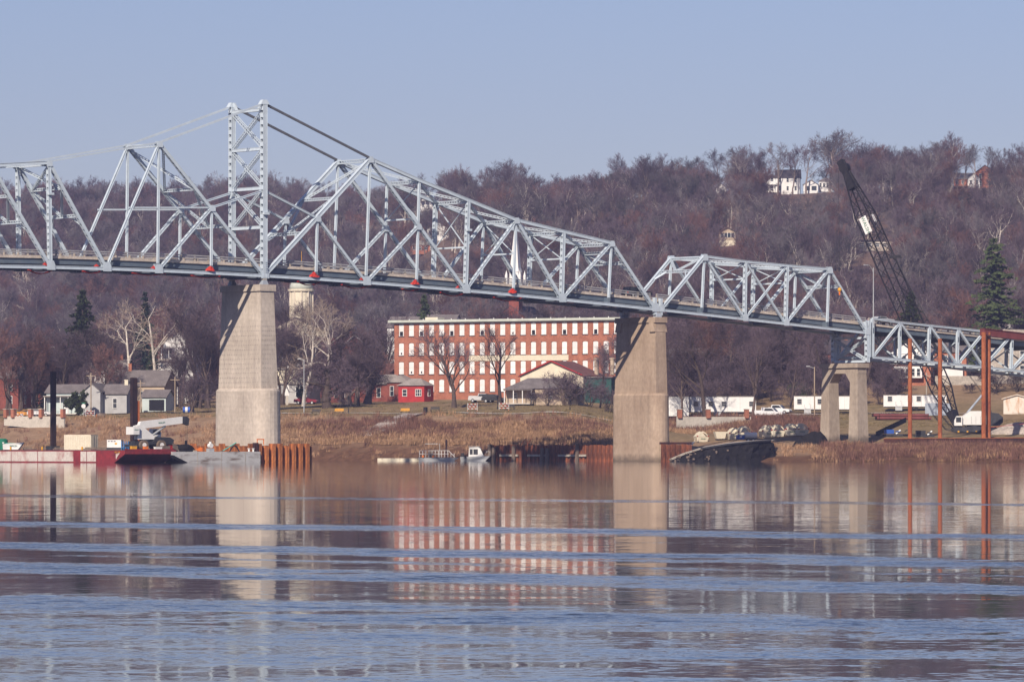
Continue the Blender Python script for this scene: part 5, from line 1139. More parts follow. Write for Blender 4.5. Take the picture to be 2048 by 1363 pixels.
# rough-terrain crane, axis along U
q = A1 + V * 1.2 + U * 1.5; q.z = DK + .06
rc = thing('mobile_crane', 'white rough-terrain crane with lowered boom and muddy tyres on the red barge', 'crane', q, TH)
CW = M['white']; rc.scale = (.86, .86, .86)
for u in (3.2, 6.9):
    for v in (.2, 2.6):
        w_ = thing('wheel', None, None); w_.parent = rc; w_.location = (u, v, .85)
        o = MB().tube((0, -.3, 0), (0, .3, 0), .85, n=20).obj('tyre', M['mudtyre'], w_); MB().tube((0, -.33, 0), (0, .33, 0), .42, n=14).obj('rim', CW, w_)
        for k in range(20): a = k * math.pi / 10; 
for o in [o for o in bpy.data.objects if o.name.startswith('wheel') and o.type == 'EMPTY']:
    pass
MB().box((5.6, 1.4, 1.25), (8.2, 1.9, .55)).box((5, 1.4, .85), (5, 1.2, .4)).obj('chassis', M['dark'], rc)
MB().prism([(5.6, 1.5), (9.8, 1.5), (9.8, 1.8), (9.0, 2.2), (6.0, 2.3)], .5, 2.3).obj('engine_deck', M['dark'], rc)
for u in (1.4, 9.9): MB().box((u, 1.4, .75), (.35, 4.2, .45)).obj('outrigger_beam', M['dark'], rc); [MB().tube((u, v, 0), (u, v, .8), .12, n=8).tube((u, v, 0), (u, v, .06), .35, n=10).obj('outrigger_foot', M['dark'], rc) for v in (-.6, 3.4)]
MB().tube((4.2, 1.4, 1.5), (4.2, 1.4, 1.85), .9, n=18).obj('slew_ring', M['dark'], rc)
MB().prism([(2.4, 1.85), (6.6, 1.85), (5.6, 2.6), (4.2, 3.6), (3.0, 4.4), (2.2, 4.2), (2.6, 3.0)], .8, 1.2).prism([(2.4, 1.85), (6.6, 1.85), (5.6, 2.6), (4.2, 3.6), (3.0, 4.4), (2.2, 4.2), (2.6, 3.0)], 1.6, 2.0).obj('turret', CW, rc)
MB().box((1.75, 1.4, 3.35), (1.25, 2.3, 1.35)).obj('counterweight', CW, rc)
MB().prism([(2.6, 3.6), (12.0, 4.65), (12.0, 5.8), (3.2, 4.95)], 1.05, 1.8).obj('boom', CW, rc)
MB().prism([(12.0, 4.7), (13.3, 4.3), (13.4, 5.5), (12.9, 5.9), (12.0, 5.8)], 1.0, 1.85).obj('boom_head', M['dark'], rc)
MB().tube((5.6, 1.4, 2.4), (8.6, 1.4, 4.2), .2, n=8).obj('lift_cylinder', M['silver'], rc); cb = MB().prism([(6.0, 1.9), (8.0, 1.9), (8.2, 2.9), (7.8, 3.7), (6.2, 3.7)], 2.05, 2.85).obj('cab', CW, rc); MB().box((7.2, 2.02, 3.1), (1.5, .05, .8)).obj('pane', M['glass'], cb)
for u in (12.9, 13.2): MB().tube((u, 1.3, 4.4), (u, 1.3, 1.6), .025, n=4).obj('hoist_rope', M['dark'], rc)
MB().box((12.9, 1.3, 1.2), (.35, .3, .9)).tube((12.9, 1.3, .8), (13.0, 1.3, .35), .08, n=6).obj('hook_block', M['black'], rc)
put_text('WALSH', .42, M['greenp'], rc, Matrix.Translation((7.6, 1.03, 4.75)) @ Matrix.Rotation(R(-6), 4, 'Y') @ FRONT); put_text('WALSH', .25, M['greenp'], rc, Matrix.Translation((1.75, .23, 3.5)) @ FRONT)
# grey barge
A2 = Vector((PX(351, 750), 750, 0)); b2 = thing('deck_barge', 'small weathered grey barge between the red bow and the rusty cofferdam', 'barge', A2, TH); D2 = 1.65
MB().loft([[(3.2, 0, -.5), (15.6, 0, -.5), (15.6, 6, -.5), (3.2, 6, -.5)], [(2.2, 0, 0.05), (15.6, 0, .05), (15.6, 6, .05), (2.2, 6, .05)], [(-.4, 0, 1.15), (15.6, 0, 1.15), (15.6, 6, 1.15), (-.4, 6, 1.15)], [(-.5, 0, D2), (15.6, 0, D2), (15.6, 6, D2), (-.5, 6, D2)]]).obj('hull', GB, b2)
for i in range(3): MB().box((4 + i * 4.4, -.015, .85), (.08, .03, 1.5)).obj('rubbing_strip', M['stone'], b2)
for x in (13.9, 14.7): MB().tube((x, .6, D2), (x, .6, D2 + .4), .14, n=8).tube((x, .6, D2 + .4), (x, .6, D2 + .5), .24, n=8).obj('bollard', M['white'], b2)
def on_b2(u, v, z=0.0): p = A2 + U * u + V * v; p.z = D2 + z; return p
t = thing('black_tarp', 'crumpled black tarpaulin heap on the grey barge', 'tarpaulin', on_b2(2.2, 1.2), TH)
mb = MB(); rg = random.Random(4); rings = []
for s, z in ((1, 0), (.95, .5), (.75, .85), (.4, 1.05)): rings.append([(math.cos(a) * 2.0 * s * rg.uniform(.85, 1.1), math.sin(a) * 1.0 * s * rg.uniform(.85, 1.1), z * rg.uniform(.8, 1.15)) for a in [2 * math.pi * i / 16 for i in range(16)]])
mb.loft(rings).obj('cover', M['tarp'], t); MB().box((1.6, -.8, .1), (.5, .4, .2)).obj('weight', M['stone'], t)
t = thing('wood_pallet', 'tilted wooden pallet leaning before the mobile crane', 'pallet', on_b2(.3, .3, .3), TH); [MB().box((-.55 + .22 * i, 0, .45), (.14, .05, 1.0), 0).obj('slat', M['wood'], t) for i in range(6)]; t.rotation_euler = (R(-35), R(25), TH)
t = thing('green_pipe', 'teal pipe sticking up from the grey barge', 'pipe', on_b2(9.2, 1.0, .05), TH); MB().tube((0, 0, 0), (2.6, 0, 1.3), .09, n=8).obj('tube', M['teal'], t); MB().box((0, 0, .06), (.5, .3, .12)).obj('foot', M['wood'], t)
t = thing('winch', 'small pale winch with round drum on the grey barge', 'winch', on_b2(6.9, .8), TH); MB().box((0, 0, .25), (.9, .8, .5)).obj('frame', M['silver'], t); MB().tube((0, -.3, .9), (0, .3, .9), .35, n=14).obj('drum', M['white'], t); MB().tube((0, 0, .9), (0, 0, 1.5), .2, n=8).obj('lamp', M['white'], t)
t = thing('orange_hose', 'orange hose coil on the grey barge', 'hose', on_b2(4.9, .7), TH); pts_ = [(.5 * math.cos(a) * (1 + .1 * math.sin(3 * a)), .4 * math.sin(a), .1 + .03 * a) for a in np.linspace(0, 14, 40)]; MB().path(pts_, .07, 5).obj('coil', M['orange'], t)
t = thing('black_hose', 'black rubber hose arched near the cofferdam', 'hose', on_b2(11.5, 1.0), TH); MB().path([(-.9 + 1.8 * i / 10, 0, .9 * math.sin(math.pi * i / 10)) for i in range(11)], .1, 6).obj('tube', M['black'], t)
for u, v, m, s, tx in ((1.8, .4, 'yellow', (.9, .5, .4), 'yellow crate at the bow of the red barge'), (4.0, .5, 'orange', (.6, .5, .35), 'orange crate near the red bow edge'), (6.2, .4, 'white', (1.2, .5, .3), 'white plastic box on the red bow edge'), (7.6, .5, 'wood', (1.3, .6, .45), 'wooden box on the red bow edge'), (8.5, .4, 'redp', (.4, .4, .5), 'small red can on the red bow corner')):
    p = A1 + U * u + V * v; p.z = DK + .2; t = thing('deck_crate', tx, 'crate', p, TH); MB().box((0, 0, s[2] / 2), s).obj('box', M[m], t); MB().box((0, 0, s[2] + .03), (s[0] + .06, s[1] + .06, .05)).obj('lid', M[m], t)
for i, px in enumerate((55, 95, 120, 180, 205)):
    q = on_b1(px, 1.6 + .3 * i); t = thing('timber_pile', ['heap of grey timber left of the first barge post', 'grey timber round the foot of the first barge post', 'timber baulks left of the cream container', 'timber baulks in front of the cream container doors', 'wooden crate stack between container and generator'][i], 'timber', q, TH - R(45))
    for k in range(5): MB().box((rnd.uniform(-.3, .3), (k % 3) * .3 - .3, .12 + .2 * (k // 3)), (rnd.uniform(1.2, 2.2), .24, .18), rnd.uniform(-.2, .2)).obj('baulk', M['wood'], t)
# cofferdam round the pale pier: every sheet a piece
cf = thing('sheet_pile_cofferdam', 'rusty orange sheet pile cofferdam around the foot of the pale pier', 'cofferdam', at(0, WD / 2, 0), TH); ztop = ZY(886.5, 762)
def sheet_mesh(pit, zt, dz=3.5, dep=.6):
    a = pit / 2; pr = [(-a, 0), (-a * .42, 0), (-a * .3, -dep), (a * .3, -dep), (a * .42, 0), (a, 0)]
    mb = MB(); n = len(pr); th = .04; ring = pr + [(x, y + th) for x, y in reversed(pr)]
    mb.loft([[(x, y, -dz) for x, y in ring], [(x, y, zt) for x, y in ring]]); return mb.mesh('sheet_pile', M['sheet'])
def on_cf(u, v): return (u, v - WD / 2, 0)
sm = sheet_mesh(1.28, ztop); smo = sheet_mesh(1.28, ztop - .35)
for i in range(8): place(sm if i not in (1, 4) else smo, 'sheet_pile', cf, on_cf(-4.5 + .3 + 1.28 * (i + .3), -4))
for i in range(8): place(smo, 'sheet_pile', cf, on_cf(-4.5 + .6 + 1.28 * (i + .3), 12.6), math.pi)
for i in range(13): place(smo if i % 3 else sm, 'sheet_pile', cf, on_cf(-4.7, 12.6 - .64 - 1.28 * i), -math.pi / 2)
for i in range(13): place(smo, 'sheet_pile', cf, on_cf(5.9, -4 + .64 + 1.28 * i), math.pi / 2)
o = MB().beam(on_cf(-4.7, -4.55), on_cf(-4.7, -4.56 - .3), .5, .3).obj('corner_post', M['rust_dark'], cf); o.location.z = 0
MB().box((-4.6, -4.3 - WD / 2, 0), (.7, .6, 6.0)).obj('corner_post', M['rust_dark'], cf)
MB().box((.5, -3.2 - WD / 2, ztop - .5), (10, .35, .4)).obj('wale', M['rust_dark'], cf)
t = thing('orange_guard', 'orange guard frame on the corner of the cofferdam', 'frame', at(-3.4, -3.9, ztop - .15), TH); [MB().box((x, 0, .4), (.1, .1, .8)).obj('post', M['orange'], t) for x in (-.6, .6)]; MB().box((0, 0, .8), (1.35, .12, .14)).obj('bar', M['orange'], t)
t = thing('wire_frame', 'thin wire handrail frame at the right end of the cofferdam', 'railing', at(3.2, -3.6, ztop), TH); [MB().tube((x, 0, 0), (x, 0, .95), .03, n=5).obj('post', M['rust_dark'], t) for x in (-.9, .9)]; MB().tube((-.9, 0, .95), (.9, 0, .95), .03, n=5).obj('bar', M['rust_dark'], t)
# old sheet pile wall right of the boats
wa, wb = P(982, 921, 843), P(1240, 921, 825); wa.z = wb.z = 0; wdir = (wb - wa); wl_ = wdir.length; wrz = math.atan2(wdir.y, wdir.x)
sw = thing('sheet_pile_wall', 'dark rusty sheet pile landing wall left of the tan pier', 'wall', wa, wrz); zt = ZY(889, 835)
so_ = []
for v_ in range(2):
    a = .45; pr = [(-a, 0), (-a * .5, 0), (-a * .35, -.22), (a * .35, -.22), (a * .5, 0), (a, 0)]; ring = pr + [(x, y + .04) for x, y in reversed(pr)]
    mb = MB().loft([[(x, y, -3) for x, y in ring], [(x, y, zt - .1 * v_) for x, y in ring]]); so_.append(mb.mesh('sheet_pile', M['sheet_old']))
n = int(wl_ / .9)
for i in range(n + 1): place(so_[i % 2 if i % 5 else 0], 'sheet_pile', sw, (.45 + .9 * i, 0, 0))
for a, b in ((2.2, 6.2), (8.3, 12.0), (15, 21)): MB().box(((a + b) / 2, -.35, .95), (b - a, .25, .35)).obj('wale', M['stone'], sw)
for x in (.1, 1.0, 5.4, 11.6, 12.7, 19.2): MB().tube((x, -.6, -3), (x + .05, -.55, zt + rnd.uniform(-.6, .35)), .36, .33, 9).obj('fender_pile', M['wood'], sw)
for i in range(15):
    x = 1.5 + 1.4 * i + rnd.uniform(-.4, .4); MB().tube((x, .5, zt - .3), (x + rnd.uniform(-.1, .1), .5, zt + rnd.uniform(.7, 1.5)), .045, n=5).obj('stanchion', M['rust_dark'], sw)
MB().path([(1.5, .5, zt + .95), (11, .5, zt + .9), (21, .5, zt + .8)], .03, 4).obj('rope_rail', M['rust_dark'], sw); MB().path([(6.2, .5, zt), (7.4, .5, zt + 1.2), (7.6, .5, zt), (8.6, .5, zt + 1.3)], .05, 5).obj('bent_bar', M['rust'], sw)
MB().box((wl_ / 2, 3.2, zt - .45), (wl_, 6, .5)).obj('landing_fill', M['gravel'], sw)
wa2 = P(1322, 921, 812); wa2.z = 0; s2 = thing('sheet_pile_wall', 'short rusty sheet pile wall just right of the tan pier', 'wall', wa2, R(20)); [place(so_[i % 2], 'sheet_pile', s2, (.45 + .9 * i, 0, .1)) for i in range(6)]; MB().box((2.7, .4, zt + .25), (5.6, .15, .35)).obj('wale', M['rust_dark'], s2)
# ------------------------------------------------------------------ boats
q = P(800, 921, 846); q.z = 0; t = thing('float_boom', 'long cream float pontoon lying beside the work raft', 'pontoon', q); MB().box((0, 0, .15), (7.6, .9, .62)).obj('body', M['cream'], t); [MB().box((-3 + 1.5 * i, -.46, .3), (.08, .03, .25)).obj('cleat', M['wood'], t) for i in range(5)]
q = P(877, 921, 845); q.z = 0; t = thing('work_raft', 'aluminium work raft with white handrails moored by the bank', 'raft', q); MB().loft([[(-3.2, -1, -.2), (2.4, -1, -.2), (2.4, 1, -.2), (-3.2, 1, -.2)], [(-3.4, -1.1, .55), (3.4, -1.1, .55), (3.4, 1.1, .55), (-3.4, 1.1, .55)]]).obj('hull', M['silver'], t); MB().box((0, 0, .59), (6.9, 2.3, .06)).obj('deck', M['dark'], t)
for y in (-1.05, 1.05):
    for i in range(12): MB().tube((-3.2 + .53 * i, y, .6), (-3.2 + .53 * i, y, 1.75 if i < 10 else 1.3), .03, n=5).obj('stanchion', M['white'], t)
    for z in (1.2, 1.75): MB().tube((-3.2, y, z), (1.7, y, z), .035, n=5).obj('handrail', M['white'], t)
    MB().tube((1.7, y, 1.75), (2.8, y, .6), .035, n=5).obj('handrail', M['white'], t)
MB().box((-1.3, .1, 1.2), (.8, .7, 1.2)).obj('locker', M['wood'], t); MB().tube((.2, .4, .6), (.2, .4, 3.0), .05, n=6).obj('mast', M['silver'], t); MB().box((-1.2, 0, 2.9), (2.2, .1, .08)).obj('boom', M['silver'], t); [MB().tube((-1.2 + x, -1.2, .6), (-1.2 + x, -1.15, .9), .16, n=8).obj('buoy', M['orange'], t) for x in (-1.4, .3)]; MB().tube((1.3, .8, .5), (1.3, .8, 3.6), .16, n=8).obj('pipe_post', M['rust_dark'], t)
q = P(950, 921, 842); q.z = 0; t = thing('work_boat', 'grey cabin work boat with slanted windshield moored by the landing wall', 'boat', q, R(-6))
MB().loft([[(-2.3, -.8, -.2), (1.6, -.7, -.2), (1.6, .7, -.2), (-2.3, .8, -.2)], [(-2.4, -1.0, .5), (2.4, -.75, .6), (2.4, .75, .6), (-2.4, 1.0, .5)], [(-2.4, -1.05, .7), (2.6, -.75, .85), (2.6, .75, .85), (-2.4, 1.05, .7)]]).obj('hull', M['silver'], t)
cb = MB().prism([(-1.0, .7), (1.6, .75), (1.0, 2.1), (.6, 2.35), (-.9, 2.3)], -.85, .85).obj('cabin', M['white'], t)
for x, w_ in ((-.55, .5), (.2, .75)): MB().box((x, -.87, 1.55), (w_, .04, .9)).obj('pane', M['glass'], cb)
for y in (-.42, .42): MB().beam((1.5, y, 1.05), (1.06, y, 2.0), .7, .06, (0, 1, 0)).obj('windshield', M['glass'], cb)
MB().box((-.1, 0, 2.42), (1.9, 1.8, .1)).obj('cabin_roof', M['silver'], t); MB().box((-2.1, 0, 1.0), (.5, .6, .7)).obj('outboard', M['black'], t); MB().path([(1.9, -.7, .85), (2.0, -.7, 1.6), (2.6, -.6, 1.6), (2.6, -.6, .85)], .03, 5).obj('bow_rail', M['white'], t); MB().tube((-1.5, -1.08, .5), (-1.5, -1.06, .8), .15, n=8).obj('fender', M['black'], t)

# ------------------------------------------------------------------ ramp, skips, trailers on the right bank
rp = thing('haul_ramp', 'gravel haul ramp with black side running down to the water', 'ramp', P(1345, 921, 803))
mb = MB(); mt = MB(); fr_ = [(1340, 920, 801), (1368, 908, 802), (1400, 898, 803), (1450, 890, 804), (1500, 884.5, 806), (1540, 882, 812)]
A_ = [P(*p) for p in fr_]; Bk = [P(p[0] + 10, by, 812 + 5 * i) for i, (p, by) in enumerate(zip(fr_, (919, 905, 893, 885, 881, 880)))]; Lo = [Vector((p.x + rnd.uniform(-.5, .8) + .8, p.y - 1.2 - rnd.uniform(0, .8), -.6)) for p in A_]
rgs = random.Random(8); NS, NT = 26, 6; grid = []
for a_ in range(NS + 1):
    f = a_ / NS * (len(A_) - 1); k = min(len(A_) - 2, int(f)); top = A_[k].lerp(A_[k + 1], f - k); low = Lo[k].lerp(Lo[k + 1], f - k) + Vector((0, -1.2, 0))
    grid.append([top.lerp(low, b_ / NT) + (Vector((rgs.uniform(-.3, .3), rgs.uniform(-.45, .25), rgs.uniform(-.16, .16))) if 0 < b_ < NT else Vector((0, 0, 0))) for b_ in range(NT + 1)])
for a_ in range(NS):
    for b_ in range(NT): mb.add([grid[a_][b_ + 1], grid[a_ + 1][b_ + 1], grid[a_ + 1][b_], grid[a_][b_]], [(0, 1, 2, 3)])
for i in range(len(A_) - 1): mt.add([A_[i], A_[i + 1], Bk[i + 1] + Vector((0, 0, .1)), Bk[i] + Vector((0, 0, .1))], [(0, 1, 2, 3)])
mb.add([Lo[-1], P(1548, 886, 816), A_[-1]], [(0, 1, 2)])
mb.obj('black_side', M['tarp'], rp, world=True); mt.obj('gravel_top', M['gravel'], rp, world=True)  # ramp side near-black like the tarpaulins, top in gravel
for i in range(5):
    a, b = A_[i], A_[i + 1]; MB().beam(a + Vector((0, -.2, .1)), b + Vector((0, -.2, .1)), .5, .25).obj('edge_timber', M['stone' if i < 2 else 'dark'], rp, world=True)
bo = MB(); rgb = random.Random(12)
for k in range(40):
    f = rgb.random() ** 1.5 * 3.2; k_ = int(f); p = A_[k_].lerp(A_[k_ + 1], f - k_).lerp(Lo[k_] + Vector((0, -1.2, 0)), rgb.random() ** 1.6 * .75) + Vector((0, -.25, .1)); r_ = rgb.uniform(.1, .3)
    bo.loft([[p + Vector((math.cos(a) * r_ * q * rgb.uniform(.7, 1.2), math.sin(a) * r_ * q, z * r_)) for a in [1.047 * i for i in range(6)]] for q, z in ((.7, -.7), (1, 0), (.5, .6))])
tag(bo.obj('riprap', M['wood'], rp, world=True), None, kind='stuff')
q = gpt(1622, 842); t = thing('fabric_heap', 'black fabric covered heap left of the portal bent', 'heap', q); mb = MB(); rings = [[(math.cos(a) * 3.2 * s * rg.uniform(.85, 1.1) + (1 - s) * 1.2, math.sin(a) * 2 * s, z * rg.uniform(.9, 1.1)) for a in [2 * math.pi * i / 14 for i in range(14)]] for s, z in ((1, -.3), (.9, .8), (.6, 1.7), (.25, 2.3))]; mb.loft(rings).obj('cover', M['tarp'], t); MB().box((-1.5, -1.9, .1), (.5, .4, .3)).obj('weight', M['stone'], t)
def skip(px, label, rz, tilt=0.0, s=1.0):
    q = gpt(px, 866); t = thing('concrete_skip', label, 'skip', q, rz, 'cream skips on the bank'); t.scale = (s, s, s)
    MB().loft([[(-.8, -.7, 0), (.9, -.7, 0), (.9, .7, 0), (-.8, .7, 0)], [(-1.15, -.9, .9), (1.15, -.9, .9), (1.15, .9, .9), (-1.15, .9, .9)]], False).add([(-.8, -.7, .01), (.9, -.7, .01), (.9, .7, .01), (-.8, .7, .01)], [(0, 1, 2, 3)]).obj('hopper', M['skip'], t)
    MB().prism([(-.98, .15), (-.9, .9), (-.45, 1.6), (.0, 1.85), (.0, 1.65), (-.4, 1.4), (-.75, .85), (-.8, .15)], -.92, -.8).prism([(-.98, .15), (-.9, .9), (-.45, 1.6), (.0, 1.85), (.0, 1.65), (-.4, 1.4), (-.75, .85), (-.8, .15)], .8, .92).obj('bail', M['creamw'], t)
    MB().prism([(-1.1, .95), (-.5, 1.62), (0, 1.85), (.5, 1.62), (1.1, .95), (.95, .95), (.42, 1.45), (0, 1.65), (-.42, 1.45), (-.95, .95)], -.95, -.75).prism([(-1.1, .95), (-.5, 1.62), (0, 1.85), (.5, 1.62), (1.1, .95)], .6, .85).obj('hood', M['skip'], t)
    MB().box((0, 0, .86), (2.0, 1.5, .04)).obj('interior', M['opening'], t)
    for x in (-1.0, 1.0): MB().box((x, -.97, 1.02), (.22, .08, .16)).obj('marker', M['redp'], t)
    put_text('WALSH', .26, M['greenp'], t, Matrix.Translation((.1, -.86, .55)) @ FRONT); return t
for i, (px, rz, s, tx) in enumerate(((1402, .3, 1.0, 'leftmost cream skip tipped beside the ramp head'), (1468, .25, 1.1, 'cream skip between the box crate and the blue tank trailer'), (1487, .2, 1.2, 'cream skip half hidden behind the blue tank trailer'), (1534, .25, 1.15, 'rust-streaked cream skip right of the tank trailer'), (1553, .2, 1.15, 'second cream skip right of the tank trailer'), (1581, .25, 1.15, 'cream skip next to last at the right end of the row'), (1601, .2, 1.15, 'last cream skip of the row before the black heap'))):
    skip(px, tx, rz, 0, s)
q = gpt(1440, 866); t = thing('cream_hopper', 'square cream hopper box left of the skips', 'hopper', q, .2); MB().loft([[(-.7, -.6, .3), (.7, -.6, .3), (.7, .6, .3), (-.7, .6, .3)], [(-1.05, -.8, 1.5), (1.05, -.8, 1.5), (1.05, .8, 1.5), (-1.05, .8, 1.5)]]).obj('body', M['skip'], t); [MB().box((x, y, .15), (.12, .12, .35)).obj('leg', M['dark'], t) for x in (-.6, .6) for y in (-.5, .5)]
q = gpt(1377, 856); q.z += .3; t = thing('small_skiff', 'small white skiff lying at the head of the ramp', 'boat', q, .15); MB().loft([[(-.8, -.35, 0), (.6, -.3, 0), (.6, .3, 0), (-.8, .35, 0)], [(-1.0, -.5, .5), (1.1, -.35, .6), (1.1, .35, .6), (-1.0, .5, .5)]]).obj('hull', M['white'], t); MB().box((0, 0, .5), (.3, .9, .05)).obj('thwart', M['wood'], t); put_text('WALSH', .22, M['black'], t, Matrix.Translation((0, -.46, .3)) @ FRONT)
q = gpt(1494, 858); t = thing('tank_trailer', 'blue and white tank trailer with twin wheels by the skips', 'trailer', q, .12); MB().box((0, 0, .65), (3.6, 1.4, .2)).obj('frame', M['dark'], t); MB().tube((-.4, 0, 1.25), (1.7, 0, 1.25), .55, n=14).obj('tank', M['white'], t); MB().box((-1.2, -.1, 1.0), (1.3, 1.3, .75)).obj('engine_box', M['blue'], t); MB().box((-1.2, -.77, 1.05), (.4, .03, .3)).obj('mark', M['white'], t)
for x in (.1, .95):
    w_ = MB().tube((x, -.85, .4), (x, -.6, .4), .4, n=14).obj('wheel', M['tyre'], t); MB().tube((x, -.87, .4), (x, -.62, .4), .2, n=10).obj('rim', M['silver'], w_)
MB().box((2.2, 0, .6), (.9, .12, .12)).obj('tow_bar', M['dark'], t)
def trailer(label, x0, x1, ytop, Y, wins, dr, m='white', name='office_trailer', cat='trailer', wheels=True):
    q = gpt((x0 + x1) / 2, Y); L_ = (x1 - x0) * Y / FPX; h = ZY(ytop, Y) - q.z; t = thing(name, label, cat, q, R(-3)); z0 = .75
    MB().box((0, 0, (z0 + h) / 2), (L_, 3, h - z0)).obj('body', M[m], t); MB().box((0, 0, h + .04), (L_ + .15, 3.15, .1)).obj('roof', M['shinglel'], t); MB().box((0, 0, z0 - .08), (L_ - .3, 2.6, .15)).obj('chassis', M['dark'], t)
    for f in wins: window(t, (-L_ / 2 + L_ * f, -1.503, z0 + 1.5), .9, .95, 0, 'sidingg', 'glass')
    for f in dr:
        door(t, (-L_ / 2 + L_ * f, -1.503, z0 + .05), .95, 2.1, 'white'); MB().box((-L_ / 2 + L_ * f, -2.0, .35), (1.3, .9, .7)).obj('steps', M['silver'], t); [MB().tube((-L_ / 2 + L_ * f + s, -2.4, .0), (-L_ / 2 + L_ * f + s, -2.4, 1.7), .03, n=5).obj('handrail', M['silver'], t) for s in (-.6, .6)]
    for f in ((.45, .52) if wheels else ()): MB().tube((-L_ / 2 + L_ * f, -1.35, .38), (-L_ / 2 + L_ * f, -1.1, .38), .38, n=12).obj('wheel', M['tyre'], t)
    for i in range(1, int(L_ / 2.4)): MB().box((-L_ / 2 + 2.4 * i, -1.505, (z0 + h) / 2), (.04, .02, h - z0 - .1)).obj('seam', M['sidingg'], t)
    return t
t = trailer('white container with ribbed side just right of the tan pier', 1330, 1378, 793, 948, [], [], 'white', 'white_container', 'container', False); [MB().box((-2.1 + .42 * i, -1.53, 2.0), (.07, .05, 2.5)).obj('rib', M['white'], t) for i in range(11)]
trailer('long white office trailer streaked with tree shadows right of the tan pier', 1379, 1512, 793, 949, (.1, .32, .52, .93), (.42,))
trailer('white office trailer behind the portal bent with low steps', 1588, 1723, 792, 951, (.08, .38, .86), (.2,))
trailer('white office trailer right of the portal bent behind the rusty pipe piles', 1767, 1892, 790, 957, (.1, .42, .56, .92), (.24, .78))
q = gpt(1876, 935); t = thing('grey_container', 'grey steel container before the right office trailer', 'container', q, R(-4)); h = ZY(806, 935) - q.z; MB().box((0, 0, h / 2), (4.8, 2.4, h)).obj('body', M['steel_dull'], t); [MB().box((-2.2 + .4 * i, -1.22, h / 2), (.1, .05, h - .2)).obj('rib', M['steel_dull'], t) for i in range(12)]
q = gpt(2034, 935); t = thing('rusty_shed', 'rust-streaked white metal shed at the right frame edge', 'shed', q, R(-6)); M['rustwhite'] = mat('rust_streaked_white', (.72, .66, .58), .8, 0, .9, col2=(.50, .24, .10), ramp=(.5, .72), stretch=(2, 2, .5)); block(t, (0, 0), 5, 4, 2.7, 'gy', .7, 'rustwhite', 'rustwhite'); [MB().box((x, -2.03, 1.2), (1.15, .05, 2.3)).obj('door', M['rustwhite'], t) for x in (-.6, .62)]
for i in range(4):
    z = ground(PX(1805, 925), 925); q = Vector((PX(1808, 925), 925 + .6 * (i % 2), z + .3 + .55 * (i // 2))); t = thing('steel_pipe', ['lower front rusty pipe lying before the right office trailer', 'lower rear rusty pipe lying before the right office trailer', 'upper front rusty pipe lying before the right office trailer', 'upper rear rusty pipe lying before the right office trailer'][i], 'pipe', q); MB().tube((-5 - .3 * i, 0, 0), (5 - .2 * i, 0, 0), .27, n=12).obj('shell', M['rust_dark' if i % 2 else 'maroon'], t); [MB().tube((e, 0, 0), (e + .1, 0, 0), .3, n=12).obj('collar', M['rust_dark'], t) for e in (-4.6, 4.4)]
# concrete walls with brick pillars along the top of the bank
def bank_wall(label, x0, x1, Y0, Y1, ytop, ybot, pil, fence=True):
    a, b = P(x0, ytop, Y0), P(x1, ytop, Y1); t = thing('bank_wall', label, 'wall', (a.x, a.y, ZY(ybot, Y0))); n = (b - a).normalized().cross(Vector((0, 0, 1)))
    lo0, lo1 = ZY(ybot, Y0) - .5, ground(b.x, b.y) - .6
    MB().loft([[a, a - n * .35, Vector((a.x, a.y, lo0)) - n * .35, Vector((a.x, a.y, lo0))], [b, b - n * .35, Vector((b.x, b.y, lo1)) - n * .35, Vector((b.x, b.y, lo1))]]).obj('wall', M['conc'], t, world=True)
    for px in pil:
        f = (px - x0) / (x1 - x0); p = a.lerp(b, f); rz = math.atan2(b.y - a.y, b.x - a.x); MB().box((p.x, p.y, p.z + .55), (.75, .75, 1.6), rz).obj('brick_pillar', M['brick'], t, world=True); MB().box((p.x, p.y, p.z + 1.4), (.9, .9, .12), rz).obj('pillar_cap', M['conc'], t, world=True)
    MB().beam(a + Vector((0, 0, .9)), b + Vector((0, 0, .9)), .05, .05).obj('fence_rail', M['dark'], t, world=True)
    k = int((b - a).length / .8); [MB().beam(a.lerp(b, i / k), a.lerp(b, i / k) + Vector((0, 0, .92)), .04, .04).obj('fence_picket', M['dark'], t, world=True) for i in range(k + 1)]
bank_wall('long pale concrete bank wall with brick pillars at left', 8, 128, 968, 958, 832, 845, (12, 27, 62, 83, 126)); bank_wall('concrete retaining wall with brick pillars before the long trailer', 1354, 1502, 925, 930, 833, 852, (1359, 1416, 1493))

# ------------------------------------------------------------------ pipe piles and the temporary beam
def pile(px, top, Y, label, r=.36):
    q = gpt(px, Y); t = thing('pipe_pile', label, 'pile', q); zt = ZY(top, Y) - q.z; mb = MB().tube((0, 0, -1), (0, 0, zt), r, n=18, cap=True); o = mb.obj('pipe', M['rust'], t, smooth=False)
    pts_ = [((r + .012) * math.cos(a), (r + .012) * math.sin(a), a / 6.283 * 1.6) for a in np.linspace(0, 6.283 * (zt / 1.6 - .1), int(zt * 6))]; MB().path(pts_, .022, 3).obj('spiral_seam', M['rust'], t); return t
pile(1820, 677, 850, 'tall rusty pipe pile leftmost before the deck truss'); pile(1880, 677, 849, 'tall rusty pipe pile second from the left before the deck truss'); pile(1967.5, 664, 848, 'front rusty pipe pile of the pair under the maroon beam', .40); pile(1977, 664, 849.5, 'rear rusty pipe pile of the pair under the maroon beam', .40)
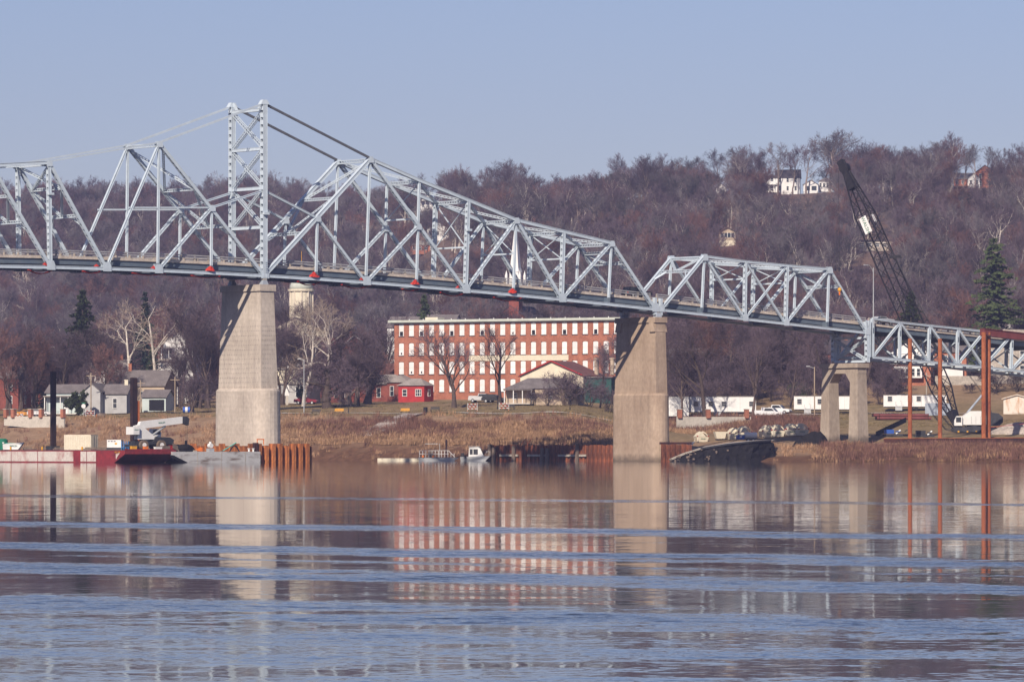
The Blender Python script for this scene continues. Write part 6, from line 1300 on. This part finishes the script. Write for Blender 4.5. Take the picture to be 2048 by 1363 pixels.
a, b = P(1964, 664, 849), P(2075, 677, 856); t = thing('temporary_beam', 'maroon box beam laid on the pair of pipe piles', 'beam', a); MB().beam(a, b, 1.1, 1.15).obj('box', M['maroon'], t, world=True); MB().beam(a + Vector((0, 0, .62)), b + Vector((0, 0, .62)), 1.4, .1).obj('top_flange', M['maroon'], t, world=True); MB().box(P(1972, 671, 849), (1.7, 1.2, .25)).obj('saddle', M['rust_dark'], t, world=True)
q = BB(2030); q.z += RISE + .5; t = thing('concrete_barrier', 'beige concrete barrier on the road edge at the right end', 'barrier', q - V * .2, TH); MB().prism([(-.35, -.5), (.35, -.5), (.12, .9), (-.12, .9)], -3, 3, 'x').obj('block', M['slab'], t); MB().box((0, 0, .95), (5.8, .1, .06)).obj('cap', M['conc'], t)
a, b = gpt(1768, 846), gpt(2080, 838); t = thing('rusty_sill_beam', 'long rusty steel sill lying along the weedy bank at right', 'beam', a); MB().beam(a + Vector((0, 0, .35)), b + Vector((0, 0, .6)), .6, .75).obj('web', M['rust_dark'], t, world=True); MB().beam(a + Vector((0, 0, .75)), b + Vector((0, 0, 1.0)), .9, .08).obj('flange', M['rust'], t, world=True)
q = gpt(1780, 858); t = thing('silt_fence', 'black silt fence climbing the grassy bank by the portal bent', 'fence', q); pa, pb = P(1752, 868, 862), P(1812, 839, 905); MB().beam(pa, pb, .08, .9).obj('fabric', M['tarp'], t, world=True); [MB().beam(pa.lerp(pb, f) - Vector((0, 0, .6)), pa.lerp(pb, f) + Vector((0, 0, .55)), .06, .06).obj('stake', M['wood'], t, world=True) for f in (0, .25, .5, .75, 1)]
for px, tx, m in ((1785, 'blue machine frame on the bank between bent and first pipe pile', 'blue'), (1848, 'dark machine skid on the bank between the first two pipe piles', 'dark')):
    q = gpt(px, 856); t = thing('machine_skid', tx, 'machinery', q, .1); MB().box((0, 0, .3), (3.4, 1.3, .3)).obj('skid', M['dark'], t); MB().box((-.6, 0, .85), (1.6, .9, .7)).obj('engine', M[m], t); MB().tube((.6, 0, .45), (1.4, 0, 1.1), .2, n=8).obj('cylinder', M['silver'], t); MB().box((.9, -.3, .9), (.9, .2, .1)).obj('bar', M[m], t)
q = gpt(2040, 872); t = thing('gravel_heap', 'grey gravel heap beside the crawler crane at the right edge', 'heap', q); rings = [[(math.cos(a) * 6 * s * rg.uniform(.9, 1.08), math.sin(a) * 4 * s, z) for a in [2 * math.pi * i / 18 for i in range(18)]] for s, z in ((1, -.3), (.75, .7), (.4, 1.7), (.1, 2.1))]; MB().loft(rings).obj('gravel', M['gravel'], t, smooth=True); MB().path([(-5.5, -2.5, .1), (-5.5, -2.5, 1.2), (3, -3.5, 2.1)], .05, 4).obj('marker_line', M['redp'], t)

# ------------------------------------------------------------------ crawler crane
cc = thing('crawler_crane', 'white crawler crane with tall black lattice boom behind the right truss', 'crane', gpt(1948, 893)); c0 = Vector(cc.location); BK = M['black']
for dy in (-1.9, 1.9): MB().prism([(-3.6, .15), (3.6, .15), (4.1, .6), (3.7, 1.05), (-3.7, 1.05), (-4.1, .6)], dy - .45, dy + .45).obj('track', M['dark'], cc)
MB().box((0, 0, .9), (3, 3, .5)).tube((0, 0, 1.1), (0, 0, 1.4), 1.3, n=20).obj('car_body', M['dark'], cc)
MB().prism([(-2.9, 1.45), (2.2, 1.45), (2.2, 3.2), (1.2, 3.9), (-.8, 3.9), (-2.2, 2.9), (-2.9, 2.2)], -1.5, 1.5).obj('house', M['white'], cc)
MB().prism([(2.2, 1.3), (4.4, 1.3), (5.0, 1.9), (5.0, 2.8), (4.2, 3.5), (2.2, 3.7)], -1.8, 1.8).obj('counterweight', M['dark'], cc)
cb = MB().prism([(-3.7, 1.3), (-2.3, 1.3), (-2.3, 3.0), (-3.3, 3.0), (-3.7, 2.2)], -2.2, -1.2).obj('cab', M['white'], cc); MB().box((-2.95, -2.22, 2.35), (.9, .04, .9)).obj('pane', M['glass'], cb)
for i in range(4): MB().box((-.6 + .8 * i, -1.52, 2.3), (.06, .04, 1.3)).obj('panel_seam', M['sidingg'], cc)
foot = P(1918, 857, 892); tip = P(1692, 342, 906); head = P(1681, 322, 907)
ax = (tip - foot).normalized(); sd = Vector((math.sin(R(35)), math.cos(R(35)), 0)); sd = (sd - ax * sd.dot(ax)).normalized(); dpv = ax.cross(sd); Lb = (tip - foot).length
def sec(s):
    f = foot + ax * s; k = 1.0
    if s < 8: k = .12 + .88 * s / 8
    if s > Lb - 9: k = .32 + .68 * (Lb - s) / 9
    return f, k
def corner(s, i, j): f, k = sec(s); w_ = 2.75; return f + sd * (i * w_ / 2 * (max(k, .6) if s < 8 else k)) + dpv * (j * w_ / 2 * k)
def boom_seg(s0, s1, name, step=1.75, solid_=False):
    mb = MB(); n = max(1, round((s1 - s0) / step)); cs = [(-1, -1), (1, -1), (1, 1), (-1, 1)]
    for i in range(n):
        a, b = s0 + (s1 - s0) * i / n, s0 + (s1 - s0) * (i + 1) / n
        for k in range(4):
            mb.tube(corner(a, *cs[k]), corner(b, *cs[k]), .14, n=5, cap=False); q = cs[(k + 1) % 4]
            (mb.tube(corner(a, *cs[k]), corner(b, *q), .075, n=4, cap=False) if i % 2 else mb.tube(corner(a, *q), corner(b, *cs[k]), .075, n=4, cap=False))
            if i % 5 == 0: mb.tube(corner(a, *cs[k]), corner(a, *q), .06, n=4, cap=False)
        if solid_: mb.add([corner(a, *c) for c in cs] + [corner(b, *c) for c in cs], [(0, 1, 5, 4), (1, 2, 6, 5), (2, 3, 7, 6), (3, 0, 4, 7)])
    return mb.obj(name, BK, cc, world=True)
cuts = [0, 3.5, 8, 17, 26, 35, Lb - 9, Lb - 3.6]
for a, b in zip(cuts, cuts[1:]): boom_seg(a, b, 'boom_section', solid_=(a == 0))
boom_seg(Lb - 3.6, Lb, 'boom_tip', solid_=True)
MB().tube(tip - sd * .5 + ax * .6, tip + sd * .5 + ax * .6, .95, n=16).beam(tip - ax * 1.5, head, 1.1, 1.2, sd).obj('boom_head', BK, cc, world=True)
MB().beam(head, head + Vector((-1.4, 0, 0)), .06, .06).obj('lamp_arm', BK, cc, world=True)
s_ = Lb - 11.2; f_, k_ = sec(s_)
# sign board on the face turned to us
for nrm, nm in ((dpv, 'a'), (-sd, 'b')):
    pass
ctr = f_ - sd * (2.75 / 2 * .95 + .18) + dpv * 0.0
X_ = ax; Z_ = -sd; Y_ = Z_.cross(X_)
m4 = Matrix((( -X_.x, -Y_.x, Z_.x, 0), (-X_.y, -Y_.y, Z_.y, 0), (-X_.z, -Y_.z, Z_.z, 0), (0, 0, 0, 1)))
sg = MB().box((0, 0, 0), (3.2, 1.5, .08)).obj('sign_board', M['white'], cc); sg.matrix_basis = Matrix.Translation(ctr - c0) @ m4
put_text('WALSH', .95, M['green_sign'], sg, Matrix.Translation((0, 0, .06)), 'sign_lettering', 1.0)
f2, k2 = sec(Lb - 10.4); sg2 = MB().box((0, 0, 0), (1.5, .7, .06)).obj('sign_back', M['white'], cc); 
Z2 = dpv if dpv.y < 0 else -dpv; Y2_ = Z2.cross(X_); sg2.matrix_basis = Matrix.Translation(f2 + Z2 * 1.4 - c0) @ Matrix(((X_.x, Y2_.x, Z2.x, 0), (X_.y, Y2_.y, Z2.y, 0), (X_.z, Y2_.z, Z2.z, 0), (0, 0, 0, 1)))
f3, k3 = sec(Lb - 18.5); rgt = -dpv if dpv.x < 0 else dpv; rgt = dpv if dpv.x > 0 else -dpv
MB().prism([(0, 0), (2.2, .2), (1.9, .7), (.1, .5)], -.8, .8).obj('boom_platform', BK, cc).location = f3 + rgt * .9 - c0
f4, k4 = sec(Lb - 32); MB().beam(f4 + rgt * 1.0, f4 + rgt * 3.0, .12, .12).obj('spreader', BK, cc, world=True)
mast = P(1966, 787, 896); mb0 = c0 + Vector((-.8, 0, 3.6))
for dy in (-.8, .8):
    MB().tube(head + Vector((.4, dy * .5, .3)), f4 + rgt * 3.0 + Vector((0, dy, 0)), .05, n=4).obj('pendant_line', BK, cc, world=True); MB().tube(f4 + rgt * 3.0 + Vector((0, dy, 0)), mast + Vector((0, dy, 0)), .05, n=4).obj('pendant_line', BK, cc, world=True)
    MB().tube(c0 + Vector((-1.2, dy, 3.6)), mast + Vector((0, dy, 0)), .14, n=6).obj('gantry_leg', M['steel_dull'], cc, world=True); MB().tube(mast + Vector((0, dy, 0)), c0 + Vector((3.2, dy, 3.4)), .06, n=5).obj('gantry_line', M['dark'], cc, world=True)
MB().tube(head + Vector((-.4, 0, -.5)), P(1682, 700, 906), .035, n=4).obj('hoist_rope', BK, cc, world=True); hb = P(1888, 818, 892)
for i in range(5): q = c0 + Vector((-3 + i * 1.6, -2.5, .25)); MB().box((q.x, q.y, q.z), (.3, .12, .25)).obj('track_marker', M['yellow'], cc, world=True)

# ------------------------------------------------------------------ vehicles
def car(name, label, cat, loc, rz, col, kind='suv', L_=4.8):
    t = thing(name, label, cat, loc, rz); W_ = 1.9; a = L_ / 2; m = mat(name + '_paint', col, .35, .05, spec=.5)
    prof = [(-a, .45), (a, .45), (a, .85), (a - .25, 1.0), (a - 1.3, 1.08), (-a + .1, 1.1), (-a, .9)]
    MB().prism(prof, -W_ / 2, W_ / 2).obj('body', m, t)
    cab = {'suv': [(-a + .15, 1.1), (a - 1.35, 1.08), (a - 2.1, 1.72), (-a + .4, 1.76)], 'sedan': [(-a + .5, 1.1), (a - 1.3, 1.08), (a - 2.0, 1.45), (-a + 1.4, 1.47)], 'pickup': [(-a + 1.9, 1.1), (a - 1.3, 1.08), (a - 2.0, 1.78), (-a + 2.1, 1.8)]}[kind]
    c_ = MB().prism(cab, -W_ / 2 + .12, W_ / 2 - .12).obj('cabin', m, t)
    cx = sum(p[0] for p in cab) / 4; cz = sum(p[1] for p in cab) / 4; ins = [(cx + (x - cx) * .82, cz + (z - cz) * .68) for x, z in cab]
    for s in (-1, 1): MB().prism(ins, s * (W_ / 2 - .115) - .012, s * (W_ / 2 - .115) + .012).obj('side_glass', M['glass'], c_)
    p, q = Vector((cab[1][0] - .02, 0, cab[1][1] + .05)), Vector((cab[2][0] + .1, 0, cab[2][1] - .06)); MB().beam(p + Vector((.04, 0, 0)), q + Vector((.04, 0, 0)), W_ - .5, .05, (0, 1, 0)).obj('windshield', M['glass'], c_)
    if kind == 'pickup':
        for s in (-1, 1): MB().box((-a + 1.0, s * (W_ / 2 - .08), 1.2), (1.8, .14, .25)).obj('bed_side', m, t)
        MB().box((-a + 1.0, 0, 1.105), (1.7, W_ - .35, .02)).obj('bed', M['dark'], t)
    for x in (-a + .95, a - .95):
        for s in (-1, 1):
            w_ = MB().tube((x, s * (W_ / 2 - .2), .36), (x, s * (W_ / 2 + .02), .36), .36, n=14).obj('wheel', M['tyre'], t); MB().tube((x, s * (W_ / 2 - .1), .36), (x, s * (W_ / 2 + .035), .36), .2, n=10).obj('rim', M['silver'], w_)
    for s in (-1, 1): MB().box((a + .005, s * .65, .78), (.04, .35, .18)).obj('headlight', M['white'], t); MB().box((-a - .005, s * .75, .85), (.04, .25, .2)).obj('tail_light', M['redp'], t)
    MB().box((a + .01, 0, .55), (.08, W_ - .2, .2)).obj('bumper', M['dark'], t); return t
q = at(t_of(1297), 3.0, zb(t_of(1297)) + RISE + .06); car('black_suv', 'black sport utility vehicle crossing the bridge above the tan pier', 'car', q, TH, (.01, .012, .02), 'suv', 5.0)
q = at(t_of(1783), 2.6, zb(t_of(1783)) + RISE + .06); car('silver_sedan', 'pale sedan on the road over the deck truss', 'car', q, TH, (.5, .52, .54), 'sedan', 4.6)
car('white_pickup', 'white crew pickup in front, parked right of the long trailer', 'pickup', gpt(1538, 940), R(-18), (.75, .76, .78), 'pickup', 5.7); car('white_pickup', 'white pickup parked behind the first, nose to the right', 'pickup', gpt(1553, 947), R(-20), (.75, .76, .78), 'pickup', 5.6)
car('red_sedan', 'dark red sedan parked beside the grey block house', 'car', gpt(612, 1035), R(-10), (.22, .015, .03), 'sedan'); car('silver_pickup', 'silver pickup parked before the mill right of the big tree', 'pickup', gpt(965, 1005), R(-15), (.55, .56, .57), 'pickup', 5.5); car('black_suv', 'black vehicle parked beside the porch house', 'car', gpt(988, 1000), R(-15), (.02, .02, .02), 'suv')
car('yellow_taxi', 'yellow car behind the left bank wall', 'car', gpt(60, 985), R(-10), (.65, .28, .03), 'sedan'); car('white_sedan', 'white car behind the left bank wall right of the yellow car', 'car', gpt(80, 984), R(-10), (.7, .7, .7), 'sedan')

# ------------------------------------------------------------------ street furniture
def pole(px, Y, top, label, m='pole', lamp=None, r=.13, name='utility_pole', cat='pole'):
    q = gpt(px, Y); h = ZY(top, Y) - q.z; t = thing(name, label, cat, q); MB().tube((0, 0, -.3), (0, 0, h), r, r * .75, 8).obj('shaft', M[m], t)
    if lamp: MB().tube((0, 0, h - .3), (lamp, 0, h + .1), .05, n=5).obj('arm', M['silver'], t); MB().box((lamp, 0, h + .08), (.7, .3, .14)).obj('lamp_head', M['silver'], t)
    elif name == 'utility_pole': MB().box((0, 0, h - .6), (1.8, .1, .12)).obj('cross_arm', M[m], t)
    return t
pole(1629, 940, 733, 'tan wooden pole with white lamp arm left of the portal bent', lamp=-1.2); pole(182, 985, 745, 'thin grey pole beside the blue cottage', 'pole'); pole(350, 985, 753, 'pale pole left of the pale pier'); pole(281, 985, 760, 'slim pole behind the second barge post', 'pole'); pole(608, 945, 718, 'white light pole in front of the sycamores', 'silver', lamp=-.9, name='street_lamp', cat='lamp', r=.1); pole(1916, 1100, 628, 'far pale pole above the deck truss'); pole(1853, 985, 745, 'thin grey pole below the white bay window', 'stone'); pole(130, 1080, 730, 'thin utility pole before the brick store')
def park_lamp(px, Y, top, label):
    q = gpt(px, Y); h = ZY(top, Y) - q.z; t = thing('park_lamp', label, 'lamp', q); MB().tube((0, 0, 0), (0, 0, .5), .14, .08, 8).tube((0, 0, .5), (0, 0, h - .6), .06, n=6).obj('post', BK, t); MB().tube((0, 0, h - .6), (0, 0, h), .13, .22, 8).tube((0, 0, h), (0, 0, h + .25), .26, .03, 8).obj('lantern', BK, t)
park_lamp(697, 935, 793, 'black park lamp post beside the ramp path'); park_lamp(995, 930, 792, 'black park lamp post before the porch house'); park_lamp(52, 975, 792, 'black park lamp post behind the left bank wall'); park_lamp(1140, 925, 800, 'black park lamp post before the tangled bushes')
def bench(px, Y, m, label):
    t = thing('park_bench', label, 'bench', gpt(px, Y), R(-8)); [MB().box((0, -.25 + .14 * i, .45), (1.7, .11, .05)).obj('slat', M[m], t) for i in range(4)]; [MB().box((0, .28, .6 + .15 * i), (1.7, .05, .11)).obj('slat', M[m], t) for i in range(3)]; [MB().box((x, 0, .22), (.08, .5, .44)).obj('leg', BK, t) for x in (-.75, .75)]
bench(678, 930, 'yellow', 'yellow park bench left of the ramp path'); bench(810, 925, 'yellow', 'yellow park bench right of the ramp path'); bench(632, 935, 'dark', 'dark park bench near the white light pole'); bench(870, 925, 'dark', 'dark park bench near the big spreading tree'); bench(201, 968, 'wood', 'brown park bench before the blue cottage'); bench(1020, 925, 'dark', 'dark park bench near the striped barricade')
q = gpt(851, 922); t = thing('litter_bin', 'black litter bin on the park lawn', 'bin', q); MB().tube((0, 0, 0), (0, 0, 1.0), .38, n=14).obj('body', BK, t); MB().tube((0, 0, 1.0), (0, 0, 1.08), .42, n=14).obj('rim', BK, t)
STRIPE = bpy.data.materials.new('red_white_stripes'); STRIPE.use_nodes = True; nt = STRIPE.node_tree; wv = nt.nodes.new('ShaderNodeTexWave'); wv.bands_direction = 'DIAGONAL'; wv.inputs['Scale'].default_value = .9; cr_ = nt.nodes.new('ShaderNodeValToRGB'); cr_.color_ramp.interpolation = 'CONSTANT'; cr_.color_ramp.elements[0].color = (.38, .06, .04, 1); cr_.color_ramp.elements[1].color = (.5, .48, .46, 1); cr_.color_ramp.elements[1].position = .5; tc = nt.nodes.new('ShaderNodeTexCoord'); nt.links.new(tc.outputs['Object'], wv.inputs[0]); nt.links.new(wv.outputs['Fac'], cr_.inputs[0]); nt.links.new(cr_.outputs[0], nt.nodes['Principled BSDF'].inputs['Base Color'])
def barricade(px, Y, label):
    t = thing('road_barricade', label, 'barricade', gpt(px, Y), R(-6)); [MB().box((0, 0, .45 + .4 * i), (1.7, .05, .16)).obj('board', STRIPE, t) for i in range(3)]; [MB().box((x, 0, .75), (.08, .1, 1.5)).obj('upright', M['silver'], t) for x in (-.9, .9)]; [MB().box((x, 0, .05), (.1, .9, .1)).obj('foot', M['orange'], t) for x in (-.9, .9)]
barricade(945, 925, 'striped road barricade left of the forked tree'); barricade(1008, 922, 'striped road barricade right of the forked tree'); barricade(37, 978, 'striped road barricade behind the left bank wall'); barricade(180, 972, 'striped road barricade before the blue cottage')
for px, Y, tx in ((1513, 934, 'orange traffic cone beside the white pickups'), (193, 968, 'orange traffic cone right of the cottage barricade')):
    t = thing('traffic_cone', tx, 'cone', gpt(px, Y)); MB().tube((0, 0, .05), (0, 0, .8), .2, .03, 10).obj('cone', M['orange'], t); MB().box((0, 0, .03), (.5, .5, .06)).obj('base', M['orange'], t)
t = thing('blue_barrel', 'blue and white striped barrel beside a tree left of the pale pier', 'barrel', gpt(373, 985)); MB().tube((-.7, 0, .7), (-.23, 0, .7), .6, n=14).tube((.23, 0, .7), (.7, 0, .7), .6, n=14).obj('shell', M['blue'], t); MB().tube((-.23, 0, .7), (.23, 0, .7), .61, n=14).obj('band', M['white'], t)
t = thing('sign_panel', 'white upright sign panel before the grey block house', 'sign', gpt(574, 1030)); MB().box((0, 0, 3.1), (.9, .1, 2.2)).obj('panel', M['white'], t); MB().box((0, .06, 1.0), (.5, .06, 2.2)).obj('post', M['conc'], t)
t = thing('round_sign', 'round white sign on a slanted post before the cottage shrub', 'sign', gpt(167, 972)); MB().tube((0, -.06, 2.3), (0, -.03, 2.3), .42, n=14).obj('disc', M['white'], t); MB().beam((0, 0, 0), (0, 0, 2.9), .07, .07).obj('post', M['silver'], t); MB().box((0, -.03, 2.85), (.7, .04, .2)).obj('plate', M['greenp'], t)
# bridge lamp and the orange hanging lantern
q = at(t_of(1746), -.1, zb(t_of(1746)) + RISE); t = thing('street_lamp', 'tall pale street lamp standing on the bridge at the truss joint', 'lamp', q, TH); hh = ZY(535, q.y) - q.z; MB().tube((0, 0, -.3), (0, 0, hh), .12, .07, 8).obj('shaft', M['silver'], t); MB().path([(0, 0, hh - .9), (-.3, 0, hh - .2), (-.9, 0, hh + .35), (-1.5, 0, hh + .4)], .05, 5).obj('arm', M['silver'], t); MB().box((-1.7, 0, hh + .4), (.8, .3, .15)).obj('lamp_head', M['silver'], t)
q = BP(1676, 581) - V * .4; t = thing('orange_lantern', 'orange hanging navigation lantern on the end post of the through truss', 'lantern', q, TH); MB().loft([[(r_ * math.cos(a), r_ * math.sin(a), z) for a in [2 * math.pi * i / 10 for i in range(10)]] for r_, z in ((.1, .5), (.3, .35), (.36, .1), (.25, -.12), (.12, -.2))]).obj('shade', M['yellow'], t, smooth=True); MB().tube((0, 0, -.2), (0, 0, -.75), .16, .12, 8).obj('lens', M['orange'], t); MB().tube((0, 0, .5), (0, .5, .9), .04, n=5).obj('bracket', M['dark'], t)

# ------------------------------------------------------------------ paths and road on the bank
def strip(name, pts2, w_, m, label, lift=.07, kind='structure'):
    mb = MB(); L1, R1 = [], []
    dense = []
    for (a, b) in zip(pts2, pts2[1:]):
        for i in range(8): dense.append((a[0] + (b[0] - a[0]) * i / 8, a[1] + (b[1] - a[1]) * i / 8))
    dense.append(pts2[-1])
    for i, (x, y) in enumerate(dense):
        a = dense[max(0, i - 1)]; b = dense[min(len(dense) - 1, i + 1)]; d = Vector((b[0] - a[0], b[1] - a[1], 0)).normalized(); n = Vector((-d.y, d.x, 0)) * w_ / 2
        for s, lst in ((1, L1), (-1, R1)): X, Y = x + n.x * s, y + n.y * s; lst.append((X, Y, ground(X, Y) + lift))
    for i in range(len(L1) - 1): mb.add([R1[i], R1[i + 1], L1[i + 1], L1[i]], [(0, 1, 2, 3)])
    return tag(mb.obj(name, M[m]), label, kind=kind)
def g2(px, d):
    X = PX(px, 880)
    for _ in range(4): Y = shore(X) + d; X = PX(px, Y)
    return (X, Y)
strip('boat_ramp', [g2(715, 20), g2(765, 34), g2(835, 58)], 5.0, 'gravel', 'pale gravel ramp path running down the bank', .25)
strip('park_path', [g2(560, 66), g2(700, 62), g2(850, 60), g2(1010, 58), g2(1220, 57)], 2.0, 'conc', 'pale park path along the top of the bank', .16)
strip('street', [g2(-20, 74), g2(200, 78), g2(420, 82), g2(640, 118), g2(760, 128)], 5.0, 'asphalt', 'street behind the bank', .16)
strip('site_road', [g2(1335, 139), g2(1600, 148), g2(1800, 150), g2(2080, 152)], 5.0, 'gravel', 'gravel site road before the trailers', .16)
# ------------------------------------------------------------------ haze in the valley
hz = MB().box((0, 1270, 93), (3000, 3200, 212)).obj('haze', None)
hm = bpy.data.materials.new('valley_haze'); hm.use_nodes = True; nt = hm.node_tree; nt.nodes.clear()
pv = nt.nodes.new('ShaderNodeVolumePrincipled'); pv.inputs['Color'].default_value = (.50, .56, 1.0, 1); pv.inputs['Density'].default_value = .00010; pv.inputs['Anisotropy'].default_value = 0.0
ou = nt.nodes.new('ShaderNodeOutputMaterial'); nt.links.new(pv.outputs[0], ou.inputs['Volume'])
hz.data.materials.clear(); hz.data.materials.append(hm); tag(hz, 'thin blue valley haze', kind='stuff')
